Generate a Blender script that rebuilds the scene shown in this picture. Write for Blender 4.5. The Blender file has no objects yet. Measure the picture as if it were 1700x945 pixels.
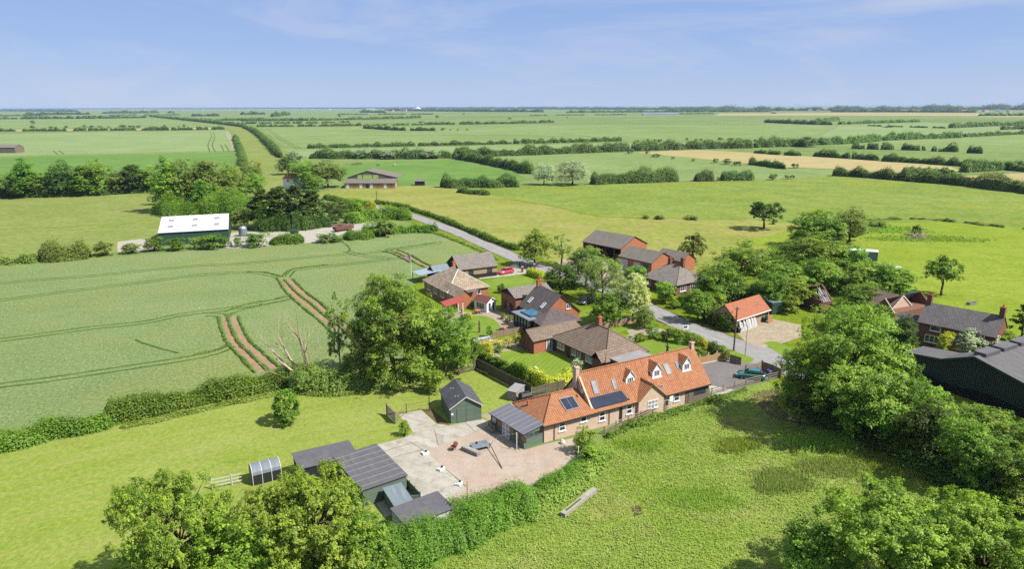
import bpy, math, random
import numpy as np
from mathutils import Vector, Matrix

sc = bpy.context.scene
COL = sc.collection
rnd = random.Random(7)

# ------------------------------------------------------------------ survey: photograph pixel -> point of the place
F, PW, PH, CAMH = 1133.0, 1700.0, 945.0, 40.0
PITCH = math.atan(297.0 / F)
ROLL = math.radians(-0.2)

def ray(x, y):
    u, v = (x - PW / 2) / F, -(y - PH / 2) / F
    c, s = math.cos(ROLL), math.sin(ROLL)
    u, v = c * u - s * v, s * u + c * v
    return Vector((u, math.cos(PITCH) + v * math.sin(PITCH), -math.sin(PITCH) + v * math.cos(PITCH)))

def P(x, y, z=0.0):
    d = ray(x, y)
    t = (z - CAMH) / d.z
    return Vector((0, 0, CAMH)) + d * t

def top_z(base, x, ytop):            # height at which the sight line through (x, ytop) passes over the base point
    d = ray(x, ytop)
    return CAMH + d.z * base.y / d.y

def mpp(p):                          # metres per photo pixel at a point
    return math.hypot(p.y, p.x * 0) / F

# ------------------------------------------------------------------ tagging
def tag(o, label=None, cat=None, group=None, kind=None):
    if label: o['label'] = label
    if cat: o['category'] = cat
    if group: o['group'] = group
    if kind: o['kind'] = kind
    return o

def thing(name, label, cat, loc=(0, 0, 0), rz=0.0, group=None):
    o = bpy.data.objects.new(name, None)
    o.empty_display_size = 0.5
    COL.objects.link(o)
    o.location = loc
    o.rotation_euler = (0, 0, rz)
    return tag(o, label, cat, group)

def link(name, me, parent=None, loc=(0, 0, 0), rz=0.0, scale=None):
    o = bpy.data.objects.new(name, me)
    COL.objects.link(o)
    if parent: o.parent = parent
    o.location = loc
    o.rotation_euler = (0, 0, rz)
    if scale: o.scale = scale
    return o

def copy_tree(o, parent=None):
    c = o.copy()
    COL.objects.link(c)
    if parent: c.parent = parent
    for ch in o.children:
        copy_tree(ch, c)
    return c

# ------------------------------------------------------------------ mesh builder
class MB:
    def __init__(s):
        s.v, s.f, s.m = [], [], []
    def poly(s, pts, m=0):
        i = len(s.v)
        s.v += [tuple(p) for p in pts]
        s.f.append(tuple(range(i, i + len(pts))))
        s.m.append(m)
    def box(s, x0, x1, y0, y1, z0, z1, m=0):
        s.hexa([(x0, y0, z0), (x1, y0, z0), (x1, y1, z0), (x0, y1, z0)], [(x0, y0, z1), (x1, y0, z1), (x1, y1, z1), (x0, y1, z1)], m)
    def hexa(s, a, b, m=0):          # bottom ring, top ring (counter-clockwise from above)
        n = len(a)
        i = len(s.v)
        s.v += [tuple(p) for p in a] + [tuple(p) for p in b]
        s.f.append(tuple(i + k for k in range(n - 1, -1, -1)))
        s.f.append(tuple(i + n + k for k in range(n)))
        s.m += [m, m]
        for k in range(n):
            k2 = (k + 1) % n
            s.f.append((i + k, i + k2, i + n + k2, i + n + k))
            s.m.append(m)
    def bar(s, p0, p1, w, h, m=0, up=(0, 0, 1)):
        p0, p1, up = Vector(p0), Vector(p1), Vector(up)
        d = (p1 - p0).normalized()
        if abs(d.dot(up)) > 0.98: up = Vector((1, 0, 0))
        sx = d.cross(up).normalized() * (w / 2)
        sy = sx.cross(d).normalized() * (h / 2)
        q = [(-1, -1), (1, -1), (1, 1), (-1, 1)]
        s.hexa([p0 + sx * a + sy * b for a, b in q][::-1], [p1 + sx * a + sy * b for a, b in q][::-1], m)
    def tube(s, p0, p1, r0, r1=None, n=8, m=0):
        r1 = r0 if r1 is None else r1
        p0, p1 = Vector(p0), Vector(p1)
        d = (p1 - p0).normalized()
        a = d.orthogonal().normalized()
        b = d.cross(a)
        ring = lambda p, r: [p + (a * math.cos(2 * math.pi * k / n) + b * math.sin(2 * math.pi * k / n)) * r for k in range(n)]
        s.hexa(ring(p0, r0), ring(p1, r1), m)
    def path(s, pts, radii, n=6, m=0):
        for k in range(len(pts) - 1):
            s.tube(pts[k], pts[k + 1], radii[k], radii[k + 1], n, m)
    def lathe(s, prof, c=(0, 0, 0), n=14, m=0):       # prof: (r, z)
        cx, cy, cz = c
        for k in range(len(prof) - 1):
            (r0, z0), (r1, z1) = prof[k], prof[k + 1]
            for j in range(n):
                a0, a1 = 2 * math.pi * j / n, 2 * math.pi * (j + 1) / n
                s.poly([(cx + r0 * math.cos(a0), cy + r0 * math.sin(a0), cz + z0), (cx + r0 * math.cos(a1), cy + r0 * math.sin(a1), cz + z0),
                        (cx + r1 * math.cos(a1), cy + r1 * math.sin(a1), cz + z1), (cx + r1 * math.cos(a0), cy + r1 * math.sin(a0), cz + z1)], m)
    def mesh(s, name, mats, smooth=False):
        me = bpy.data.meshes.new(name)
        me.from_pydata(s.v, [], s.f)
        for mt in (mats if isinstance(mats, (list, tuple)) else [mats]): me.materials.append(mt)
        me.polygons.foreach_set('material_index', s.m)
        me.update()
        uv = me.uv_layers.new(name='UVMap')
        for p in me.polygons:
            n = p.normal
            if abs(n.z) > 0.999: t, b = Vector((1, 0, 0)), Vector((0, 1, 0))
            else:
                t = Vector((0, 0, 1)).cross(n).normalized()
                b = n.cross(t)
            for li in p.loop_indices:
                co = me.vertices[me.loops[li].vertex_index].co
                uv.data[li].uv = (co.dot(t), co.dot(b))
        if smooth:
            me.polygons.foreach_set('use_smooth', [True] * len(me.polygons))
        return me
    def build(s, name, mats, parent=None, smooth=False, loc=(0, 0, 0), rz=0.0):
        return link(name, s.mesh(name, mats, smooth), parent, loc, rz)

# ------------------------------------------------------------------ materials
K = 2.5                               # how far the sunlit picture lies above albedo
def lin(c):
    c /= 255.0
    return c / 12.92 if c <= 0.04045 else ((c + 0.055) / 1.055) ** 2.4
def A(r, g, b, k=K):                  # sunlit picture colour -> base colour
    return tuple(min(0.85, lin(c) / k) for c in (r, g, b)) + (1,)

class NT:
    def __init__(s, name):
        s.mat = bpy.data.materials.new(name)
        s.mat.use_nodes = True
        s.t = s.mat.node_tree
        s.t.nodes.clear()
        s.out = s.t.nodes.new('ShaderNodeOutputMaterial')
    def n(s, typ, **kw):
        nd = s.t.nodes.new('ShaderNode' + typ)
        for k, v in kw.items(): setattr(nd, k, v)
        return nd
    def l(s, a, b): s.t.links.new(a, b)
    def put(s, sock, v):
        if isinstance(v, bpy.types.NodeSocket): s.l(v, sock)
        else: sock.default_value = v
    def pos(s): return s.n('NewGeometry').outputs['Position']
    def uv(s): return s.n('TexCoord').outputs['UV']
    def obj(s): return s.n('TexCoord').outputs['Object']
    def mapv(s, vec, scale=(1, 1, 1), rot=(0, 0, 0), loc=(0, 0, 0)):
        m = s.n('Mapping')
        m.inputs['Scale'].default_value = scale
        m.inputs['Rotation'].default_value = rot
        m.inputs['Location'].default_value = loc
        s.l(vec, m.inputs['Vector'])
        return m.outputs['Vector']
    def noise(s, vec, scale, detail=3, rough=0.55, dist=0.0):
        n = s.n('TexNoise')
        n.inputs['Scale'].default_value = scale
        n.inputs['Detail'].default_value = detail
        n.inputs['Roughness'].default_value = rough
        n.inputs['Distortion'].default_value = dist
        s.l(vec, n.inputs['Vector'])
        return n.outputs['Fac']
    def vor(s, vec, scale):
        n = s.n('TexVoronoi')
        n.inputs['Scale'].default_value = scale
        s.l(vec, n.inputs['Vector'])
        return n
    def ramp(s, fac, stops, interp='LINEAR'):
        r = s.n('ValToRGB')
        r.color_ramp.interpolation = interp
        e = r.color_ramp.elements
        while len(e) < len(stops): e.new(0.5)
        for q, (p, c) in zip(e, stops):
            q.position = p
            q.color = c if len(c) == 4 else tuple(c) + (1,)
        s.l(fac, r.inputs['Fac'])
        return r.outputs['Color']
    def gray(s, fac, a, b):           # remap to 0..1 between a and b
        m = s.n('MapRange')
        m.inputs['From Min'].default_value = a
        m.inputs['From Max'].default_value = b
        s.l(fac, m.inputs['Value'])
        return m.outputs['Result']
    def mix(s, fac, a, b, mode='MIX'):
        m = s.n('Mix', data_type='RGBA', blend_type=mode)
        s.put(m.inputs[0], fac)
        s.put(m.inputs[6], a)
        s.put(m.inputs[7], b)
        return m.outputs[2]
    def math(s, op, a, b=0.0):
        m = s.n('Math', operation=op)
        s.put(m.inputs[0], a)
        s.put(m.inputs[1], b)
        return m.outputs[0]
    def bump(s, h, strength=0.4, dist=0.1):
        b = s.n('Bump')
        b.inputs['Strength'].default_value = strength
        b.inputs['Distance'].default_value = dist
        s.l(h, b.inputs['Height'])
        return b.outputs['Normal']
    def bsdf(s, col, rough=0.8, nrm=None, metal=0.0, spec=0.3, coat=0.0):
        p = s.n('BsdfPrincipled')
        s.put(p.inputs['Base Color'], col)
        s.put(p.inputs['Roughness'], rough)
        p.inputs['Metallic'].default_value = metal
        p.inputs['Specular IOR Level'].default_value = spec
        p.inputs['Coat Weight'].default_value = coat
        if nrm is not None: s.l(nrm, p.inputs['Normal'])
        s.l(p.outputs[0], s.out.inputs['Surface'])
        return s.mat

M = {}
def grass_mat(name, c1, c2, c3, big=0.03, mid=0.35, fine=2.2, mow=None, bumpd=0.12, worn=None, fmix=0.45, rows=None):
    t = NT(name)
    p = t.pos()
    nb = t.noise(p, big, 4, 0.6, 0.4)
    nm = t.noise(p, mid, 4, 0.6)
    nf = t.noise(p, fine, 3, 0.65)
    col = t.mix(t.gray(nb, 0.36, 0.64), c1, c2)
    col = t.mix(t.math('MULTIPLY', t.gray(nm, 0.42, 0.72), 0.75), col, c3)
    if worn:
        w = t.noise(p, worn[1], 3, 0.6, 0.3)
        col = t.mix(t.math('MULTIPLY', t.gray(w, worn[2], worn[2] + 0.12), worn[3] if len(worn) > 3 else 0.8), col, worn[0])
    if mow:                            # (angle, stripe width, strength, colour)
        ang, wd, st, mc = mow
        wv = t.n('TexWave', wave_type='BANDS', bands_direction='X')
        wv.inputs['Scale'].default_value = 0.314 / wd
        wv.inputs['Distortion'].default_value = 1.6
        wv.inputs['Detail'].default_value = 2
        wv.inputs['Detail Scale'].default_value = 0.6
        t.l(t.mapv(p, rot=(0, 0, ang)), wv.inputs['Vector'])
        col = t.mix(t.math('MULTIPLY', wv.outputs['Fac'], st), col, mc)
    dk = tuple(c * 0.62 for c in c3[:3]) + (1,)
    col = t.mix(t.math('MULTIPLY', t.gray(nf, 0.5, 0.75), fmix), col, dk)
    if rows:                           # (angle, stretch along, across, strength, colour)
        rn = t.noise(t.mapv(t.mapv(p, rot=(0, 0, -rows[0])), (rows[1], rows[2], 1)), 1.0, 3, 0.6)
        col = t.mix(t.math('MULTIPLY', t.gray(rn, 0.46, 0.68), rows[3]), col, rows[4])
    ng = t.noise(p, fine * 2.6, 2, 0.6)
    col = t.mix(t.math('MULTIPLY', t.gray(ng, 0.52, 0.7), fmix * 0.8), col, dk)
    lt = tuple(min(1, c * 1.4) for c in c2[:3]) + (1,)
    col = t.mix(t.math('MULTIPLY', t.gray(nf, 0.5, 0.27), fmix * 0.8), col, lt)
    M[name] = t.bsdf(col, 0.95, t.bump(t.noise(p, fine * 1.3, 4, 0.7), 0.8, bumpd), spec=0.03)

def plain(name, c, rough=0.6, metal=0.0, spec=0.4, var=0.25, scale=1.5, coat=0.0, dirt=None):
    t = NT(name)
    p = t.obj()
    n = t.noise(p, scale, 5, 0.65)
    d = tuple(x * (1 - var) for x in c[:3]) + (1,)
    l = tuple(min(0.9, x * (1 + var * 0.6)) for x in c[:3]) + (1,)
    col = t.mix(t.gray(n, 0.3, 0.7), d, l)
    if dirt:
        col = t.mix(t.math('MULTIPLY', t.gray(t.noise(p, scale * 0.37, 6, 0.7, 0.5), 0.5, 0.68), 0.7), col, dirt)
    M[name] = t.bsdf(col, rough, t.bump(n, 0.15, 0.02), metal, spec, coat)

def tile_mat(name, c1, c2, mortar, w=0.3, h=0.3, moss=None, mossamt=0.5, bump=0.6, rough=0.85, msize=0.025):
    t = NT(name)
    uv = t.uv()
    b = t.n('TexBrick')
    b.offset = 0.5
    b.inputs['Scale'].default_value = 1.0
    b.inputs['Brick Width'].default_value = w
    b.inputs['Row Height'].default_value = h
    b.inputs['Mortar Size'].default_value = msize
    b.inputs['Mortar Smooth'].default_value = 0.4
    b.inputs['Color1'].default_value = c1
    b.inputs['Color2'].default_value = c2
    b.inputs['Mortar'].default_value = mortar
    t.l(uv, b.inputs['Vector'])
    col = b.outputs['Color']
    sx = t.n('SeparateXYZ')
    t.l(uv, sx.inputs[0])
    rw = t.math('FRACT', t.math('DIVIDE', sx.outputs['Y'], h))
    n = t.noise(uv, 0.55, 5, 0.65)
    col = t.mix(t.math('MULTIPLY', t.gray(n, 0.45, 0.75), 0.55), col, tuple(x * 0.6 for x in c2[:3]) + (1,))
    if moss:
        col = t.mix(t.math('MULTIPLY', t.gray(t.noise(uv, 1.9, 5, 0.7), 0.5, 0.66), mossamt), col, moss)
    hh = t.math('SUBTRACT', t.math('MULTIPLY', rw, -0.8), b.outputs['Fac'])
    M[name] = t.bsdf(col, rough, t.bump(hh, bump, 0.07), spec=0.2)

def pantile_mat(name, c1, c2, dark):
    t = NT(name)
    uv = t.uv()
    b = t.n('TexBrick')
    b.offset = 0.0
    for k, v in (('Scale', 1.0), ('Brick Width', 0.3), ('Row Height', 0.34), ('Mortar Size', 0.018), ('Mortar Smooth', 0.6)): b.inputs[k].default_value = v
    b.inputs['Color1'].default_value = c1
    b.inputs['Color2'].default_value = c2
    b.inputs['Mortar'].default_value = tuple(x * 0.75 for x in c1[:3]) + (1,)
    t.l(uv, b.inputs['Vector'])
    sx = t.n('SeparateXYZ')
    t.l(uv, sx.inputs[0])
    wave = t.math('SINE', t.math('MULTIPLY', sx.outputs['X'], 2 * math.pi / 0.3))
    rows = t.math('FRACT', t.math('DIVIDE', sx.outputs['Y'], 0.34))
    hgt = t.math('SUBTRACT', t.math('MULTIPLY', wave, 0.5), t.math('MULTIPLY', rows, 0.35))
    col = b.outputs['Color']
    col = t.mix(t.math('MULTIPLY', t.gray(t.noise(uv, 0.8, 6, 0.7, 0.4), 0.5, 0.7), 0.6), col, dark)
    col = t.mix(t.math('MULTIPLY', t.gray(t.noise(uv, 3.2, 4, 0.7), 0.58, 0.72), 0.45), col, A(120, 80, 62))
    M[name] = t.bsdf(col, 0.8, t.bump(hgt, 1.0, 0.06), spec=0.25)

def sheet_mat(name, c, c2, pitch=0.15, rough=0.7, dirt=None, amp=1.0, seam=None):
    t = NT(name)
    uv = t.uv()
    sx = t.n('SeparateXYZ')
    t.l(uv, sx.inputs[0])
    w = t.math('SINE', t.math('MULTIPLY', sx.outputs['X'], 2 * math.pi / pitch))
    n = t.noise(t.mapv(uv, (1, 0.25, 1)), 1.2, 5, 0.7)
    col = t.mix(t.gray(n, 0.35, 0.7), c, c2)
    if dirt: col = t.mix(t.math('MULTIPLY', t.gray(t.noise(t.mapv(uv, (2.5, 0.35, 1)), 0.8, 6, 0.75), 0.5, 0.7), 0.75), col, dirt)
    M[name] = t.bsdf(col, rough, t.bump(w, 0.6 * amp, 0.03), spec=0.3)

def brick_mat(name, c1, c2, mortar, patch=None):
    t = NT(name)
    uv = t.uv()
    b = t.n('TexBrick')
    for k, v in (('Scale', 1.0), ('Brick Width', 0.24), ('Row Height', 0.085), ('Mortar Size', 0.012)): b.inputs[k].default_value = v
    b.inputs['Color1'].default_value = c1
    b.inputs['Color2'].default_value = c2
    b.inputs['Mortar'].default_value = mortar
    t.l(uv, b.inputs['Vector'])
    n = t.noise(uv, 1.4, 6, 0.72)
    col = t.mix(t.math('MULTIPLY', t.gray(n, 0.4, 0.75), 0.6), b.outputs['Color'], tuple(x * 0.55 for x in c1[:3]) + (1,))
    if patch: col = t.mix(t.math('MULTIPLY', t.gray(t.noise(uv, 3.5, 5, 0.75), 0.52, 0.66), 0.7), col, patch)
    M[name] = t.bsdf(col, 0.9, t.bump(b.outputs['Fac'], -0.4, 0.02), spec=0.15)

def plank_mat(name, c1, c2, gap, h=0.16, vertical=False, dirt=None):
    t = NT(name)
    uv = t.uv()
    if vertical: uv = t.mapv(uv, rot=(0, 0, math.pi / 2))
    b = t.n('TexBrick')
    b.offset = 0.37
    for k, v in (('Scale', 1.0), ('Brick Width', 3.1), ('Row Height', h), ('Mortar Size', 0.012)): b.inputs[k].default_value = v
    b.inputs['Color1'].default_value = c1
    b.inputs['Color2'].default_value = c2
    b.inputs['Mortar'].default_value = gap
    t.l(uv, b.inputs['Vector'])
    g = t.noise(t.mapv(uv, (0.6, 9, 1)), 1.2, 5, 0.7)
    col = t.mix(t.math('MULTIPLY', t.gray(g, 0.45, 0.75), 0.6), b.outputs['Color'], tuple(x * 0.55 for x in c1[:3]) + (1,))
    if dirt: col = t.mix(t.math('MULTIPLY', t.gray(t.noise(uv, 2.2, 5, 0.75), 0.5, 0.66), 0.7), col, dirt)
    M[name] = t.bsdf(col, 0.85, t.bump(b.outputs['Fac'], -0.6, 0.03), spec=0.2)

def leaf_mat(name, dark, light, hue=0.032, trans=0.5):
    t = NT(name)
    at = t.n('Attribute', attribute_name='tint')
    oi = t.n('ObjectInfo')
    col = t.mix(at.outputs['Fac'], dark, light)
    hs = t.n('HueSaturation')
    t.l(col, hs.inputs['Color'])
    r = t.math('ADD', t.math('MULTIPLY', oi.outputs['Random'], hue), 0.5 - hue / 2)
    t.l(r, hs.inputs['Hue'])
    t.l(t.math('ADD', t.math('MULTIPLY', oi.outputs['Random'], 0.3), 0.7), hs.inputs['Value'])
    c = hs.outputs['Color']
    p = t.n('BsdfPrincipled')
    t.l(c, p.inputs['Base Color'])
    p.inputs['Roughness'].default_value = 0.55
    p.inputs['Specular IOR Level'].default_value = 0.35
    tr = t.n('BsdfTranslucent')
    t.l(t.mix(1.0, c, (1.0, 1.15, 0.6, 1), 'MULTIPLY'), tr.inputs['Color'])
    ms = t.n('MixShader')
    ms.inputs[0].default_value = trans
    t.l(p.outputs[0], ms.inputs[1])
    t.l(tr.outputs[0], ms.inputs[2])
    t.l(ms.outputs[0], t.out.inputs['Surface'])
    M[name] = t.mat

# ground covers
grass_mat('far_grass', A(140, 160, 92), A(160, 178, 110), A(126, 150, 82), big=0.0021, mid=0.012, fine=0.09, bumpd=0.3, fmix=0.35)
grass_mat('green_crop', A(148, 170, 102), A(164, 184, 118), A(138, 160, 94), big=0.006, mid=0.03, fine=0.22, bumpd=0.3, fmix=0.35)
grass_mat('pale_crop', A(158, 180, 118), A(170, 190, 130), A(146, 168, 106), big=0.006, mid=0.03, fine=0.3, bumpd=0.3, fmix=0.3)
grass_mat('vivid_grass', A(122, 162, 78), A(138, 174, 92), A(110, 150, 68), big=0.01, mid=0.06, fine=0.4, bumpd=0.2, fmix=0.3)
grass_mat('rough_meadow', A(146, 170, 74), A(164, 182, 92), A(124, 150, 62), big=0.016, mid=0.09, fine=0.5, bumpd=0.35, worn=(A(172, 176, 69), 0.035, 0.53, 0.6), fmix=0.55)
grass_mat('hay_meadow', A(166, 174, 84), A(182, 184, 102), A(148, 160, 72), big=0.014, mid=0.07, fine=0.45, bumpd=0.3, worn=(A(186, 178, 108), 0.05, 0.52, 0.75), fmix=0.45)
grass_mat('bright_pasture', A(156, 180, 58), A(170, 188, 74), A(138, 164, 50), big=0.03, mid=0.16, fine=0.9, bumpd=0.25, fmix=0.45)
grass_mat('pasture', A(150, 182, 62), A(172, 194, 92), A(124, 162, 50), big=0.05, mid=0.22, fine=1.9, bumpd=0.4, worn=(A(186, 188, 110), 0.09, 0.5, 0.8), fmix=0.75)
grass_mat('mown_paddock', A(158, 182, 78), A(174, 190, 98), A(144, 170, 64), big=0.045, mid=0.2, fine=1.7, bumpd=0.18, mow=(1.02, 2.6, 0.35, A(172, 180, 69)), worn=(A(182, 178, 112), 0.06, 0.56, 0.7), fmix=0.5, rows=(0.52, 0.07, 0.8, 0.55, A(184, 186, 112)))
grass_mat('lawn', A(148, 174, 66), A(162, 184, 82), A(134, 162, 58), big=0.1, mid=0.4, fine=2.6, bumpd=0.06, mow=(0.45, 0.8, 0.45, A(112, 150, 28)), fmix=0.3)
grass_mat('lush_lawn', A(138, 168, 62), A(152, 178, 76), A(124, 156, 54), big=0.1, mid=0.5, fine=2.6, bumpd=0.06, fmix=0.3)
grass_mat('verge', A(136, 162, 41), A(156, 174, 56), A(108, 138, 31), big=0.08, mid=0.5, fine=1.6, bumpd=0.3, fmix=0.6)
grass_mat('wheat', A(158, 178, 114), A(172, 190, 128), A(146, 170, 106), big=0.02, mid=0.1, fine=1.9, bumpd=0.5, worn=(A(172, 184, 104), 0.035, 0.5, 0.75), fmix=0.75, rows=(0.3, 0.12, 1.5, 0.45, A(134, 160, 104)))
grass_mat('wheat_track_shade', A(88, 122, 60), A(104, 136, 66), A(74, 108, 53), big=0.2, mid=0.8, fine=3, bumpd=0.2, fmix=0.6)  # darker green paints in the shade between the crop edges
grass_mat('track_grass', A(152, 168, 88), A(168, 178, 102), A(136, 156, 76), big=0.02, mid=0.1, fine=0.5, bumpd=0.2, fmix=0.5)
grass_mat('stubble', A(204, 188, 132), A(214, 198, 146), A(192, 176, 118), big=0.01, mid=0.06, fine=0.4, bumpd=0.1, fmix=0.25)
grass_mat('soil', A(190, 154, 126), A(202, 168, 140), A(172, 138, 110), big=0.2, mid=1.0, fine=4, bumpd=0.08, fmix=0.35)
grass_mat('earth_and_shade', A(118, 100, 76), A(142, 122, 94), A(100, 92, 62), big=0.12, mid=0.7, fine=3, bumpd=0.1, fmix=0.5)  # brown for bare soil, also for the painted shed and tree shadows
grass_mat('gravel', A(214, 192, 174), A(224, 206, 190), A(200, 176, 156), big=0.15, mid=0.9, fine=7, bumpd=0.05, worn=(A(222, 212, 200), 0.5, 0.55, 0.7), fmix=0.55)
grass_mat('concrete', A(212, 207, 194), A(224, 219, 208), A(192, 184, 168), big=0.2, mid=0.8, fine=4, bumpd=0.02, worn=(A(160, 146, 126), 0.6, 0.55, 0.6), fmix=0.3, rows=(-0.55, 0.12, 0.9, 0.5, A(174, 164, 144)))
grass_mat('asphalt', A(178, 176, 176), A(190, 188, 186), A(164, 162, 160), big=0.12, mid=0.7, fine=6, bumpd=0.02, worn=(A(182, 174, 162), 0.25, 0.55, 0.6), fmix=0.3)
grass_mat('asphalt_worn', A(190, 188, 186), A(198, 196, 194), A(180, 178, 176), big=0.3, mid=1.2, fine=6, bumpd=0.01, worn=(A(168, 166, 164), 0.4, 0.5, 0.7), fmix=0.2)
grass_mat('block_paving', A(146, 140, 142), A(160, 152, 150), A(130, 126, 128), big=0.3, mid=1.2, fine=6, bumpd=0.02, fmix=0.5)
grass_mat('paving', A(196, 182, 164), A(208, 194, 178), A(180, 164, 148), big=0.3, mid=1.0, fine=5, bumpd=0.02, fmix=0.35)
grass_mat('hardcore', A(214, 208, 194), A(224, 220, 208), A(190, 184, 166), big=0.1, mid=0.4, fine=2, bumpd=0.1, worn=(A(150, 150, 110), 0.25, 0.57, 0.7), fmix=0.4)
grass_mat('sandy_earth', A(200, 184, 158), A(212, 198, 174), A(178, 160, 130), big=0.2, mid=0.8, fine=3, bumpd=0.08, fmix=0.5)

# building stuffs
pantile_mat('orange_pantile', A(212, 148, 106, 2.35), A(196, 128, 88, 2.35), A(156, 112, 86, 2.35))
pantile_mat('old_pantile', A(176, 112, 82, 1.85), A(196, 120, 84, 1.85), A(128, 92, 70, 1.85))
tile_mat('brown_tile', A(138, 120, 106, 1.45), A(122, 106, 94, 1.45), A(72, 62, 56, 1.45), 0.48, 0.46, A(104, 92, 72, 1.45), 0.5)
tile_mat('striped_tile', A(176, 160, 140, 1.45), A(146, 128, 112, 1.45), A(84, 72, 64, 1.45), 0.5, 0.5, A(120, 104, 84, 1.45), 0.5)
tile_mat('slate_tile', A(112, 106, 106, 1.45), A(98, 94, 96, 1.45), A(60, 58, 60, 1.45), 0.45, 0.45, A(122, 112, 96, 1.45), 0.45)
tile_mat('grey_tile', A(136, 128, 124, 1.45), A(122, 116, 112, 1.45), A(78, 72, 70, 1.45), 0.42, 0.42, A(150, 136, 116, 1.45), 0.5)
tile_mat('dark_tile', A(104, 96, 96, 1.45), A(92, 84, 84, 1.45), A(50, 46, 48, 1.45), 0.48, 0.46, A(120, 106, 92, 1.45), 0.35)
tile_mat('felt_shingle', A(86, 88, 94, 1.55), A(78, 80, 86, 1.55), A(56, 58, 62, 1.55), 1.0, 0.9, A(104, 104, 104, 1.55), 0.3, 0.15, 0.75, 0.01)
sheet_mat('asbestos', A(140, 132, 122, 1.85), A(122, 114, 106, 1.85), 0.18, 0.9, A(98, 92, 76, 1.85))
sheet_mat('black_sheet', A(104, 102, 106, 1.55), A(92, 90, 96, 1.55), 0.15, 0.6, A(120, 114, 108, 1.55))
sheet_mat('grey_sheet', A(110, 110, 120, 1.55), A(98, 100, 112, 1.55), 0.2, 0.5, A(136, 132, 132, 1.55))
sheet_mat('white_sheet', A(250, 250, 255, 2.2), A(240, 240, 246, 2.2), 0.25, 0.5)
sheet_mat('green_sheet', A(64, 96, 78, 1.85), A(54, 84, 68, 1.85), 0.25, 0.5)
sheet_mat('teal_sheet', A(44, 66, 66, 1.85), A(36, 56, 58, 1.85), 0.25, 0.6)
sheet_mat('pale_blue_sheet', A(172, 186, 204, 1.85), A(156, 172, 192, 1.85), 0.2, 0.45)
sheet_mat('blue_grey_sheet', A(128, 140, 150, 1.85), A(116, 128, 138, 1.85), 0.6, 0.6, A(150, 156, 156, 1.85), 0.4)
sheet_mat('rust_sheet', A(124, 72, 56, 1.85), A(104, 60, 48, 1.85), 0.2, 0.9, A(84, 56, 48, 1.85))
sheet_mat('far_blue_roof', A(140, 156, 184, 2.2), A(130, 146, 176, 2.2), 1.0, 0.6)
sheet_mat('asbestos_grey', A(118, 116, 116, 1.85), A(104, 102, 104, 1.85), 0.18, 0.9, A(92, 90, 84, 1.85))
brick_mat('mellow_brick', A(210, 182, 160, 1.1), A(190, 158, 136, 1.1), A(190, 176, 160, 1.85), A(204, 188, 168, 1.85))
brick_mat('red_brick', A(178, 108, 80, 1.85), A(160, 92, 70, 1.85), A(172, 142, 124, 1.85))
brick_mat('dark_brick', A(150, 98, 78, 1.85), A(134, 84, 68, 1.85), A(142, 122, 108, 1.85))
brick_mat('orange_brick', A(204, 122, 82, 1.85), A(190, 108, 72, 1.85), A(190, 150, 124, 1.85))
brick_mat('pale_brick', A(200, 164, 132, 1.85), A(184, 146, 114, 1.85), A(200, 180, 160, 1.85))
plank_mat('green_boards', A(96, 112, 96, 1.05), A(84, 102, 88, 1.05), A(40, 50, 42, 1.85), 0.17, dirt=A(124, 132, 112, 1.85))
plank_mat('black_boards', A(58, 58, 62, 1.85), A(50, 50, 54, 1.85), A(24, 24, 26, 1.85), 0.16)
plank_mat('grey_boards', A(150, 136, 118, 1.85), A(134, 120, 104, 1.85), A(80, 70, 62, 1.85), 0.16, True, A(116, 106, 94, 1.85))
plank_mat('fence_boards', A(172, 150, 120, 1.85), A(156, 134, 106, 1.85), A(90, 76, 60, 1.85), 0.14, True)
plank_mat('old_fence', A(134, 122, 102, 1.85), A(118, 108, 90, 1.85), A(62, 56, 48, 1.85), 0.14, True, A(96, 104, 76, 1.85))
plank_mat('gold_fence', A(216, 178, 124, 1.85), A(204, 164, 110, 1.85), A(150, 116, 74, 1.85), 0.12, True)
plank_mat('rail_wood', A(176, 164, 144, 1.85), A(160, 148, 128, 1.85), A(110, 100, 86, 1.85), 0.3)
plank_mat('white_boards', A(236, 234, 230, 1.85), A(224, 222, 220, 1.85), A(160, 158, 158, 1.85), 0.16, True)
plain('white_paint', A(250, 250, 250, 1.6), 0.45, var=0.06)
plain('cream_paint', A(228, 222, 206, 1.85), 0.6, var=0.1)
plain('dark_paint', A(58, 54, 52, 1.85), 0.5, var=0.2)
plain('soffit', A(92, 70, 60, 1.85), 0.6, var=0.2)
plain('lead', A(150, 152, 158, 1.85), 0.6, var=0.2)
plain('flat_felt', A(150, 150, 152, 1.85), 0.85, var=0.15, dirt=A(176, 172, 164, 1.85))
plain('dark_felt', A(92, 90, 96, 1.55), 0.85, var=0.2, dirt=A(112, 108, 108, 1.55))
plain('concrete_block', A(176, 170, 156, 1.85), 0.9, var=0.2, scale=3, dirt=A(140, 134, 116, 1.85))
plain('grey_stone', A(158, 156, 156, 1.85), 0.9, var=0.25, scale=4)
plain('galvanised', A(178, 188, 196, 1.85), 0.4, 0.6, var=0.2)
plain('steel', A(170, 172, 176, 1.85), 0.4, 0.5, var=0.15)
plain('black_plastic', A(48, 48, 54, 1.85), 0.45, var=0.15)
plain('blue_plastic', A(56, 66, 120, 1.85), 0.45, var=0.15)
plain('green_plastic', A(40, 78, 62, 1.85), 0.45, var=0.15)
plain('bright_blue', A(70, 130, 220, 1.85), 0.6, var=0.2)
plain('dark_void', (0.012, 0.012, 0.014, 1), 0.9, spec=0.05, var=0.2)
plain('pole_wood', A(120, 98, 82, 1.85), 0.9, var=0.3, scale=4)
plain('bark', A(116, 100, 82, 1.85), 0.95, spec=0.1, var=0.35, scale=3)
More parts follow.
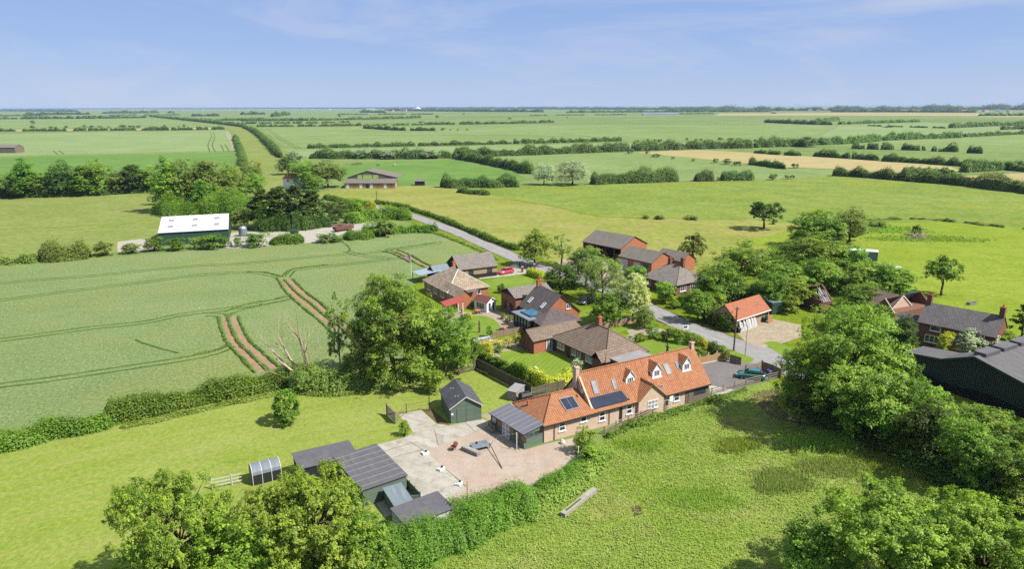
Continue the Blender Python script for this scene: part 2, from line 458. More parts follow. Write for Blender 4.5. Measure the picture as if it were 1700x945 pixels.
plain('dead_wood', A(206, 190, 160, 1.85), 0.9, spec=0.1, var=0.25, scale=3)
plain('grey_bark', A(140, 124, 104, 1.85), 0.9, spec=0.1, var=0.3, scale=3)
plain('terracotta', A(196, 112, 80, 1.85), 0.8, var=0.15)
plain('red_tile', A(186, 84, 70, 1.85), 0.8, var=0.2, scale=4)
plain('maroon_roof', A(128, 74, 66, 1.85), 0.8, var=0.2, scale=4)
plain('car_red', A(196, 24, 44, 1.05), 0.25, spec=0.6, var=0.03, coat=0.8)
plain('car_green', A(30, 92, 84, 1.05), 0.25, spec=0.6, var=0.03, coat=0.8)
plain('car_black', A(30, 34, 40, 1.05), 0.25, spec=0.6, var=0.03, coat=0.8)
plain('tyre', A(40, 40, 42, 1.85), 0.8, var=0.1)
plain('lamp_red', A(150, 20, 24, 1.85), 0.3, var=0.05)
plain('lamp_clear', A(220, 222, 226, 1.85), 0.2, spec=0.7, var=0.05)
plain('rusty', A(136, 82, 62, 1.85), 0.9, var=0.35, scale=3, dirt=A(96, 62, 52, 1.85))
plain('statue_stone', A(206, 202, 196, 1.85), 0.8, var=0.2, scale=5)
plain('horse_brown', A(128, 66, 44, 1.85), 0.7, var=0.2)
plain('horse_white', A(232, 228, 220, 1.85), 0.7, var=0.08)
plain('horse_dark', A(64, 48, 42, 1.85), 0.7, var=0.2)
plain('flag_cloth', A(60, 70, 140, 1.85), 0.8, var=0.05)
plain('flag_red', A(206, 50, 62, 1.85), 0.8, var=0.05)
plain('town_wall', A(214, 208, 204, 1.85), 0.8, var=0.1)
plain('town_roof', A(150, 104, 90, 1.85), 0.8, var=0.2)
plain('cushion', A(196, 200, 204, 1.85), 0.9, var=0.1)
plain('tan_wood', A(186, 134, 84, 1.85), 0.8, var=0.2, scale=4)

def glass_mat(name, c, rough=0.06):
    t = NT(name)
    n = t.noise(t.obj(), 0.6, 2)
    M[name] = t.bsdf(t.mix(t.gray(n, 0.35, 0.65), tuple(x * 0.6 for x in c[:3]) + (1,), c), rough, spec=0.8)
glass_mat('window_glass', (0.035, 0.045, 0.06, 1))
glass_mat('sky_glass', (0.16, 0.2, 0.25, 1), 0.1)
glass_mat('pv_glass', (0.018, 0.022, 0.045, 1), 0.12)
glass_mat('lantern_glass', (0.03, 0.13, 0.24, 1), 0.08)
glass_mat('curtain_glass', (0.28, 0.29, 0.3, 1), 0.12)
glass_mat('car_glass', (0.012, 0.014, 0.018, 1), 0.05)

# foliage
leaf_mat('leaf_ash', A(77, 106, 32, 0.68), A(148, 170, 64, 0.68))
leaf_mat('leaf_bright', A(83, 108, 30, 0.68), A(148, 166, 58, 0.68))
leaf_mat('leaf_green', A(65, 98, 28, 0.68), A(129, 154, 49, 0.68))
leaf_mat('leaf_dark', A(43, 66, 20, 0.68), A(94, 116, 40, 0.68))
leaf_mat('leaf_olive', A(87, 104, 42, 0.68), A(137, 152, 74, 0.68))
leaf_mat('leaf_silver', A(106, 122, 84, 0.68), A(165, 182, 140, 0.68), trans=0.2)
leaf_mat('leaf_yellow', A(132, 146, 36, 0.68), A(196, 190, 70, 0.68))
leaf_mat('leaf_cream', A(127, 146, 70, 0.68), A(206, 206, 146, 0.68))
leaf_mat('leaf_hedge', A(70, 102, 28, 0.78), A(122, 152, 48, 0.78))
leaf_mat('leaf_far', A(70, 94, 46, 0.68), A(110, 132, 66, 0.68))
leaf_mat('leaf_nettle', A(114, 138, 48, 0.9), A(154, 172, 78, 0.9))
leaf_mat('leaf_rush', A(112, 138, 66, 0.95), A(156, 170, 98, 0.95))
leaf_mat('leaf_flower', A(107, 120, 60, 0.68), A(206, 168, 110, 0.68))
leaf_mat('crop_edge', A(69, 102, 49, 0.68), A(125, 148, 70, 0.68))
leaf_mat('leaf_pasture', A(138, 172, 52, 1.5), A(186, 202, 100, 1.5), 0.0, 0.25)
# ------------------------------------------------------------------ ground, fields, roads (the setting)
def smooth(pts, n=6):
    pts = [Vector(p) for p in pts]
    out = []
    for i in range(len(pts) - 1):
        p0, p1, p2, p3 = pts[max(i - 1, 0)], pts[i], pts[i + 1], pts[min(i + 2, len(pts) - 1)]
        for k in range(n):
            t = k / n
            out.append(0.5 * ((2 * p1) + (p2 - p0) * t + (2 * p0 - 5 * p1 + 4 * p2 - p3) * t * t + (3 * p1 - p0 - 3 * p2 + p3) * t ** 3))
    out.append(pts[-1])
    return out

def sheet(name, px, mat, z, curve=0, wob=0.0, kind='structure'):
    w = [P(*p) for p in px]
    if curve:
        w = smooth(w + [w[0]], curve)[:-1]
    me = bpy.data.meshes.new(name)
    me.from_pydata([(p.x, p.y, z) for p in w], [], [tuple(range(len(w)))])
    if me.polygons[0].normal.z < 0: me.flip_normals()
    me.materials.append(M[mat])
    o = link(name, me)
    o['kind'] = kind
    return o

def offset_line(w, d):
    out = []
    for i, p in enumerate(w):
        a, b = w[max(i - 1, 0)], w[min(i + 1, len(w) - 1)]
        t = (b - a)
        t.z = 0
        t.normalize()
        out.append(p + Vector((t.y, -t.x, 0)) * d)
    return out

def strip(name, px, width, mat, z, curve=6, off=(0.0,), jitter=0.0):
    w = smooth([P(*p) for p in px], curve)
    vs, fs = [], []
    for o in off:
        i0 = len(vs)
        a, b = offset_line(w, o + width / 2), offset_line(w, o - width / 2)
        for i in range(len(w)):
            j = jitter * rnd.uniform(-1, 1)
            q = jitter * rnd.uniform(-1, 1)
            vs += [(a[i].x + j, a[i].y + q, z), (b[i].x + q, b[i].y - j, z)]
        for i in range(len(w) - 1):
            k = i0 + 2 * i
            fs.append((k, k + 2, k + 3, k + 1))
    me = bpy.data.meshes.new(name)
    me.from_pydata(vs, [], fs)
    if me.polygons[0].normal.z < 0: me.flip_normals()
    me.materials.append(M[mat])
    o = link(name, me)
    o['kind'] = 'structure'
    return o

# one sheet to the horizon
b = MB()
b.poly([(-32000, -300, 0), (32000, -300, 0), (32000, 40000, 0), (-32000, 40000, 0)])
g = b.build('ground', M['far_grass'])
g['kind'] = 'structure'
# the sea beyond the far town
b = MB()
b.poly([(-26000, 14500, 0.4), (-8300, 14500, 0.4), (2500, 26500, 0.4), (2500, 39900, 0.4), (-26000, 39900, 0.4)])
t = NT('sea_water')
M['sea_water'] = t.bsdf((0.012, 0.035, 0.11, 1), 0.6, spec=0.3)
s_ = b.build('sea', M['sea_water'])
s_['kind'] = 'structure'

# far fields
sheet('field', [(-700, 247), (0, 222), (380, 216.5), (389, 250), (100, 256), (0, 260), (-700, 280)], 'pale_crop', 0.03)
sheet('field', [(-700, 320), (-300, 290), (0, 262), (100, 258.5), (389, 252.5), (396, 284), (265, 320), (0, 330), (-300, 350)], 'vivid_grass', 0.03)
sheet('field', [(0, 215.5), (350, 211.8), (368, 214), (0, 218)], 'stubble', 0.05)
sheet('field', [(-300, 207), (0, 199), (240, 196), (400, 211), (340, 211), (0, 214), (-300, 222)], 'green_crop', 0.03)
sheet('field', [(404, 201.5), (700, 197), (850, 192.5), (1180, 193.5), (1280, 203), (1270, 206), (850, 205.5), (700, 207.5), (430, 210)], 'far_grass', 0.03)
sheet('field', [(436, 213), (600, 211), (850, 207), (1275, 207), (1395, 207), (1340, 232), (1180, 233), (1030, 236), (850, 240), (512, 247.5), (470, 242)], 'green_crop', 0.05)
sheet('field', [(470, 249), (850, 241.5), (1030, 237), (1330, 236), (1190, 247), (1040, 252), (850, 258), (752, 258), (515, 263)], 'pale_crop', 0.05)
sheet('field', [(755, 263), (850, 259), (1050, 252.5), (1250, 268.5), (1303, 280), (1380, 281), (1388, 292), (1280, 298.5), (1125, 301), (980, 306), (880, 288)], 'green_crop', 0.04)
sheet('horse_paddock', [(560, 275), (590, 270), (752, 265), (850, 284), (872, 296), (862, 305), (735, 306), (660, 308), (570, 308)], 'vivid_grass', 0.04)
sheet('stubble_field', [(1056, 253), (1110, 250.5), (1175, 249.2), (1290, 256), (1393, 263), (1475, 268.5), (1578, 276.5), (1594, 284), (1530, 288), (1454, 286), (1382, 280), (1303, 278), (1180, 265)], 'stubble', 0.06)
sheet('stubble_field', [(1572, 293), (1640, 290), (1760, 285), (1900, 290), (1900, 330), (1700, 308)], 'stubble', 0.06)
sheet('stubble_field', [(1185, 191.8), (1196, 188.3), (1400, 187.2), (2000, 189), (2000, 195), (1700, 193), (1400, 191.8)], 'stubble', 0.3)
sheet('field', [(1640, 190.5), (2000, 192), (2300, 199), (1620, 194)], 'stubble', 0.35)
sheet('field', [(1397, 207), (1530, 203), (1700, 208.5), (2100, 214), (2100, 224), (1700, 222), (1600, 227), (1462, 232), (1345, 233)], 'pale_crop', 0.05)
sheet('field', [(1365, 241), (1462, 233.5), (1600, 229), (1700, 224), (2200, 232), (2200, 262), (1700, 254), (1591, 252), (1483, 248)], 'green_crop', 0.05)
sheet('field', [(1200, 247), (1345, 241), (1430, 247), (1700, 262), (2100, 282), (1900, 288), (1700, 283), (1620, 276), (1464, 266), (1350, 257)], 'far_grass', 0.06)
sheet('grass_track', [(370, 206.5), (402, 212.5), (428, 232), (448, 250), (464, 266), (486, 300), (470, 330), (410, 320), (406, 280), (400, 250), (392, 230), (385, 218)], 'track_grass', 0.05)
strip('farm_track', [(390, 248), (387, 237), (382, 228), (377, 219)], 2.2, 'sandy_earth', 0.08, off=(-1.6, 1.6))
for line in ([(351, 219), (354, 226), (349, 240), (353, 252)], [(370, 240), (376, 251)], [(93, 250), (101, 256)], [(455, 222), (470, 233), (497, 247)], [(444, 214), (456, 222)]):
    strip('tramline', line, 0.9, 'wheat_track_shade', 0.09, off=(-2.2, 2.2))
strip('tramline', [(925, 222), (985, 227), (1040, 234)], 2.2, 'wheat_track_shade', 0.09)
strip('tramline', [(512, 226), (700, 224), (980, 226)], 3.0, 'wheat_track_shade', 0.09)

# middle distance
sheet('meadow', [(-700, 420), (-300, 352), (0, 328), (130, 324), (265, 315), (420, 320), (430, 372), (300, 404), (130, 428), (0, 443), (-300, 470), (-700, 540)], 'track_grass', 0.02)
strip('rush_ditch', [(-60, 384), (60, 379), (160, 374), (262, 368)], 3.2, 'rough_meadow', 0.04, jitter=0.5)
sheet('rough_meadow', [(735, 309), (868, 308), (880, 306), (1125, 303), (1280, 299), (1385, 292), (1575, 307), (1700, 322), (2300, 372), (2300, 430), (1700, 378), (1500, 372), (1300, 372), (1240, 364), (1100, 360), (985, 357), (925, 343), (850, 331), (780, 318)], 'rough_meadow', 0.012)
sheet('hay_meadow', [(520, 322), (545, 316), (640, 308.5), (735, 310), (780, 318), (850, 331), (925, 343), (985, 357), (1100, 360), (1240, 364), (1330, 372), (1300, 420), (1200, 460), (1000, 470), (860, 425), (800, 398), (740, 375), (690, 356), (625, 342), (560, 336)], 'hay_meadow', 0.008)
sheet('bright_pasture', [(1240, 400), (1330, 378), (1400, 370), (1560, 369), (1700, 378), (2300, 430), (2500, 900), (1850, 640), (1700, 565), (1600, 530), (1500, 500), (1400, 460)], 'bright_pasture', 0.016)
strip('rush_ditch', [(1440, 366), (1520, 363), (1600, 368), (1690, 377), (1800, 385)], 3.0, 'rough_meadow', 0.022, jitter=0.6)
strip('field_margin', [(850, 331), (925, 344), (985, 358), (1040, 361), (1150, 363), (1240, 365)], 1.6, 'verge', 0.03, jitter=0.5)

# village ground, lane, verges
sheet('village_grass', [(640, 350), (700, 357), (900, 410), (1250, 395), (1400, 420), (1560, 520), (1750, 560), (1900, 640), (1760, 720), (1520, 660), (1345, 600), (1180, 656), (935, 700), (760, 640), (640, 560), (700, 450), (790, 410)], 'verge', 0.004)
sheet('wheat_field', [(-900, 620), (-300, 466), (0, 445), (130, 432), (385, 411), (560, 400), (700, 387), (742, 392), (776, 408), (800, 422), (742, 440), (712, 446), (690, 462), (655, 520), (620, 590), (560, 610), (440, 632), (300, 662), (150, 698), (0, 730), (-300, 800), (-900, 960)], 'wheat', 0.020)
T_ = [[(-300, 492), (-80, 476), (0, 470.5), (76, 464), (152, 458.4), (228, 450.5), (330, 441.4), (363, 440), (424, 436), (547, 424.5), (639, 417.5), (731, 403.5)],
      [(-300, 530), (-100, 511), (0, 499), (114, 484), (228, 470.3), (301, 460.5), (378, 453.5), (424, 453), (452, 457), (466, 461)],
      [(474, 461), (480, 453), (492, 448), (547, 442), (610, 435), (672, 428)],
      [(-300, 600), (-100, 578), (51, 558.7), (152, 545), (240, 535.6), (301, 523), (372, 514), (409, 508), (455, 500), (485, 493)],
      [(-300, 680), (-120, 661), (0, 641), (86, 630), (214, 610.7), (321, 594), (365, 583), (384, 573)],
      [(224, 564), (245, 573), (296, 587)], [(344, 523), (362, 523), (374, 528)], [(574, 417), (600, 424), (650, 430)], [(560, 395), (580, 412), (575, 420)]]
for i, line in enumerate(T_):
    strip('tramline', line, 0.55, 'wheat_track_shade', 0.024 + 0.0005 * i, off=(-0.95, 0.95) if i not in (5, 8) else (0,), jitter=0.09)
S_ = [[(372, 526), (375, 538.7), (384, 563), (396.5, 578.6), (418, 600), (434, 618)], [(387, 526), (393.5, 545), (407, 569), (424, 584.8), (449, 608), (458, 614)],
      [(467, 461), (479.4, 480.4), (491.7, 493), (516, 514), (537, 530), (560, 552)], [(479, 464), (501, 486.5), (522, 502), (547, 523), (580, 548), (600, 570)],
      [(640, 417), (652, 419), (664, 423.6), (676, 430), (688, 436)], [(654, 416), (668, 421), (682, 428), (697, 437), (712, 444)]]
for i, line in enumerate(S_):
    strip('wheel_track', line, 0.85, 'soil', 0.030 + 0.0004 * i, jitter=0.2)
sheet('bare_soil', [(398, 577), (410, 572), (414, 584), (402, 592)], 'soil', 0.034, 4)
sheet('bare_soil', [(482, 486), (500, 484), (506, 494), (490, 497)], 'soil', 0.0345, 4)
sheet('bare_soil', [(648, 418), (660, 416), (672, 428), (680, 436), (668, 430)], 'soil', 0.035, 4)

sheet('mown_paddock', [(-900, 930), (-300, 800), (0, 746), (150, 712), (300, 680), (480, 644), (640, 628), (700, 618), (770, 608), (800, 598), (870, 632), (935, 662), (850, 692), (800, 705), (690, 740), (640, 830), (560, 1250), (-900, 1250)], 'mown_paddock', 0.006)
sheet('pasture', [(600, 1300), (700, 935), (880, 860), (960, 800), (985, 760), (1003, 724), (1180, 662), (1293, 630), (1345, 604), (1520, 650), (1760, 720), (2300, 800), (2600, 1300)], 'pasture', 0.009, 0)
sheet('earth_and_shade', [(1248, 655), (1300, 648), (1400, 690), (1480, 730), (1560, 790), (1500, 765), (1400, 722), (1330, 705), (1275, 690)], 'earth_and_shade', 0.014, 4)  # tree shadow on the pasture, painted as a dark brown patch
sheet('dry_patch', [(985, 845), (1020, 838), (1032, 850), (1005, 866), (975, 862)], 'hay_meadow', 0.014, 4)
sheet('dry_patch', [(1180, 640 + 60), (1240, 690), (1262, 705), (1200, 715)], 'hay_meadow', 0.014, 4)
sheet('earth_and_shade', [(1048, 845), (1062, 840), (1066, 852), (1052, 858)], 'earth_and_shade', 0.014, 4)

LANE = [(560, 330), (600, 338), (635, 347), (676, 356), (720, 371), (760, 386), (810, 408), (860, 430), (905, 446), (960, 462), (1030, 490), (1085, 517), (1130, 538), (1180, 557), (1225, 574), (1270, 592), (1330, 622), (1420, 672)]
strip('lane_verge', LANE, 13.0, 'verge', 0.026, 8, jitter=0.4)
strip('lane_edge', LANE, 6.0, 'earth_and_shade', 0.034, 8, jitter=0.35)
strip('lane_wear', LANE, 0.8, 'asphalt_worn', 0.0425, 8, off=(-1.0, 1.0), jitter=0.15)
strip('lane', LANE, 5.2, 'asphalt', 0.040, 8, jitter=0.16)
sheet('junction', [(1195, 560), (1262, 572), (1330, 600), (1330, 632), (1276, 612), (1245, 604), (1229, 590)], 'asphalt', 0.044, 0)
sheet('road_verge', [(1120, 552), (1160, 564), (1206, 579), (1240, 591), (1251, 596), (1247, 602), (1232, 603), (1206, 596), (1150, 578), (1110, 562)], 'lush_lawn', 0.050, 3)
sheet('road_verge', [(1268, 570), (1290, 568), (1330, 590), (1330, 606), (1296, 590)], 'lush_lawn', 0.050, 3)
sheet('farm_yard', [(1222, 553), (1276, 529), (1330, 540), (1330, 560), (1290, 574), (1262, 578), (1240, 570)], 'sandy_earth', 0.046, 0)
sheet('drive', [(1160, 606), (1205, 597), (1232, 602), (1262, 606), (1296, 612), (1294, 628), (1238, 641), (1215, 651), (1178, 641), (1168, 622)], 'block_paving', 0.052)
sheet('concrete_apron', [(1176, 640), (1218, 648), (1206, 654), (1181, 660)], 'concrete', 0.056)
sheet('side_path', [(1040, 549), (1076, 541), (1108, 549), (1090, 556), (1050, 562)], 'paving', 0.030)
sheet('front_lawn', [(1012, 548), (1058, 536), (1072, 541), (1040, 549), (1018, 556)], 'lush_lawn', 0.030, 0)
sheet('front_lawn', [(1056, 571), (1100, 562), (1128, 563), (1148, 574), (1148, 592), (1085, 592)], 'lush_lawn', 0.030, 3)
sheet('front_lawn', [(958, 516), (1000, 514), (1060, 526), (1040, 536), (980, 545), (960, 530)], 'lush_lawn', 0.030, 3)
# plots of the houses along the lane
sheet('back_lawn', [(818, 597), (838, 584), (862, 580), (925, 585), (972, 606), (955, 628), (925, 640), (880, 626)], 'lawn', 0.030)
sheet('patio', [(806, 589), (822, 586), (832, 592), (819, 597)], 'paving', 0.034)
sheet('house_path', [(866, 583), (886, 590), (921, 585), (972, 608), (980, 604), (922, 578)], 'paving', 0.026)
sheet('flower_border', [(770, 590), (800, 576), (866, 566), (868, 582), (838, 584), (806, 592)], 'sandy_earth', 0.028)
sheet('patio', [(738, 522), (760, 516), (786, 520), (800, 515), (826, 516), (852, 524), (868, 548), (846, 554), (826, 553), (760, 560)], 'paving', 0.028)
sheet('round_lawn', [(760, 528), (790, 524), (815, 528), (829, 540), (824, 552), (800, 560), (770, 560), (756, 545)], 'lush_lawn', 0.034, 4)
sheet('front_lawn', [(799, 468), (826, 462), (868, 457), (887, 463), (880, 475), (818, 481), (806, 476)], 'lush_lawn', 0.030)
sheet('front_lawn', [(808, 482), (880, 476), (884, 488), (812, 492)], 'verge', 0.030)
sheet('drive', [(822, 457), (846, 443), (854, 438), (882, 444), (876, 454), (850, 458), (796, 464), (796, 460)], 'hardcore', 0.044)
sheet('farm_yard', [(985, 415), (1030, 440), (1062, 446), (1046, 470), (1010, 470), (950, 452), (925, 440), (930, 432)], 'sandy_earth', 0.030)
# the builder's yard behind the wheat
sheet('scrap_yard', [(195, 402), (240, 396), (262, 412), (225, 420), (195, 418)], 'hardcore', 0.030)
sheet('scrap_yard', [(372, 386), (440, 384), (505, 380), (560, 374), (600, 370), (625, 374), (615, 381), (570, 388), (540, 402), (470, 406), (400, 412), (374, 412)], 'hardcore', 0.030)
sheet('small_lawn', [(534, 357), (560, 355), (566, 366), (540, 370)], 'vivid_grass', 0.030)
# the yard of the long house
sheet('gravel_yard', [(704, 750), (742, 736), (800, 714), (820, 706), (870, 748), (905, 738), (952, 728), (957, 770), (935, 800), (895, 825), (835, 838), (790, 856), (740, 860), (735, 825), (775, 808)], 'gravel', 0.020)
sheet('concrete_yard', [(590, 748), (666, 729), (690, 719), (745.6, 707.8), (799, 695.6), (816, 703), (799, 714), (742, 737), (706, 750), (768, 805), (774, 813), (745, 826), (690, 842), (640, 860), (600, 800)], 'concrete', 0.026)
sheet('concrete_pad', [(661, 689), (699, 681), (724.5, 704.5), (745, 707), (686, 719.5), (680, 709)], 'concrete', 0.022)
sheet('shed_shadow_strip', [(700, 681), (716, 678), (748, 707), (726, 704)], 'earth_and_shade', 0.014)  # cast shadow of the boarded shed, painted in dark earth colour
sheet('soil_path', [(797, 690), (815, 686), (845, 672), (858, 664), (870, 668), (830, 690), (812, 698)], 'sandy_earth', 0.018)
for a, b2 in (((638, 750), (682, 737)), ((655, 760), (702, 747)), ((721, 714), (728, 741)), ((680, 734), (705, 750)), ((772, 702), (788, 717))):
    strip('slab_joint', [a, b2], 0.07, 'earth_and_shade', 0.0285, 3)
# ------------------------------------------------------------------ buildings
class Frame:                          # local frame of a building: x along its front, y away from the front, origin at the front left corner
    def __init__(s, name, label, cat, a, b, z, group=None):
        A_, B_ = P(*a, z), P(*b, z)
        d = (B_ - A_).xy
        s.L = d.length
        s.ang = math.atan2(d.y, d.x)
        s.A = A_
        s.u, s.w = Vector((math.cos(s.ang), math.sin(s.ang))), Vector((-math.sin(s.ang), math.cos(s.ang)))
        s.root = thing(name, label, cat, (A_.x, A_.y, 0), s.ang, group)
    def loc(s, px, z):
        q = (P(*px, z) - s.A).xy
        return q.dot(s.u), q.dot(s.w)
    def world(s, x, y, z=0):
        return Vector((s.A.x + s.u.x * x + s.w.x * y, s.A.y + s.u.y * x + s.w.y * y, z))
    def onroof(s, px, prof):          # where the sight line meets the slope z = prof(y)
        lo, hi = 0.0, 12.0
        for _ in range(40):
            z = (lo + hi) / 2
            x, y = s.loc(px, z)
            if prof(y) > z: lo = z
            else: hi = z
        return x, y, z

SW = lambda p: (p[1], p[0], p[2])
def roof_solid(mb, x0, x1, y0, y1, ze, zr, hl=0.0, hr=0.0, t=0.12, axis='x', ov=0.3, og=0.15, m=0, m2=None):
    """ridge along axis; hl, hr: run of a hip at either end (0 = gable)"""
    m2 = m if m2 is None else m2
    if axis == 'y': x0, x1, y0, y1 = y0, y1, x0, x1
    ym = (y0 + y1) / 2
    k = (zr - ze) / (ym - y0)
    yo0, yo1, zo = y0 - ov, y1 + ov, ze - k * ov
    xo0 = x0 - (ov if hl else og)
    xo1 = x1 + (ov if hr else og)
    r0, r1 = (x0 + hl if hl else xo0), (x1 - hr if hr else xo1)
    top = [(xo0, yo0, zo), (xo1, yo0, zo), (xo1, yo1, zo), (xo0, yo1, zo), (r0, ym, zr), (r1, ym, zr)]
    bot = [(p[0], p[1], p[2] - t) for p in top]
    f = [(0, 1, 5, 4), (2, 3, 4, 5), (3, 0, 4), (1, 2, 5)]
    def add(pts, mm):
        mb.poly([SW(p) for p in pts][::-1] if axis == 'y' else pts, mm)
    for q in f[:2]: add([top[i] for i in q], m)
    for q in f[:2]: add([bot[i] for i in q][::-1], m2)
    for q, h in ((f[2], hl), (f[3], hr)):
        if h:
            add([top[i] for i in q], m)
            add([bot[i] for i in q][::-1], m2)
    def edge(i, j): add([bot[i], bot[j], top[j], top[i]], m2)
    edge(0, 1); edge(2, 3)
    if hl: edge(3, 0)
    else: edge(3, 4); edge(4, 0)
    if hr: edge(1, 2)
    else: edge(1, 5); edge(5, 2)
    return top

def ridge_caps(mb, segs, r=0.13, m=0):
    for a, b in segs:
        mb.tube(Vector(a) + Vector((0, 0, 0.0)), Vector(b) + Vector((0, 0, 0.0)), r, r, 6, m)

def walls(mb, x0, x1, y0, y1, ze, zr=None, axis='x', gl=True, gr=True, m=0, t=0.12):
    """closed wall box with gable triangles under the roof"""
    z = ze - t
    mb.box(x0, x1, y0, y1, 0, z, m)
    if zr is None: return
    zz = zr - t - 0.02
    th = 0.22
    if axis == 'x':
        ym = (y0 + y1) / 2
        for on, xa, xb in ((gl, x0 + .002, x0 + th), (gr, x1 - th, x1 - .002)):
            if on: mb.hexa([(xa, y0, z), (xb, y0, z), (xb, y1, z), (xa, y1, z)], [(xa, ym - .01, zz), (xb, ym - .01, zz), (xb, ym + .01, zz), (xa, ym + .01, zz)], m)
    else:
        xm = (x0 + x1) / 2
        for on, ya, yb in ((gl, y0 + .002, y0 + th), (gr, y1 - th, y1 - .002)):
            if on: mb.hexa([(x0, ya, z), (x1, ya, z), (x1, yb, z), (x0, yb, z)], [(xm - .01, ya, zz), (xm + .01, ya, zz), (xm + .01, yb, zz), (xm - .01, yb, zz)], m)

def side_pt(side, p, z, d, X0, X1, Y0, Y1):          # p along the wall, d outwards
    return {'f': (p, Y0 - d, z), 'b': (p, Y1 + d, z), 'l': (X0 - d, p, z), 'r': (X1 + d, p, z)}[side]

def window(root, box4, side, p, z, w, h, nx=2, ny=1, frame='white_paint', glass='window_glass', name='window', sill=True, bw=0.07, label=None):
    """frame with glazing bars standing proud of the wall, its pane a sub-part; p = centre along the wall"""
    X0, X1, Y0, Y1 = box4
    mb = MB()
    def bx(a0, a1, z0, z1, d0, d1, m=0, tgt=None):
        q = [side_pt(side, a, 0, d, X0, X1, Y0, Y1) for a, d in ((a0, d0), (a1, d1))]
        xs, ys = sorted((q[0][0], q[1][0])), sorted((q[0][1], q[1][1]))
        (tgt or mb).box(xs[0], xs[1], ys[0], ys[1], z0, z1, m)
    a0, a1 = p - w / 2, p + w / 2
    bx(a0, a0 + bw, z, z + h, -0.02, 0.05)
    bx(a1 - bw, a1, z, z + h, -0.02, 0.05)
    bx(a0 + bw, a1 - bw, z, z + bw, -0.02, 0.05)
    bx(a0 + bw, a1 - bw, z + h - bw, z + h, -0.02, 0.05)
    for i in range(1, nx):
        c = a0 + w * i / nx
        bx(c - bw / 2, c + bw / 2, z + bw, z + h - bw, 0.012, 0.045)
    for j in range(1, ny):
        c = z + h * j / ny
        bx(a0 + bw, a1 - bw, c - bw / 2, c + bw / 2, 0.012, 0.04)
    if sill: bx(a0 - 0.08, a1 + 0.08, z - 0.08, z - 0.002, 0.0, 0.12)
    o = mb.build(name, M[frame], root)
    g = MB()
    bx(a0 + bw * .7, a1 - bw * .7, z + bw * .7, z + h - bw * .7, 0.0, 0.01, 0, g)
    g.build('pane', M[glass], o)
    if label: o['label'] = label
    return o

def panel(root, box4, side, p, z, w, h, mat, name='door', d=0.05, label=None, d0=0.0, handle=False):
    X0, X1, Y0, Y1 = box4
    q = [side_pt(side, a, 0, dd, X0, X1, Y0, Y1) for a, dd in ((p - w / 2, -0.01 + d0), (p + w / 2, d + d0))]
    xs, ys = sorted((q[0][0], q[1][0])), sorted((q[0][1], q[1][1]))
    mb = MB()
    mb.box(xs[0], xs[1], ys[0], ys[1], z, z + h)
    o = mb.build(name, M[mat], root)
    if label: o['label'] = label
    return o

def chimney(root, x, y, z0, z1, w=0.6, d=0.6, mat='red_brick', pots=1, parent=None, potmat='terracotta', flashing=True):
    mb = MB()
    mb.box(x - w / 2, x + w / 2, y - d / 2, y + d / 2, z0, z1 - 0.14)
    mb.box(x - w / 2 - .05, x + w / 2 + .05, y - d / 2 - .05, y + d / 2 + .05, z1 - 0.14, z1)
    o = mb.build('chimney', M[mat], parent or root)
    if pots:
        pm = MB()
        for k in range(pots):
            px = x + (k - (pots - 1) / 2) * 0.34
            pm.lathe([(0.12, 0), (0.14, 0.06), (0.11, 0.1), (0.1, 0.34), (0.13, 0.36), (0.13, 0.4), (0.08, 0.4), (0.07, 0.2)], (px, y, z1), 10)
        pm.build('chimney_pot', M[potmat], root if parent is None else o)
    return o

def slope_fn(y0, ze, ym, zr):
    return lambda y: ze + (zr - ze) * (y - y0) / (ym - y0)

def roof_window(root, x, y, prof, w, h, name='roof_window', frame='lead', glass='sky_glass', n=1, lift=0.06, bw=0.08, axis='y'):
    """pane in a frame lying on the slope z = prof(y); h measured along the slope"""
    s = prof(y + 0.5) - prof(y - 0.5)
    ln = math.hypot(1, s)
    uy, uz = 1 / ln, s / ln
    ny, nz = -uz, uy
    def pt(a, bb, c):
        return (x + a, y + bb * uy + c * ny, prof(y) + bb * uz + c * nz)
    def slab(mb, a0, a1, b0, b1, c0, c1, m=0):
        mb.hexa([pt(a0, b0, c0), pt(a1, b0, c0), pt(a1, b1, c0), pt(a0, b1, c0)], [pt(a0, b0, c1), pt(a1, b0, c1), pt(a1, b1, c1), pt(a0, b1, c1)], m)
    f = MB()
    slab(f, -w / 2, -w / 2 + bw, -h / 2, h / 2, -0.03, lift + .03)
    slab(f, w / 2 - bw, w / 2, -h / 2, h / 2, -0.03, lift + .03)
    slab(f, -w / 2 + bw, w / 2 - bw, -h / 2, -h / 2 + bw, -0.03, lift + .03)
    slab(f, -w / 2 + bw, w / 2 - bw, h / 2 - bw, h / 2, -0.03, lift + .03)
    for k in range(1, n):
        c = -w / 2 + w * k / n
        slab(f, c - .02, c + .02, -h / 2 + bw, h / 2 - bw, 0, lift + .025)
    o = f.build(name, M[frame], root)
    g = MB()
    slab(g, -w / 2 + bw * .8, w / 2 - bw * .8, -h / 2 + bw * .8, h / 2 - bw * .8, 0.0, lift)
    g.build('pane', M[glass], o)
    return o

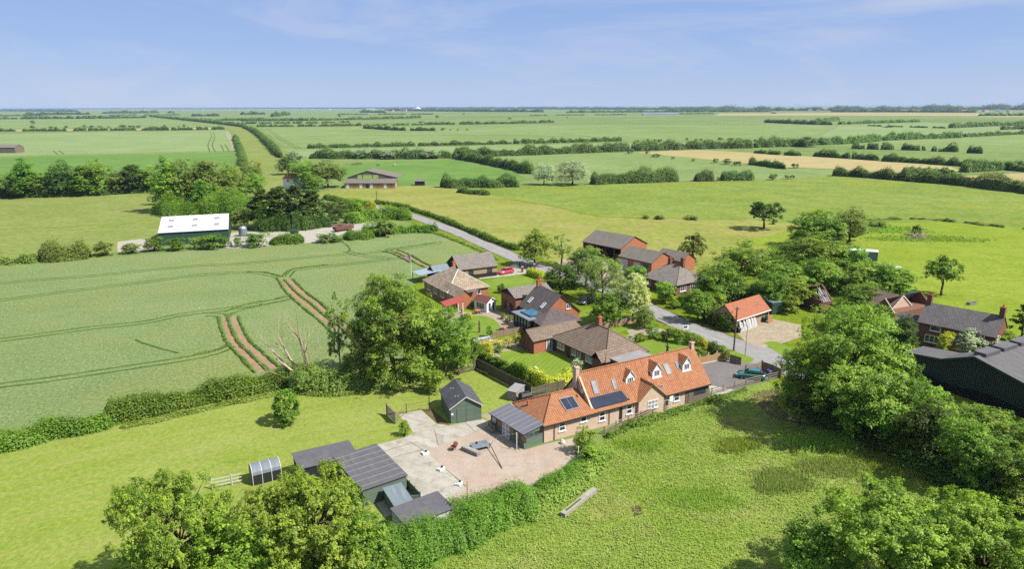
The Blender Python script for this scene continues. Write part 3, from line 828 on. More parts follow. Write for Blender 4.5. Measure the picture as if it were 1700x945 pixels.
# ---------------------------------------------------------------- the long brick house with orange pantiles
H = Frame('brick_house', 'long brown brick house under an orange pantile roof with three white dormers and solar panels', 'house', (903.5, 704.7), (1177, 633.4), 2.5)
R = H.root
LH, DH, ZE, ZR, ZL = H.L, 7.2, 2.5, 6.5, 4.4
XU, XG = 7.2, 16.5                    # where the high block starts; the axis of the front gable
box = (0, LH, 0, DH)
w = MB()
w.box(0, LH, 0, DH, 0, ZE - .12)
for xa, xb in ((XU + .05, XU + .3), (LH - .3, LH - .02)):
    w.hexa([(xa, .1, ZE - .12), (xb, .1, ZE - .12), (xb, DH - .1, ZE - .12), (xa, DH - .1, ZE - .12)], [(xa, DH / 2 - .01, ZR - .16), (xb, DH / 2 - .01, ZR - .16), (xb, DH / 2 + .01, ZR - .16), (xa, DH / 2 + .01, ZR - .16)])
w.box(XG - 2.15, XG + 2.15, -0.35, 0.1, 0, ZE - .1)
w.hexa([(XG - 2.15, -0.348, ZE - .1), (XG + 2.15, -0.348, ZE - .1), (XG + 2.15, -0.1, ZE - .1), (XG - 2.15, -0.1, ZE - .1)], [(XG - .01, -0.348, 4.3), (XG + .01, -0.348, 4.3), (XG + .01, -0.1, 4.3), (XG - .01, -0.1, 4.3)])
w.build('wall', M['mellow_brick'], R)
# roof: lower hipped wing, then the kinked high roof
rf = MB()
ov = 0.28
def prof_low(y): return ZE + (ZL - ZE) * y / (DH / 2)
kz = lambda x: 3.42 + (4.45 - 3.42) * max(0, min(1, (x - 12.5) / 5.5))
def prof_hi(y, x=10.0):
    yk = 1.75
    return ZE + (kz(x) - ZE) * y / yk if y < yk else kz(x) + (ZR - kz(x)) * (y - yk) / (DH / 2 - yk)
T = 0.13
e0 = prof_low(-ov)
lw = [(-ov, -ov, e0), (XU, -ov, e0), (XU, DH / 2, ZL), (3.3, DH / 2, ZL), (-ov, DH + ov, e0), (XU, DH + ov, e0)]
for q in ((0, 1, 2, 3), (4, 0, 3), (5, 4, 3, 2)):
    rf.poly([lw[i] for i in q])
dn = lambda p: (p[0], p[1], p[2] - T)
for i, j in ((0, 1), (4, 0), (5, 4)): rf.poly([dn(lw[i]), dn(lw[j]), lw[j], lw[i]], 1)
rf.poly([dn(lw[i]) for i in (1, 0, 4, 5)], 1)
xs = [XU - .12, 9, 11, 12.5, 14, 15.25, XG, 17.5, 18.4, 20, 22, 24, 26, LH + .18]
for a, b in zip(xs, xs[1:]):
    row = lambda x: [(x, -ov, prof_hi(-ov, x)), (x, 1.75, kz(x)), (x, DH / 2, ZR)]
    ra, rb = row(a), row(b)
    for k in range(2): rf.poly([ra[k], rb[k], rb[k + 1], ra[k + 1]])
    rf.poly([dn(ra[0]), dn(rb[0]), rb[0], ra[0]], 1)
    rf.poly([dn(rb[0]), dn(ra[0]), dn(ra[1]), dn(rb[1])], 1)
    rf.poly([dn(rb[1]), dn(ra[1]), dn(ra[2]), dn(rb[2])], 1)
zb = ZE - (ZR - ZE) / (DH / 2) * ov
x0, x1 = xs[0], xs[-1]
rf.poly([(x1, DH + ov, zb), (x0, DH + ov, zb), (x0, DH / 2, ZR), (x1, DH / 2, ZR)])
rf.poly([(x0, DH + ov, zb - T), (x1, DH + ov, zb - T), (x1, DH / 2, ZR - T), (x0, DH / 2, ZR - T)], 1)
rf.poly([(x1, DH + ov, zb - T), (x0, DH + ov, zb - T), (x0, DH + ov, zb), (x1, DH + ov, zb)], 1)
for x, fl in ((x0, 1), (x1, -1)):
    pr = [(x, -ov, prof_hi(-ov, x)), (x, 1.75, kz(x)), (x, DH / 2, ZR), (x, DH + ov, zb)]
    for a, b in zip(pr, pr[1:]):
        q = [dn(a), a, b, dn(b)]
        rf.poly(q[::fl], 1)
roof_o = rf.build('roof', [M['orange_pantile'], M['soffit']], R)
# front gable roof
gz, gy0, gy1 = 4.42, -0.55, 2.7
gr = MB()
for s in (-1, 1):
    e = (XG + s * 2.42, gy0, ZE - .18); e2 = (XG + s * 2.42, 0.0, ZE - .18); r0_, r1_ = (XG, gy0, gz), (XG, gy1, gz)
    q = [e, e2, r1_, r0_]
    if s > 0: q = q[::-1]
    gr.poly(q[::-1]); gr.poly([dn(p) for p in q], 1)
    q2 = [dn(e), dn(r0_), r0_, e]
    gr.poly(q2 if s > 0 else q2[::-1], 1)
gr.build('gable_roof', [M['orange_pantile'], M['soffit']], R)
rc = MB()
ridge_caps(rc, [((3.3, DH / 2, ZL + .02), (XU - .1, DH / 2, ZL + .02)), ((3.3, DH / 2, ZL + .02), (-ov, -ov, e0 + .02)), ((3.3, DH / 2, ZL + .02), (-ov, DH + ov, e0 + .02)),
                ((x0, DH / 2, ZR + .02), (x1, DH / 2, ZR + .02)), ((XG, gy0, gz + .02), (XG, gy1 - .1, gz + .02))], 0.12)
rc.build('ridge_tiles', M['orange_pantile'], R)
for a_, b_, z_ in ((-ov, XU, e0 - .1), (XU + .01, XG - 2.4, e0 - .02)):
    gt = MB(); gt.bar((a_, -ov - .07, z_), (b_, -ov - .07, z_), .12, .1); gt.build('gutter', M['dark_paint'], R)
gt = MB(); gt.bar((XG + 2.4, -ov - .07, prof_hi(-ov, 20) - .1), (LH + .15, -ov - .07, prof_hi(-ov, 20) - .1), .12, .1)
gt.build('gutter', M['dark_paint'], R)
for x in (1.45, 9.8, 18.85):
    gt = MB(); gt.tube((x, -.1, 0), (x, -.1, 2.3), .045, .045, 6); gt.build('downpipe', M['dark_paint'], R)
for px, zz in (((571, 215), 1), ((1395, 62), 0)):
    pass
chimney(R, XU - .1, DH / 2 + .1, ZL, 7.35, .55, .7, 'mellow_brick', 1)
chimney(R, LH - .25, DH / 2, ZR - .6, 7.3, .5, .6, 'mellow_brick', 1)
# dormers
def dormer(px, zs):
    x, y, z = H.onroof(px, lambda yy: prof_hi(yy, 10 if px[0] < 1060 else 22))
    xk = 10 if px[0] < 1060 else 22
    wd, hw, hr_ = 1.5, 1.2, 0.95
    yf = y - .1
    zf = prof_hi(yf, xk) - .12
    zt = zf + hw
    ztop = zt + hr_
    yb = yf
    while prof_hi(yb, xk) < zt: yb += .05
    yr = yf
    while prof_hi(yr, xk) < ztop and yr < DH / 2: yr += .05
    d = MB()
    hwid = wd / 2
    d.hexa([(x - hwid, yf, zf - .3), (x + hwid, yf, zf - .3), (x + hwid, yb, zf - .3), (x - hwid, yb, zf - .3)], [(x - hwid, yf, zt), (x + hwid, yf, zt), (x + hwid, yb, zt), (x - hwid, yb, zt)])
    d.hexa([(x - hwid, yf, zt), (x + hwid, yf, zt), (x + hwid, yf + .1, zt), (x - hwid, yf + .1, zt)], [(x - .01, yf, ztop - .1), (x + .01, yf, ztop - .1), (x + .01, yf + .1, ztop - .1), (x - .01, yf + .1, ztop - .1)])
    d.box(x - hwid - .1, x + hwid + .1, yf - .14, yf - .02, zf + .0, zf + .12)
    o = d.build('dormer', M['white_paint'], R)
    r_ = MB()
    for s in (-1, 1):
        ex = x + s * (hwid + .14)
        ez = zt - .14 * hr_ / hwid
        q = [(ex, yf - .14, ez), (ex, yb + .1, ez), (x, yr, ztop), (x, yf - .14, ztop)]
        if s > 0: q = q[::-1]
        dd = lambda p: (p[0], p[1], p[2] - .08)
        r_.poly(q[::-1]); r_.poly([dd(p) for p in q], 1)
        q2 = [dd((ex, yf - .14, ez)), dd((x, yf - .14, ztop)), (x, yf - .14, ztop), (ex, yf - .14, ez)]
        r_.poly(q2 if s > 0 else q2[::-1], 1)
        q3 = [(ex, yf - .14, ez), (ex, yb + .1, ez), dd((ex, yb + .1, ez)), dd((ex, yf - .14, ez))]
        r_.poly(q3 if s > 0 else q3[::-1], 1)
    r_.build('dormer_roof', [M['orange_pantile'], M['white_paint']], o)
    window(o, (x - 1, x + 1, yf, yf + 1), 'f', x, zf + .25, .9, .88, 3, 1, 'white_paint', sill=False, bw=.06)
for px in ((1045.5, 636), (1089.5, 624.5), (1139, 613.5)): dormer(px, 0)
for px, wd, hh, g in (((987.5, 643.5), .8, 1.75, 'curtain_glass'), ((1019.5, 638.5), .55, 1.35, 'curtain_glass'), ((1107.5, 613), .85, 1.6, 'curtain_glass'), ((1124.5, 607), .5, 1.1, 'sky_glass')):
    xk = 10 if px[0] < 1060 else 22
    pf = lambda yy, xk=xk: prof_hi(yy, xk)
    x, y, z = H.onroof(px, pf)
    roof_window(R, x, y, pf, wd, hh, glass=g)
x, y, z = H.onroof((1098.5, 642), lambda yy: prof_hi(yy, 22))
roof_window(R, x, y, lambda yy: prof_hi(yy, 22), .45, .4, 'roof_vent', 'lead', 'dark_void')
# photovoltaic array on the catslide and the solar thermal panel on the low wing
pvx0, pvx1 = 7.7, 13.3
pv = MB(); cell = MB()
def pvpt(a, bb, c): return (a, bb, prof_hi(bb, 9) + c)
pv.hexa([pvpt(pvx0, .18, .02), pvpt(pvx1, .18, .02), pvpt(pvx1, 1.72, .02), pvpt(pvx0, 1.72, .02)], [pvpt(pvx0, .18, .09), pvpt(pvx1, .18, .09), pvpt(pvx1, 1.72, .09), pvpt(pvx0, 1.72, .09)])
po = pv.build('solar_array', M['car_black'], R)
n = 4
for i in range(n):
    for j in range(2):
        a0, a1 = pvx0 + (pvx1 - pvx0) * i / n + .025, pvx0 + (pvx1 - pvx0) * (i + 1) / n - .025
        b0, b1 = .18 + 1.54 * j / 2 + .025, .18 + 1.54 * (j + 1) / 2 - .025
        cell.hexa([pvpt(a0, b0, .091), pvpt(a1, b0, .091), pvpt(a1, b1, .091), pvpt(a0, b1, .091)], [pvpt(a0, b0, .1), pvpt(a1, b0, .1), pvpt(a1, b1, .1), pvpt(a0, b1, .1)])
cell.build('solar_cells', M['pv_glass'], po)
x, y, z = H.onroof((945, 670.5), prof_low)
roof_window(R, x, y, prof_low, 2.1, 2.0, 'solar_collector', 'steel', 'pv_glass', 2, .08, .1)
x, y, z = H.onroof((867.5, 675.5), lambda yy: ZE + .95)
cw = MB(); cw.lathe([(.16, -.4), (.17, .1), (.13, .15), (.12, .4), (.17, .42), (.17, .5), (.05, .52)], (-0.28 + .9, 5.0, prof_low(1.0)), 10)
cw.build('roof_cowl', M['terracotta'], R)
# windows and doors along the front
fr = lambda px, z: H.loc(px, z)[0]
for px, wd, hh, z, ny in (((933, 709), .95, 1.25, .95, 2), ((965.5, 697.5), .95, .8, 1.4, 1), ((999.5, 691.5), .95, 1.3, .85, 2), ((1043, 678.5), .95, 1.35, .8, 2)):
    window(R, box, 'f', fr(px, 1.5), z, wd, hh, 1, ny, bw=.11)
window(R, (0, LH, -0.35, DH), 'f', fr((1080.5, 669), 1.5) - .1, .95, 1.75, 1.15, 3, 2, bw=.09, glass='curtain_glass')
window(R, box, 'f', fr((1120.5, 657), 1.5), .8, 1.0, 1.35, 1, 2, bw=.11)
panel(R, box, 'f', fr((1027, 687), 1.0), .02, .45, 2.15, 'dark_paint', 'door', .06)
xb0 = fr((1132, 655), 1.2)
cl = MB(); cl.box(xb0, LH + .02, -.06, 0.01, 0.03, 2.34)
cl.build('timber_cladding', M['grey_boards'], R)
panel(R, box, 'f', (xb0 + LH) / 2 + .3, .95, 2.5, 1.2, 'window_glass', 'wide_window', .04, 'wide dark glazed opening in the timber cladding', .06)
panel(R, box, 'f', xb0 + .95, .05, .95, 2.1, 'grey_boards', 'boarded_door', .05, None, .06)
dish = MB(); dish.lathe([(.02, 0), (.18, .03), (.3, .09), (.29, .1), (.16, .05)], (0, 0, 0), 12)
od = dish.build('satellite_dish', M['cream_paint'], R)
od.location = (XU - .22, 2.0, 4.6); od.rotation_euler = (0, math.radians(-80), 0)

# green timber lean-to with the corrugated roof
Q = Frame('garden_room', 'green boarded lean to garden room with a grey ribbed roof and white french doors', 'garden room', (814.7, 686.4), (869.8, 720.7), 2.05)
q, LQ = Q.root, Q.L
DQ = 3.0
bq = (0, LQ, 0, DQ)
w = MB(); w.box(0, LQ, 0, DQ, 0, 1.95); w.hexa([(0, DQ * .3, 1.95), (LQ, DQ * .3, 1.95), (LQ, DQ, 1.95), (0, DQ, 1.95)], [(0, DQ * .3, 2.05), (LQ, DQ * .3, 2.05), (LQ, DQ, 2.4), (0, DQ, 2.4)])
w.build('wall', M['green_boards'], q)
r_ = MB(); r_.hexa([(-.2, -.25, 2.02), (LQ + .2, -.25, 2.02), (LQ + .2, DQ + .0, 2.48), (-.2, DQ + .0, 2.48)], [(-.2, -.25, 2.1), (LQ + .2, -.25, 2.1), (LQ + .2, DQ + .0, 2.56), (-.2, DQ + .0, 2.56)])
ro = r_.build('roof', M['grey_sheet'], q)
bt = MB()
for k in range(9):
    x = -.15 + (LQ + .3) * k / 8
    bt.bar((x, -.25, 2.12), (x, DQ, 2.58), .06, .06)
bt.build('roof_batten', M['lead'], ro)
for p, wd in ((.75, 1.0), (1.95, 1.0), (4.6, .9), (5.7, .9), (7.0, 1.1)): window(q, bq, 'f', p, .95, wd, .85, 1, 1, 'green_boards', 'tan_wood' if p > 1.5 else 'curtain_glass', sill=False, bw=.06)
for p in (2.95, 3.72): window(q, bq, 'f', p, .06, .76, 1.85, 1, 3, 'white_paint', 'curtain_glass', 'french_door', False, .09)
for p in (.75, 2.1): window(q, bq, 'r', p, 1.3, 1.2, .6, 1, 1, 'green_boards', 'window_glass', sill=False, bw=.06)

# green boarded shed
S = Frame('boarded_shed', 'green boarded shed with double doors and a dark felt gable roof beside the concrete pad', 'shed', (748, 678), (799, 671), 2.25)
q, LS = S.root, S.L
DS = 6.0
w = MB(); walls(w, 0, LS, 0, DS, 2.3, 3.55, 'y'); w.build('wall', M['green_boards'], q)
r_ = MB(); roof_solid(r_, 0, LS, 0, DS, 2.3, 3.65, 0, 0, .08, 'y', .22, .18, 0, 1)
ro = r_.build('roof', [M['felt_shingle'], M['dark_paint']], q)
ba = MB()
for s in (-1, 1): ba.bar((LS / 2 + s * (LS / 2 + .22), -.2, 2.08), (LS / 2, -.2, 3.57), .03, .14)
ba.build('barge_board', M['cream_paint'], q)
for y in (1.2, 3.9):
    for dy in (0, .5):
        rr = MB(); xx = LS / 2 - .6 - dy * .5; zz = 3.65 - (.6 + dy * .5) * 1.35 / (LS / 2)
        rr.bar((xx - .25, y + dy, zz - .1), (xx - .05, y + dy, zz + .06), .05, .05)
        rr.build('roof_clip', M['cream_paint'], ro)
for s in (-1, 1): panel(q, (0, LS, 0, DS), 'f', LS / 2 + s * .62, .05, 1.2, 2.0, 'green_boards', 'door', .05)
panel(q, (0, LS, 0, DS), 'f', .2, 1.2, .28, .28, 'white_paint', 'notice_plate', .03)

# ---------------------------------------------------------------- foreground outbuildings in the hedge
def flat_shed(name, label, a, b, c, z0, z1, roof, wall, t=.08, group=None, battens=0, ov=.12):
    f = Frame(name, label, 'shed', a, b, z0, group)
    D = f.loc(c, z0)[1]
    ya, yb = (D, 0) if D < 0 else (0, D)
    L = f.L
    w = MB(); w.box(.02, L - .02, ya + .02, yb - .02, 0, min(z0, z1) - .03)
    w.build('wall', M[wall], f.root)
    r_ = MB()
    za, zb_ = (z1, z0) if D < 0 else (z0, z1)
    r_.hexa([(-ov, ya - ov, za), (L + ov, ya - ov, za), (L + ov, yb + ov, zb_), (-ov, yb + ov, zb_)], [(-ov, ya - ov, za + t), (L + ov, ya - ov, za + t), (L + ov, yb + ov, zb_ + t), (-ov, yb + ov, zb_ + t)])
    ro = r_.build('roof', M[roof], f.root)
    if battens:
        bt = MB()
        for k in range(battens):
            y = ya + (yb - ya) * (k + .5) / battens
            zz = za + (zb_ - za) * (k + .5) / battens + t
            bt.bar((-ov, y, zz + .02), (L + ov, y, zz + .02), .06, .05)
        bt.build('roof_batten', M['lead'], ro)
    return f, ya, yb
flat_shed('felt_roofed_shed', 'dark shed with a low felted roof at the back of the outbuildings by the paddock', (486, 754), (578, 733), (592, 757), 2.2, 2.2, 'dark_felt', 'black_boards')
fB, ya, yb = flat_shed('open_shed', 'long open fronted shed with a dark ribbed roof crossed by pale battens', (555, 760), (624, 739), (668, 788), 2.3, 2.0, 'black_sheet', 'green_boards', battens=7)
flat_shed('low_shed', 'low shed with a black felt roof half buried in the hedge beside the gravel', (650, 846), (725.5, 818), (751, 842), 1.9, 1.7, 'dark_felt', 'white_boards')
flat_shed('grey_roofed_shed', 'small shed with a blue grey sheet roof between the dark roofed sheds', (637, 812), (665, 804), (680, 833), 1.7, 1.4, 'blue_grey_sheet', 'green_boards')
pf = MB()
a, b2 = P(672, 808), P(698, 836)
pf.bar((a.x, a.y, .6), (b2.x, b2.y, .6), .06, 1.2); c_ = P(676, 838); pf.bar((b2.x, b2.y, .5), (c_.x, c_.y, .5), .06, .95)
for k in range(4):
    p = a.lerp(b2, k / 3); pf.box(p.x - .06, p.x + .06, p.y - .06, p.y + .06, 0, 1.35)
tag(pf.build('pen_fence', M['green_boards']), 'green boarded pen fence at the open end of the ribbed roof shed', 'fence')
# blue grey polycarbonate shelter
G = Frame('rounded_shelter', 'blue grey shelter with a rounded three bay roof beside the white rails', 'shelter', (418, 800), (464.5, 788), 0)
q, L = G.root, G.L
arc = [(math.cos(t) * 1.1 - 1.1 + 1.1, 1.2 + math.sin(t) * .85) for t in [math.pi * k / 8 for k in range(9)]]
sh = MB(); rb = MB()
for k in range(8):
    (y0_, z0_), (y1_, z1_) = arc[k], arc[k + 1]
    sh.poly([(0, y0_, z0_), (0, y1_, z1_), (L, y1_, z1_), (L, y0_, z0_)])
    for x in (0, L / 3, 2 * L / 3, L): rb.bar((x, y0_, z0_), (x, y1_, z1_), .06, .06)
for x in (0, L): sh.poly([(x, y, z) for y, z in arc] + [(x, -1.1, 0), (x, 1.1, 0)])
sh.poly([(0, 1.1, 0), (L, 1.1, 0), (L, 1.1, 1.2), (0, 1.1, 1.2)])
for x in (0, L / 3, 2 * L / 3, L): rb.bar((x, -1.1, 0), (x, -1.1, 1.2), .06, .06); rb.bar((x, 1.1, 0), (x, 1.1, 1.2), .06, .06)
sh.build('cover', M['blue_grey_sheet'], q); rb.build('hoop', M['cream_paint'], q)
dk = MB(); dk.box(.05, L - .05, -1.09, -1.06, .0, 1.2); dk.build('side_panel', M['black_plastic'], q)

# ---------------------------------------------------------------- houses along the lane
# black boarded garage
f = Frame('black_gabled_garage', 'long garage with a grey tile roof and black boarded gable beside the red car', 'garage', (763, 447), (825, 440), 2.7)
q, L, D = f.root, f.L, 8.2
bx = (0, L, 0, D)
w = MB(); walls(w, 0, L, 0, D, 2.7, 5.2); w.build('wall', M['pale_brick'], q)
r_ = MB(); roof_solid(r_, 0, L, 0, D, 2.7, 5.2, og=.25, m2=1); r_.build('roof', [M['grey_tile'], M['dark_paint']], q)
gb = MB(); gb.hexa([(-.05, .05, 0.05), (-.003, .05, 0.05), (-.003, D - .05, 0.05), (-.05, D - .05, 0.05)], [(-.05, .05, 2.5), (-.003, .05, 2.5), (-.003, D - .05, 2.5), (-.05, D - .05, 2.5)])
gb.hexa([(-.05, .05, 2.5), (-.003, .05, 2.5), (-.003, D - .05, 2.5), (-.05, D - .05, 2.5)], [(-.05, D / 2 - .01, 4.95), (-.003, D / 2 - .01, 4.95), (-.003, D / 2 + .01, 4.95), (-.05, D / 2 + .01, 4.95)])
gb.build('gable_boarding', M['black_boards'], q)
panel(q, bx, 'f', L / 2, .03, L - .1, .95, 'black_boards', 'plinth_boarding', .05)
window(q, bx, 'f', L * .3, 1.05, 1.3, 1.1, 2, 1, 'dark_paint'); window(q, bx, 'f', L * .8, 1.2, 1.3, .95, 2, 1, 'dark_paint')
# hipped bungalow in front of it
f = Frame('hipped_bungalow', 'brick bungalow with a striped brown hipped tile roof behind the big ash tree', 'bungalow', (704, 464), (760, 493.5), 2.6)
q, L, D = f.root, 12.3, 9.5
bx = (0, L, 0, D)
w = MB(); w.box(0, L, 0, D, 0, 2.45); w.box(L, 17.2, 0.0, 2.9, 0, 2.45)
w.hexa([(17.0, 0, 2.45), (17.2, 0, 2.45), (17.2, 2.9, 2.45), (17.0, 2.9, 2.45)], [(17.0, 1.44, 3.75), (17.2, 1.44, 3.75), (17.2, 1.46, 3.75), (17.0, 1.46, 3.75)])
w.build('wall', M['orange_brick'], q)
r_ = MB(); tp = roof_solid(r_, 0, L, 0, D, 2.6, 5.8, 4.75, 4.75, m2=1)
roof_solid(r_, L - 3.2, 17.2, 0, 2.9, 2.6, 4.0, m2=1, ov=.25)
ro = r_.build('roof', [M['striped_tile'], M['soffit']], q)
rc = MB(); ridge_caps(rc, [(tp[4], tp[5])] + [(tp[4], tp[i]) for i in (0, 3)] + [(tp[5], tp[i]) for i in (1, 2)], .1); rc.build('ridge_tiles', M['cream_paint'], ro)
chimney(q, 4.4, 5.3, 5.2, 6.9, .6, .6, 'orange_brick', 1)
for p, wd in ((2.5, 1.8), (6.0, 1.8), (9.5, 1.6), (13.0, 1.5)): window(q, (0, 17.2, 0, D), 'f', p, .8, wd, 1.3, 2, 1)
window(q, bx, 'r', 7.3, 1.1, .9, 1.0, 1, 1); panel(q, bx, 'r', 4.3, .03, 1.0, 2.0, 'white_paint', 'door')
pch = MB(); pch.hexa([(L, 2.9, 2.3), (L + 1.9, 2.9, 2.3), (L + 1.9, 6.3, 2.3), (L, 6.3, 2.3)], [(L, 2.9, 2.42), (L + 1.9, 2.9, 2.42), (L + 1.9, 6.3, 2.42), (L, 6.3, 2.42)])
pch.build('porch_roof', M['slate_tile'], q)
# little black shed and blue canopy left of it
f = Frame('black_hut', 'small black boarded hut with a grey roof at the edge of the wheat', 'hut', (709, 447), (722, 452.5), 2.2)
q, L, D = f.root, f.L, 4.2
w = MB(); walls(w, 0, L, 0, D, 2.1, 3.3, 'y'); w.build('wall', M['black_boards'], q)
r_ = MB(); roof_solid(r_, 0, L, 0, D, 2.1, 3.4, axis='y', m2=1, ov=.15); r_.build('roof', [M['blue_grey_sheet'], M['dark_paint']], q)
f = Frame('canopy', 'pale blue sheet canopy on posts beside the small black hut', 'canopy', (684, 451.5), (698, 458), 2.0)
q, L, D = f.root, f.L, 5.0
r_ = MB(); r_.hexa([(0, 0, 2.0), (L, 0, 2.0), (L, D, 2.4), (0, D, 2.4)], [(0, 0, 2.06), (L, 0, 2.06), (L, D, 2.46), (0, D, 2.46)]); r_.build('roof', M['pale_blue_sheet'], q)
for x in (.1, L - .1):
    for y in (.1, D - .1):
        pp = MB(); pp.box(x - .06, x + .06, y - .06, y + .06, 0, 2.02 + y * .08); pp.build('post', M['dark_paint'], q)
# red tiled canopy and the white summerhouse on the patio
f = Frame('tiled_canopy', 'small canopy with a red tile roof on white posts by the patio', 'canopy', (733, 501), (741, 508), 2.3)
q, L, D = f.root, f.L, 3.6
r_ = MB(); r_.hexa([(-.2, -.2, 2.1), (L + .2, -.2, 2.1), (L + .2, D, 2.9), (-.2, D, 2.9)], [(-.2, -.2, 2.2), (L + .2, -.2, 2.2), (L + .2, D, 3.0), (-.2, D, 3.0)]); r_.build('roof', M['red_tile'], q)
for x in (0.1, L - .1):
    for y, h in ((.1, 2.15), (D - .2, 2.9)):
        pp = MB(); pp.box(x - .07, x + .07, y - .07, y + .07, 0, h); pp.build('post', M['white_paint'], q)
f = Frame('summerhouse', 'white summerhouse with dark glass doors and a maroon gable roof on the patio', 'summerhouse', (808, 503), (823.5, 498.5), 2.1)
q, L, D = f.root, f.L, 3.6
w = MB(); walls(w, 0, L, 0, D, 2.1, 2.9, 'y'); w.build('wall', M['white_paint'], q)
r_ = MB(); roof_solid(r_, 0, L, 0, D, 2.1, 3.0, axis='y', m2=1, ov=.2, og=.25); r_.build('roof', [M['maroon_roof'], M['white_paint']], q)
for p in (L * .3, L * .7): window(q, (0, L, 0, D), 'f', p, .08, .72, 1.85, 1, 1, 'white_paint', 'window_glass', 'glazed_door', False)
window(q, (0, L, 0, D), 'l', D * .5, .5, 2.2, 1.3, 3, 1)
# the central house
f = Frame('central_house', 'brick house with a steep dark tile roof and a roof lantern over its garden room', 'house', (865, 506), (908, 530), 3.0)
q, L, D = f.root, 8.2, 8.1
X0 = -.4
w = MB(); walls(w, X0, L, 0, D, 3.0, 6.5); w.build('wall', M['orange_brick'], q)
r_ = MB(); roof_solid(r_, X0, L, 0, D, 3.0, 6.5, og=.25, m2=1); ro = r_.build('roof', [M['dark_tile'], M['soffit']], q)
chimney(q, X0 + .2, D / 2, 5.6, 7.5, .6, 1.0, 'orange_brick', 2)
pf = slope_fn(0, 3.0, D / 2, 6.5)
for px in ((881, 498), (902, 507)):
    x, y, z = f.onroof(px, pf); roof_window(q, x, y, pf, .8, 1.3, glass='curtain_glass', frame='white_paint')
window(q, (X0, L, 0, D), 'r', 5.6, 3.6, .8, 1.0, 2, 1)
# its hipped front wing and its orangery as parts, laid out in their own frames
def subframe(fr_, a, b, z):
    (ax, ay), (bx_, by) = fr_.loc(a, z), fr_.loc(b, z)
    return ax, ay, math.atan2(by - ay, bx_ - ax), math.hypot(bx_ - ax, by - ay)
def part(mb, name, mats, parent, sf):
    return mb.build(name, mats, parent, loc=(sf[0], sf[1], 0), rz=sf[2])
sf = subframe(f, (899.4, 539.4), (963, 530.4), 2.5)
Lw = sf[3]
w = MB(); w.box(0, Lw, 0, 6.6, 0, 2.36); wo = part(w, 'wing', M['red_brick'], q, sf)
r_ = MB(); tp = roof_solid(r_, 0, Lw, 0, 7.6, 2.5, 4.3, 3.9, 0, axis='y', m2=1, og=0); part(r_, 'wing_roof', [M['dark_tile'], M['soffit']], q, sf)
window(wo, (0, Lw, 0, 6.6), 'f', 5.6, .9, 1.5, 1.1, 2, 1); window(wo, (0, Lw, 0, 6.6), 'f', 2.2, .9, 1.8, 1.1, 2, 1); window(wo, (0, Lw, 0, 6.6), 'l', 1.6, .7, 1.6, 1.3, 2, 1, 'dark_paint')
sf = subframe(f, (851.5, 518.5), (878, 532), 2.6)
Lo, Do = sf[3], 4.6
w = MB(); w.box(.1, Lo - .1, .1, Do, 0, .4)
for k in range(6):
    x = .12 + (Lo - .3) * k / 5; w.box(x, x + .16, .1, .26, .4, 2.5)
for k in range(4):
    y = .3 + (Do - .4) * k / 3; w.box(.1, .26, y, y + .14, .4, 2.5); w.box(Lo - .26, Lo - .1, y, y + .14, .4, 2.5)
oo = part(w, 'orangery', M['dark_paint'], q, sf)
w = MB(); w.box(.2, Lo - .2, .2, Do - .1, .4, 2.48); w.build('glazing', M['window_glass'], oo)
r_ = MB(); r_.box(-.25, Lo + .25, -.25, Do + .1, 2.5, 2.72); r_.build('flat_roof', M['blue_grey_sheet'], oo)
lf = MB(); lf.box(1.2, Lo - 1.0, .9, Do - .6, 2.72, 2.95); lf.hexa([(1.3, 1.0, 2.95), (Lo - 1.1, 1.0, 2.95), (Lo - 1.1, Do - .7, 2.95), (1.3, Do - .7, 2.95)], [(2.2, 2.1, 3.4), (Lo - 2.0, 2.1, 3.4), (Lo - 2.0, Do - 1.8, 3.4), (2.2, Do - 1.8, 3.4)], 1)
lf.build('roof_lantern', [M['dark_paint'], M['lantern_glass']], oo)
# rear block with the dark boarded gable
f2 = Frame('rear_cottage', 'brick cottage with a dark boarded gable and grey roof joined behind the central house', 'cottage', (832, 482.7), (856, 494), 3.9)
q, L, D = f2.root, f2.L, 8.5
w = MB(); w.box(0, L, 0, D, 0, 3.75); w.build('wall', M['red_brick'], q)
gb = MB(); gb.hexa([(0, .01, 3.76), (L, .01, 3.76), (L, .2, 3.76), (0, .2, 3.76)], [(L / 2 - .01, .01, 4.95), (L / 2 + .01, .01, 4.95), (L / 2 + .01, .2, 4.95), (L / 2 - .01, .2, 4.95)]); gb.build('gable_boarding', M['black_boards'], q)
r_ = MB(); roof_solid(r_, 0, L, 0, D, 3.9, 5.15, axis='y', m2=1, og=.3); r_.build('roof', [M['grey_tile'], M['dark_paint']], q)
window(q, (0, L, 0, D), 'f', 1.7, .8, 1.1, 1.6, 2, 1, 'dark_paint'); window(q, (0, L, 0, D), 'f', 4.2, .2, 1.3, 2.0, 2, 1, 'dark_paint'); window(q, (0, L, 0, D), 'f', 3, 4.05, .7, .45, 1, 1, 'dark_paint', sill=False)
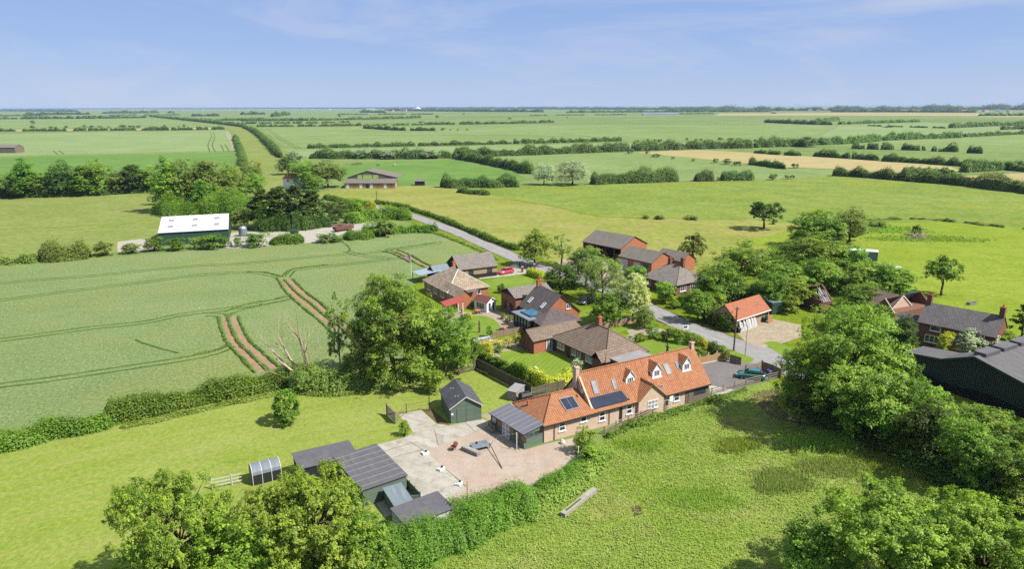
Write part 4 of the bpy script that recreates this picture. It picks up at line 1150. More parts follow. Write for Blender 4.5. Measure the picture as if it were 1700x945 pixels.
# the long bungalow
f = Frame('long_bungalow', 'long brick bungalow with a mossy brown hipped roof right behind the orange roofed house', 'bungalow', (920, 559), (991.5, 591.6), 2.5)
q, L, D = f.root, 13.2, 8.4
X0 = -.4
w = MB(); w.box(X0, L, 0, D, 0, 2.36); w.box(-4.3, X0, -3.9, 6.0, 0, 2.36)
w.hexa([(-4.3, -3.9, 2.36), (X0, -3.9, 2.36), (X0, -3.7, 2.36), (-4.3, -3.7, 2.36)], [(-2.36, -3.9, 3.6), (-2.34, -3.9, 3.6), (-2.34, -3.7, 3.6), (-2.36, -3.7, 3.6)])
w.build('wall', M['dark_brick'], q)
r_ = MB(); tp = roof_solid(r_, X0, L, 0, D, 2.5, 5.5, 5.6, 4.2, m2=1, ov=.35)
roof_solid(r_, -4.3, X0, -3.9, 6.0, 2.5, 3.75, axis='y', m2=1, ov=.3, og=.3)
ro = r_.build('roof', [M['brown_tile'], M['soffit']], q)
rc = MB(); ridge_caps(rc, [(tp[4], tp[5]), (tp[4], tp[0]), (tp[5], tp[1]), (tp[5], tp[2]), ((-2.35, -4.2, 3.77), (-2.35, 4, 3.77))], .1); rc.build('ridge_tiles', M['brown_tile'], ro)
chimney(q, 6.3, D / 2 + .2, 5.1, 6.9, .6, .6, 'orange_brick', 1)
bx = (X0, L, 0, D)
for p, wd in ((1.9, 1.9), (5.4, 1.1), (6.75, .7), (9.3, 1.9)): window(q, bx, 'f', p, .85, wd, 1.25, 2 if wd > 1 else 1, 1, bw=.1, glass='curtain_glass' if wd > 1.5 else 'window_glass')
for p in (.2, 3.8): panel(q, bx, 'f', p, .03, .8, 2.0, 'dark_paint')
wl = (-4.3, X0, -3.9, 6)
pn = MB(); pn.box(X0 + .002, X0 + .03, -3.85, -1.5, .02, 2.3); pn.build('rendered_panel', M['orange_brick'], q)
window(q, wl, 'r', -.72, .05, 1.25, 2.1, 2, 1, 'white_paint', 'curtain_glass', 'patio_door', False, .12)
panel(q, wl, 'f', -3.3, .8, .6, 1.2, 'rusty', 'meter_box', .06)
gp = MB(); gp.box(L - 2.4, L - .2, -.7, 0, 0, 2.3); gp.build('porch', M['dark_brick'], q)
gp = MB(); roof_solid(gp, L - 2.5, L - .1, -.8, 2.5, 2.45, 3.6, axis='y', m2=1, ov=.2, og=.2); gp.build('porch_roof', [M['brown_tile'], M['soffit']], q)
x, y = f.loc((1046, 592), 2.6)
fg = MB(); fg.box(L + .02, L + 3.2, 1.0, 7.0, 0, 2.45); fg.build('garage', M['dark_brick'], q)
fg = MB(); fg.box(L - .1, L + 3.4, .8, 7.2, 2.45, 2.62); fg.build('flat_roof', M['flat_felt'], q)
# pantile garage by the junction
f = Frame('pantile_garage', 'brick garage with a worn orange pantile roof and white boarded bay beside the lane', 'garage', (1221.6, 530), (1277.5, 512), 2.5)
q, L, D = f.root, f.L, 5.0
bx = (0, L, 0, D)
w = MB(); w.box(0, L, 2.6, D, 0, 2.35); w.box(0, .25, 0, 2.6, 0, 2.35); w.box(L - .25, L, 0, 2.6, 0, 2.35); w.box(L * .56, L - .25, .3, 2.6, 0, 2.35)
for xa, xb in ((.002, .24), (L - .24, L - .002)):
    w.hexa([(xa, 0.01, 2.36), (xb, 0.01, 2.36), (xb, D - .01, 2.36), (xa, D - .01, 2.36)], [(xa, D / 2 - .01, 4.5), (xb, D / 2 - .01, 4.5), (xb, D / 2 + .01, 4.5), (xa, D / 2 + .01, 4.5)])
w.build('wall', M['pale_brick'], q)
r_ = MB(); roof_solid(r_, 0, L, 0, D, 2.5, 4.7, m2=1, og=.12, ov=.3); ro = r_.build('roof', [M['old_pantile'], M['soffit']], q)
fb = MB(); fb.bar((-.1, -.33, 2.22), (L + .1, -.33, 2.22), .04, .18); fb.build('fascia', M['white_paint'], q)
wb = MB()
for k in range(13):
    x = .9 + (L * .56 - 1.1) * k / 12; dx = rnd.uniform(-.1, .25)
    wb.bar((x, -.75, .02), (x + dx, -.1, rnd.uniform(1.5, 2.05)), .24, .05)
wb.build('leaning_boards', M['white_boards'], q)
panel(q, bx, 'f', .6, .05, .8, 2.1, 'grey_boards'); pp = MB(); pp.box(L * .53, L * .56, .05, .35, 0, 2.2); pp.build('post', M['pole_wood'], q)
# bungalow behind the hedges
f = Frame('grey_bungalow', 'bungalow with a lichened grey hipped roof and two chimneys behind the roadside hedge', 'bungalow', (1067, 457), (1123, 472), 2.7)
q, L = f.root, f.L
D = 9.5
bx = (0, L, 0, D)
w = MB(); w.box(0, L, 0, D, 0, 2.55); w.build('wall', M['dark_brick'], q)
r_ = MB(); tp = roof_solid(r_, 0, L, 0, D, 2.7, 5.5, 3.4, 3.4, m2=1, ov=.4); ro = r_.build('roof', [M['grey_tile'], M['soffit']], q)
rc = MB(); ridge_caps(rc, [(tp[4], tp[5]), (tp[5], tp[1]), (tp[5], tp[2])], .1); rc.build('ridge_tiles', M['grey_tile'], ro)
chimney(q, 3.6, D / 2, 5.2, 6.8, .7, .6, 'dark_brick', 1); chimney(q, L - 3.2, D / 2 + .6, 4.7, 7.2, .8, .7, 'dark_brick', 1)
for p in (1.6, 5.4, 8.8): window(q, bx, 'f', p, .7, 1.9, 1.5, 3, 1, bw=.1)
for p in (2.2, 5.5): window(q, bx, 'r', p, .8, 1.9, 1.3, 3, 1, bw=.1)
# open barn and brick barn
f = Frame('open_barn', 'tall open fronted barn with a brown asbestos roof and orange brick gable', 'barn', (968, 400), (1027, 411.5), 4.0)
q, L, D = f.root, 13.6, 10.6
w = MB(); w.box(0, L, D - .3, D, 0, 3.85); w.box(0, .3, 0, D - .3, 0, 3.85); w.box(L - .3, L, 0, D - .3, 0, 3.85)
for xa, xb in ((.002, .28), (L - .28, L - .002)):
    w.hexa([(xa, 0.01, 3.86), (xb, 0.01, 3.86), (xb, D - .01, 3.86), (xa, D - .01, 3.86)], [(xa, D / 2 - .01, 6.3), (xb, D / 2 - .01, 6.3), (xb, D / 2 + .01, 6.3), (xa, D / 2 + .01, 6.3)])
w.build('wall', M['orange_brick'], q)
r_ = MB(); roof_solid(r_, 0, L, 0, D, 4.0, 6.5, m2=1, og=.2); r_.build('roof', [M['asbestos'], M['dark_paint']], q)
for k in range(4):
    x = L * (k + .6) / 4.4; pp = MB(); pp.box(x - .12, x + .12, 0.02, .26, 0, 3.75); pp.build('post', M['rusty'], q)
hd = MB(); hd.box(0.31, L - .31, .05, .2, 3.45, 3.84); hd.build('lintel_beam', M['pole_wood'], q)
for x in (3.2, 7.5): hd = MB(); hd.box(x, x + 2.2, 4.0, 6.0, 0, 1.2); hd.build('stored_bale', M['tan_wood'], q)
f = Frame('brick_barn', 'low brick barn with white and blue doors next to the open barn', 'barn', (1028, 424), (1082, 436), 3.3)
q, L, D = f.root, f.L, 8.0
bx = (0, L, 0, D)
w = MB(); walls(w, 0, L, 0, D, 3.3, 5.2); w.build('wall', M['orange_brick'], q)
r_ = MB(); roof_solid(r_, 0, L, 0, D, 3.3, 5.3, m2=1, og=.2); r_.build('roof', [M['asbestos'], M['dark_paint']], q)
r_ = MB(); roof_solid(r_, L - 5.5, L + 2.5, D + .2, D + 5.5, 3.0, 4.6, m2=1, og=.2); r_.build('rear_roof', [M['asbestos'], M['dark_paint']], q)
w = MB(); walls(w, L - 5.5, L + 2.5, D + .2, D + 5.5, 3.0, 4.5); w.build('rear_wall', M['orange_brick'], q)
panel(q, bx, 'f', 1.7, .05, 2.6, 2.6, 'white_boards', 'white_door'); panel(q, bx, 'f', 6.0, .05, 2.2, 2.5, 'white_boards', 'white_door'); panel(q, bx, 'f', 8.6, .05, 2.0, 2.5, 'blue_plastic', 'blue_door')
# farmhouse on the right
f = Frame('farmhouse', 'tall brick farmhouse with a long grey tile roof and a chimney at each end', 'house', (1524.8, 532), (1654, 558), 4.5)
q, L, D = f.root, f.L, 6.6
bx = (0, L, 0, D)
w = MB(); walls(w, 0, L, 0, D, 4.5, 7.0); w.build('wall', M['dark_brick'], q)
r_ = MB(); roof_solid(r_, 0, L, 0, D, 4.5, 7.1, m2=1, og=.1); r_.build('roof', [M['slate_tile'], M['soffit']], q)
chimney(q, .35, D / 2, 6.4, 8.5, .7, .9, 'dark_brick', 2); chimney(q, L - .35, D / 2, 6.4, 8.5, .7, .9, 'dark_brick', 1)
window(q, bx, 'f', 2.7, 3.2, 1.6, .9, 1, 1, bw=.1); window(q, bx, 'f', 2.4, 1.1, 2.2, 1.3, 3, 1, bw=.1)
window(q, bx, 'f', 6.8, 3.3, 1.3, .8, 2, 1, bw=.1); window(q, bx, 'f', 8.8, 3.3, 1.0, .7, 1, 1, bw=.1); window(q, bx, 'r', 1.3, 3.2, .8, 1.0, 1, 1, bw=.1)
w = MB(); w.box(5.6, 8.2, -1.6, -.002, 0, 2.6); w.build('porch', M['orange_brick'], q)
w = MB(); w.hexa([(5.5, -1.75, 2.6), (8.3, -1.75, 2.6), (8.3, -.002, 3.2), (5.5, -.002, 3.2)], [(5.5, -1.75, 2.7), (8.3, -1.75, 2.7), (8.3, -.002, 3.3), (5.5, -.002, 3.3)]); w.build('porch_roof', M['slate_tile'], q)
w = MB(); w.box(-4.0, -.01, 1.0, 6.0, 0, 2.7); w.build('annexe', M['dark_brick'], q)
w = MB(); roof_solid(w, -4.0, -.15, 1.0, 6.0, 2.75, 4.4, m2=1, og=0.1, ov=.2); w.build('annexe_roof', [M['slate_tile'], M['soffit']], q)
# derelict brick barn with the blue sheet, ruined cottage
f = Frame('derelict_barn', 'derelict brick barn with stripped gables and a blue sheet on its roof', 'barn', (1449, 512), (1486, 522), 3.0)
q, L, D = f.root, f.L, 11.0
w = MB(); walls(w, 0, L, 0, D, 3.2, 5.4, 'y'); w.build('wall', M['dark_brick'], q)
r_ = MB()
r_.hexa([(0.05, -.1, 3.1), (.0 + L / 2, -.1, 5.36), (L / 2, D, 5.36), (.05, D, 3.1)], [(0.0, -.1, 3.2), (L / 2, -.1, 5.46), (L / 2, D, 5.46), (0, D, 3.2)])
ro = r_.build('roof', M['brown_tile'], q)
bl = MB(); bl.hexa([(L / 2 - 1.5, 6.5, 4.5), (L / 2 + .1, 6.5, 5.58), (L / 2 + .1, 8.8, 5.58), (L / 2 - 1.5, 8.8, 4.5)], [(L / 2 - 1.5, 6.5, 4.6), (L / 2 + .1, 6.5, 5.68), (L / 2 + .1, 8.8, 5.68), (L / 2 - 1.5, 8.8, 4.6)])
bl.build('blue_sheet', M['bright_blue'], ro)
cp = MB(); cp.bar((L, -.15, 3.15), (L / 2, -.15, 5.5), .12, .16); cp.build('gable_coping', M['cream_paint'], q)
f = Frame('derelict_gable_house', 'derelict pale gabled outhouse with a patched brick end next to the farmhouse', 'outhouse', (1478, 513), (1516, 506), 3.2)
q, L, D = f.root, f.L, 6.5
w = MB(); walls(w, 0, L, 0, D, 2.7, 5.3, 'y'); w.build('wall', M['mellow_brick'], q)
cp = MB()
for s in (0, 1): cp.bar((L * s, -.05, 2.75), (L / 2, -.05, 5.35), .14, .22)
cp.build('gable_coping', M['cream_paint'], q)
r_ = MB(); roof_solid(r_, 0, L, .3, D, 2.7, 5.25, axis='y', og=0, ov=.1); r_.build('roof', M['brown_tile'], q)
panel(q, (0, L, 0, D), 'f', L * .62, .3, .9, 1.3, 'dark_void', 'opening', .02)
f = Frame('ruined_cottage', 'ruined brick cottage with bare white rafters showing through its fallen roof', 'ruin', (1364, 503), (1382, 501), 2.2)
q, L, D = f.root, f.L, 6.0
w = MB(); w.box(0, .3, 0, D, 0, 2.6); w.box(L - .3, L, 0, D, 0, 2.6); w.box(.3, L - .3, 0, .3, 0, 2.2); w.box(.3, L - .3, D - .3, D, 0, 2.6)
w.hexa([(L - .28, 0, 2.6), (L - .02, 0, 2.6), (L - .02, D, 2.6), (L - .28, D, 2.6)], [(L - .28, D / 2, 5.0), (L - .02, D / 2, 5.0), (L - .02, D / 2 + .4, 5.0), (L - .28, D / 2 + .4, 5.0)])
w.build('wall', M['dark_brick'], q)
rr = MB()
for k in range(9):
    x = .3 + (L - .7) * k / 8; rr.bar((x, -.1, 2.3), (x + rnd.uniform(-.5, .5), D / 2 * rnd.uniform(.6, 1), 4.2 + rnd.uniform(-.8, .5)), .07, .08)
rr.build('rafters', M['white_boards'], q)
rt = MB(); rt.hexa([(-.1, D / 2, 4.85), (L * .7, D / 2, 4.85), (L * .7, D, 2.6), (-.1, D, 2.6)], [(-.1, D / 2, 4.97), (L * .7, D / 2, 4.97), (L * .7, D, 2.72), (-.1, D, 2.72)][::1]); rt.build('roof_remnant', M['old_pantile'], q)
# the big dark barn on the right edge
f = Frame('big_barn', 'big dark slatted cattle barn with a wide grey sheet roof at the right edge', 'barn', (1505.7, 584.4), (1700, 645), 4.0)
q = f.root
prf = [(0, 4.0), (5.2, 4.65), (9.4, 6.4), (22.0, 3.2)]
D = 30.0
prf = [(0, 4.0), (5.2, 4.65), (8.4, 5.98), (9.4, 6.4), (22.0, 3.2)]
DL = 4.6                                # the low left bay is shallow, the main span runs far back
w = MB()
pts = prf
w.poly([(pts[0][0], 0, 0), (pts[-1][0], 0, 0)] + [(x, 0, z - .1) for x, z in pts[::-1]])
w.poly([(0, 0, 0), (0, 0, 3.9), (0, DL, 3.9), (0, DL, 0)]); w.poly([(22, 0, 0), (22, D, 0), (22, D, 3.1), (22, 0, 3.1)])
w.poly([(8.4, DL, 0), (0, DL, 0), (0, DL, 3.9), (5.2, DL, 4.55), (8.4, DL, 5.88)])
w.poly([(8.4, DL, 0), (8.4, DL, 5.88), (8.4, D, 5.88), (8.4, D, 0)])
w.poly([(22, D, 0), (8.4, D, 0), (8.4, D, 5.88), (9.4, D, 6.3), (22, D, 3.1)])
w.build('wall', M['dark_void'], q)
sl = MB()
def zt(x):
    for (xa, za), (xb, zb2) in zip(prf, prf[1:]):
        if xa <= x <= xb: return za + (zb2 - za) * (x - xa) / (xb - xa)
k = 0.0
while k < 21.8:
    sl.box(k, k + .2, -.05, -.005, 1.4 + .25 * math.sin(k * .7), zt(k + .1) - .25); k += .27
sl.build('slatted_boarding', M['teal_sheet'], q)
r_ = MB()
for (xa, za), (xb, zb2) in zip(prf, prf[1:]):
    ea, eb = (-.3 if xa == 0 else 0), (.3 if xb == 22 else 0)
    r_.hexa([(xa + ea, -.4, za - .1), (xb + eb, -.4, zb2 - .1), (xb + eb, D if xa > 8 else DL, zb2 - .1), (xa + ea, D if xa > 8 else DL, za - .1)], [(xa + ea, -.4, za), (xb + eb, -.4, zb2), (xb + eb, D if xa > 8 else DL, zb2), (xa + ea, D if xa > 8 else DL, za)])
ro = r_.build('roof', M['asbestos_grey'] if 'asbestos_grey' in M else M['asbestos'], q)
vb = MB()
for k in range(6):
    y0_ = 1.0 + k * 4.6
    vb.box(8.6, 10.2, y0_, y0_ + 3.6, 6.2, 6.75)
vb.build('ridge_vent', M['black_sheet'], ro)
bg = MB()
for (xa, za), (xb, zb2) in zip(prf, prf[1:]): bg.bar((xa, -.44, za - .1), (xb, -.44, zb2 - .1), .05, .3)
bg.build('barge_board', M['teal_sheet'], q)

# ---------------------------------------------------------------- buildings across the fields
f = Frame('white_roofed_shed', 'green industrial shed with a white sheet roof and six dark rooflights', 'shed', (263.4, 386.4), (378, 379.8), 4.0)
q, L = f.root, f.L
zr = 7.0
D = 2 * max(6.0, f.loc((315, 357.5), zr)[1])
w = MB(); walls(w, 0, L, 0, D, 4.0, zr); w.build('wall', M['green_sheet'], q)
r_ = MB(); roof_solid(r_, 0, L, 0, D, 4.0, zr, m2=1, og=.2); ro = r_.build('roof', [M['white_sheet'], M['blue_plastic']], q)
pf = slope_fn(0, 4.0, D / 2, zr)
for fx in (.15, .5, .83):
    for fy in (.33, .72): roof_window(q, L * fx, D / 2 * fy, pf, 1.5, 1.5, 'rooflight', 'lead', 'flat_felt', 1, .05)
f = Frame('cattle_barn', 'wide open ended cattle barn with a low stable range in front across the hay meadow', 'barn', (572, 304), (656, 304), 2.6)
q, L = f.root, f.L
w = MB(); w.box(0, L, 0, 5.5, 0, 2.5); w.build('wall', M['pale_brick'], q)
r_ = MB(); r_.hexa([(-.3, -.4, 2.5), (L + .3, -.4, 2.5), (L + .3, 6, 4.2), (-.3, 6, 4.2)], [(-.3, -.4, 2.65), (L + .3, -.4, 2.65), (L + .3, 6, 4.35), (-.3, 6, 4.35)]); r_.build('stable_roof', M['asbestos'], q)
for k, (p, c_) in enumerate(((1.5, 'white_paint'), (5, 'tan_wood'), (8.2, 'white_paint'), (11.5, 'dark_paint'), (13.5, 'white_paint'), (17, 'tan_wood'), (20.5, 'white_paint'), (23.5, 'tan_wood'))): panel(q, (0, L, 0, 5), 'f', p, .1, 1.4, 2.0, c_)
xa, zA = L * .4, 8.0
gw = MB()
for x0_, x1_ in ((0, L * .2), (L * .62, L)): gw.box(x0_, x1_, 6.2, 6.6, 0, 4.6)
def gable_z(x): return 4.6 + (zA - 4.6) * (x / xa if x < xa else (L - x) / (L - xa))
for x0_, x1_, zb0 in ((0.01, L * .2, 4.6), (L * .2, xa, 6.6), (xa, L * .62, 6.6), (L * .62, L - .01, 4.6)):
    gw.hexa([(x0_, 6.2, min(zb0 * .92, gable_z(x0_))), (x1_, 6.2, min(zb0 * .92, gable_z(x1_))), (x1_, 6.6, min(zb0 * .92, gable_z(x1_))), (x0_, 6.6, min(zb0 * .92, gable_z(x0_)))], [(x0_, 6.2, gable_z(x0_) + .01), (x1_, 6.2, gable_z(x1_) + .01), (x1_, 6.6, gable_z(x1_) + .01), (x0_, 6.6, gable_z(x0_) + .01)])
gw.build('gable_wall', M['asbestos'], q)
r_ = MB()
for x0_, x1_, z0_, z1_ in ((-.4, xa, 4.5, zA), (xa, L + .4, zA, 4.5)):
    r_.hexa([(x0_, 6.0, z0_), (x1_, 6.0, z1_), (x1_, 22, z1_), (x0_, 22, z0_)], [(x0_, 6.0, z0_ + .25), (x1_, 6.0, z1_ + .25), (x1_, 22, z1_ + .25), (x0_, 22, z0_ + .25)])
r_.build('roof', M['asbestos'], q)
for x in (L * .3, L * .5):
    pp = MB(); pp.box(x - .2, x + .2, 6.3, 6.6, 4, 6.7); pp.build('post', M['pole_wood'], q)
def small_house(name, label, cat, px, L, D, ze, zr, rz, wall, roof, chim=False, group=None, axis='x'):
    p = P(*px)
    t = thing(name, label, cat, (p.x, p.y, 0), rz, group)
    w = MB(); walls(w, -L / 2, L / 2, 0, D, ze, zr); w.build('wall', M[wall], t)
    r_ = MB(); roof_solid(r_, -L / 2, L / 2, 0, D, ze, zr); r_.build('roof', M[roof], t)
    if chim: chimney(t, -L / 2 + .5, D / 2, zr - .7, zr + 1.4, .7, .7, 'dark_brick', 0)
    return t
t = small_house('white_cottage', 'white cottage with a brown roof among the trees by the cattle barn', 'cottage', (479, 313), 7, 7, 5.2, 7.4, -.5, 'white_paint', 'old_pantile', True)
window(t, (-3.5, 3.5, 0, 7), 'f', 0, 3.4, 1.4, 1.2, 2, 1)
t = small_house('grey_barn', 'grey roofed barn behind bushes at the left edge of the fields', 'barn', (4, 254), 24, 12, 5, 7.5, 0, 'grey_boards', 'asbestos')
t = small_house('distant_long_barn', 'very long low barn with a blue roof alone in the far fields', 'barn', (1098, 191.3), 150, 30, 5, 9, 0, 'town_wall', 'far_blue_roof')
# pale caravan shed and container, at the right
f = Frame('storage_trailer', 'blue grey storage trailer with a white roof behind the bushes at the pasture edge', 'trailer', (1404, 430), (1456, 434), .6)
q, L = f.root, f.L
w = MB(); w.box(0, L, 0, 2.6, .6, 2.9); w.build('body', M['blue_grey_sheet'], q)
r_ = MB(); r_.box(-.1, L + .1, -.15, 2.75, 2.902, 3.1); r_.build('roof', M['white_paint'], q)
r_ = MB(); r_.box(L + .002, L + .06, .05, 2.55, .6, 2.9); r_.build('end_door', M['pale_blue_sheet'], q)
for x in (1.5, L - 1.5):
    ww = MB(); ww.tube((x, -.05, .45), (x, .2, .45), .45, .45, 12); ww.tube((x, 2.4, .45), (x, 2.65, .45), .45, .45, 12); ww.build('wheel', M['tyre'], q)
f = Frame('steel_container', 'dull green steel container beside the pantile garage', 'container', (1281, 523), (1298, 521), 0)
q, L = f.root, f.L
w = MB(); w.box(0, L, 0, 5.5, .1, 2.4); w.build('body', M['green_sheet'], q); w = MB(); w.box(-.02, L + .02, -.02, 5.52, 2.402, 2.46); w.build('lid', M['blue_grey_sheet'], q)
# ------------------------------------------------------------------ vegetation
def leaf_mesh(name, C, N, size, tint, mat, rng, aspect=0.72, extra=None):
    """one rhombic leaf cluster face per centre C with normal N"""
    n = len(C)
    N = N / (np.linalg.norm(N, axis=1, keepdims=True) + 1e-9)
    r = rng.normal(size=(n, 3))
    T = np.cross(N, r)
    T /= np.linalg.norm(T, axis=1, keepdims=True) + 1e-9
    B = np.cross(N, T)
    s = (size * rng.uniform(0.6, 1.3, n))[:, None] * 0.5
    a = aspect * rng.uniform(0.7, 1.2, n)[:, None]
    V = np.empty((n, 4, 3))
    bend = N * s * 0.25
    V[:, 0] = C - T * s
    V[:, 1] = C - B * s * a + T * s * 0.2 + bend
    V[:, 2] = C + T * s
    V[:, 3] = C + B * s * a - T * s * 0.15 + bend
    V = V.reshape(-1, 3)
    F4 = np.arange(n * 4).reshape(n, 4)
    tv = np.clip(tint, 0, 1)
    ev, ef, et = (extra if extra else (np.zeros((0, 3)), np.zeros((0, 4), int), np.zeros(0)))
    V = np.concatenate([V, ev])
    F4 = np.concatenate([F4, ef + n * 4])
    tv = np.concatenate([tv, et])
    me = bpy.data.meshes.new(name)
    m = len(F4)
    me.vertices.add(len(V)); me.loops.add(m * 4); me.polygons.add(m)
    me.vertices.foreach_set('co', V.astype(np.float32).ravel())
    me.loops.foreach_set('vertex_index', F4.astype(np.int32).ravel())
    me.polygons.foreach_set('loop_start', np.arange(0, m * 4, 4, dtype=np.int32))
    me.polygons.foreach_set('loop_total', np.full(m, 4, dtype=np.int32))
    at = me.attributes.new('tint', 'FLOAT', 'FACE')
    at.data.foreach_set('value', tv.astype(np.float32))
    me.materials.append(M[mat])
    me.update(calc_edges=True)
    return me

def unit(rng, n):
    d = rng.normal(size=(n, 3))
    return d / np.linalg.norm(d, axis=1, keepdims=True)

def crown_mesh(name, seed, rx, rz, zc, ncl, nleaf, leaf, mat, rc=(0.24, 0.4), shell=(0.5, 0.95), flat=0.8, low=-0.95, droop=0.0, egg=0.0, up=1.25, skirt=0.3):
    rng = np.random.default_rng(seed)
    d = unit(rng, ncl * 3)
    d = d[d[:, 2] > low][:ncl]
    k = len(d)
    rad = rng.uniform(shell[0], shell[1], k) * (1 + 0.16 * np.sin(d[:, 0] * 3.1 + seed) * np.cos(d[:, 1] * 2.7 + seed * 1.7))
    taper = 1 - egg * np.clip(d[:, 2], 0, 1)
    rh = np.hypot(d[:, 0], d[:, 1]) + 1e-6
    full = np.where(d[:, 2] < 0, np.minimum(rh ** (skirt - 1), 2.2), 1.0)
    taper = taper * full
    cc = d * rad[:, None]
    cc[:, 0] *= rx * taper; cc[:, 1] *= rx * taper; cc[:, 2] *= rz
    rr = rng.uniform(rc[0], rc[1], k) * min(rx, rz)
    ctint = rng.uniform(0.12, 0.75, k)
    # second level: sprays on each cluster
    ns = 16
    sd_ = unit(rng, k * ns)
    sd_[:, 2] = np.where(rng.random(k * ns) < 0.6, np.abs(sd_[:, 2]), sd_[:, 2])
    big = np.repeat(np.arange(k), ns)
    sr = rr[big] * rng.uniform(0.2, 0.42, k * ns)
    so_ = sd_ * (rr[big] * rng.uniform(0.45, 1.12, k * ns))[:, None]
    so_[:, 2] *= flat
    sc_ = cc[big] + so_
    stint = np.clip(ctint[big] + rng.normal(0, .16, k * ns), 0, 1)
    w = sr ** 2
    idx = rng.choice(k * ns, nleaf, p=w / w.sum())
    ld = unit(rng, nleaf)
    lr = rng.random(nleaf) ** 0.4 * sr[idx] * rng.uniform(0.8, 1.3, nleaf)
    off = ld * lr[:, None]
    off[:, 2] *= .7
    C = sc_[idx] + off
    ctint, bigd = stint, sd_[idx]
    if droop:
        r = np.hypot(C[:, 0], C[:, 1])
        C[:, 2] -= droop * (r / rx) ** 2 * rz * rng.uniform(0.5, 1.2, nleaf)
    out = C / (np.linalg.norm(C, axis=1, keepdims=True) + 1e-6)
    C[:, 2] += zc
    N = bigd * 0.5 + ld * 0.35 + out * 0.4 + rng.normal(size=(nleaf, 3)) * 0.5 + np.array([0, 0, up])
    tint = ctint[idx] + rng.normal(0, 0.2, nleaf)
    me = leaf_mesh(name, C, N, np.full(nleaf, leaf), tint, mat, rng)
    cc2 = cc.copy(); cc2[:, 2] += zc
    return me, cc2

def limb_mesh(name, seed, cc, H, r0, mat, nl=12, fork=0.3, bend=0.06):
    rng = random.Random(seed)
    mb = MB()
    ztop = float(np.max(cc[:, 2])) * 0.82
    pts = [Vector((0, 0, -0.15)), Vector((0, 0, H * 0.02))]
    for k in range(1, 6):
        t = k / 5
        pts.append(Vector((rng.uniform(-1, 1) * H * bend * t, rng.uniform(-1, 1) * H * bend * t, ztop * t)))
    rad = [r0 * 1.5, r0 * 1.1] + [r0 * (1 - 0.8 * k / 5) for k in range(1, 6)]
    mb.path(pts, rad, 8)
    idx = list(range(len(cc)))
    rng.shuffle(idx)
    for i in idx[:nl]:
        c = Vector(cc[i])
        z0 = ztop * rng.uniform(fork, 0.75)
        z0 = min(z0, max(c.z - 0.3, ztop * fork * 0.7))
        s = z0 / ztop * 5 + 1
        k = int(s)
        st = pts[k].lerp(pts[min(k + 1, len(pts) - 1)], s - k) if k + 1 < len(pts) else pts[-1]
        mid = st.lerp(c, 0.5) + Vector((rng.uniform(-.4, .4), rng.uniform(-.4, .4), rng.uniform(-.1, .5)))
        rr = r0 * rng.uniform(0.28, 0.45)
        mb.path([st, mid, c], [rr, rr * .65, rr * .2], 5)
    return mb.mesh(name, M[mat], True)

PROTO = {}
def proto(kind, H, R, n, **kw):       # H total height, R crown radius
    bot = kw.pop('bot', 0.18)
    r0 = kw.pop('r0', 0.3)
    bark = kw.pop('bark', 'bark')
    nl = kw.pop('nl', 12)
    fork = kw.pop('fork', 0.3)
    mat = kw.pop('mat')
    PROTO[kind] = []
    for i in range(n):
        rz = H * (1 - bot) / 2
        me, cc = crown_mesh('crown_' + kind, 11 + i * 17 + len(kind) * 3, R * .92, rz * .92, H - rz, mat=mat, **kw)
        tm = limb_mesh('trunk_' + kind, 5 + i, cc, H, r0, bark, nl, fork)
        PROTO[kind].append((me, tm, H, R))
proto('ash', 12, 5, 3, ncl=110, nleaf=17000, leaf=0.281, mat='leaf_ash', rc=(.16, .3), shell=(.42, .98), bot=.05, bark='grey_bark', nl=16)
proto('ash_big', 15, 7, 2, ncl=200, nleaf=60000, leaf=0.234, mat='leaf_ash', rc=(.12, .24), shell=(.45, 1.0), bot=.04, r0=.45, bark='grey_bark', nl=22)
proto('round', 8, 4, 3, ncl=75, nleaf=12500, leaf=0.263, mat='leaf_green', rc=(.2, .36), bot=.04, r0=.22)
proto('dense', 8, 4, 2, ncl=80, nleaf=14000, leaf=0.257, mat='leaf_dark', rc=(.2, .32), shell=(.55, .95), bot=.03, r0=.22)
proto('tall', 14, 4.2, 3, ncl=110, nleaf=19000, leaf=0.316, mat='leaf_green', rc=(.2, .36), bot=.02, egg=.35)
proto('conifer', 11, 3.6, 2, ncl=90, nleaf=14000, leaf=0.292, mat='leaf_dark', rc=(.16, .28), bot=.05, egg=.7, flat=.5)
proto('pine', 10, 4, 1, ncl=38, nleaf=6500, leaf=.22, mat='leaf_olive', rc=(.18, .3), shell=(.5, 1.0), bot=.25, flat=.5)
proto('willow', 12, 6, 2, ncl=100, nleaf=18000, leaf=.25, mat='leaf_silver', rc=(.16, .3), bot=.03, droop=.15)
proto('weeping', 10, 4, 1, ncl=60, nleaf=17000, leaf=.23, mat='leaf_olive', rc=(.14, .24), shell=(.5, .95), bot=.05, droop=.35, low=-.7)
proto('foreground', 9, 6.5, 2, ncl=240, nleaf=75000, leaf=0.175, mat='leaf_bright', rc=(.12, .24), shell=(.45, 1.0), bot=.1, r0=.3, nl=26)
proto('wispy', 8, 3.2, 1, ncl=34, nleaf=3400, leaf=.28, mat='leaf_green', rc=(.12, .22), shell=(.5, 1.0), bot=.2, r0=.2, bark='dead_wood', nl=26)
proto('park', 9, 5.6, 2, ncl=95, nleaf=22000, leaf=.27, mat='leaf_green', rc=(.18, .3), shell=(.55, .95), bot=.16, low=-.45, r0=.35, skirt=.8)
SHRUB = {}
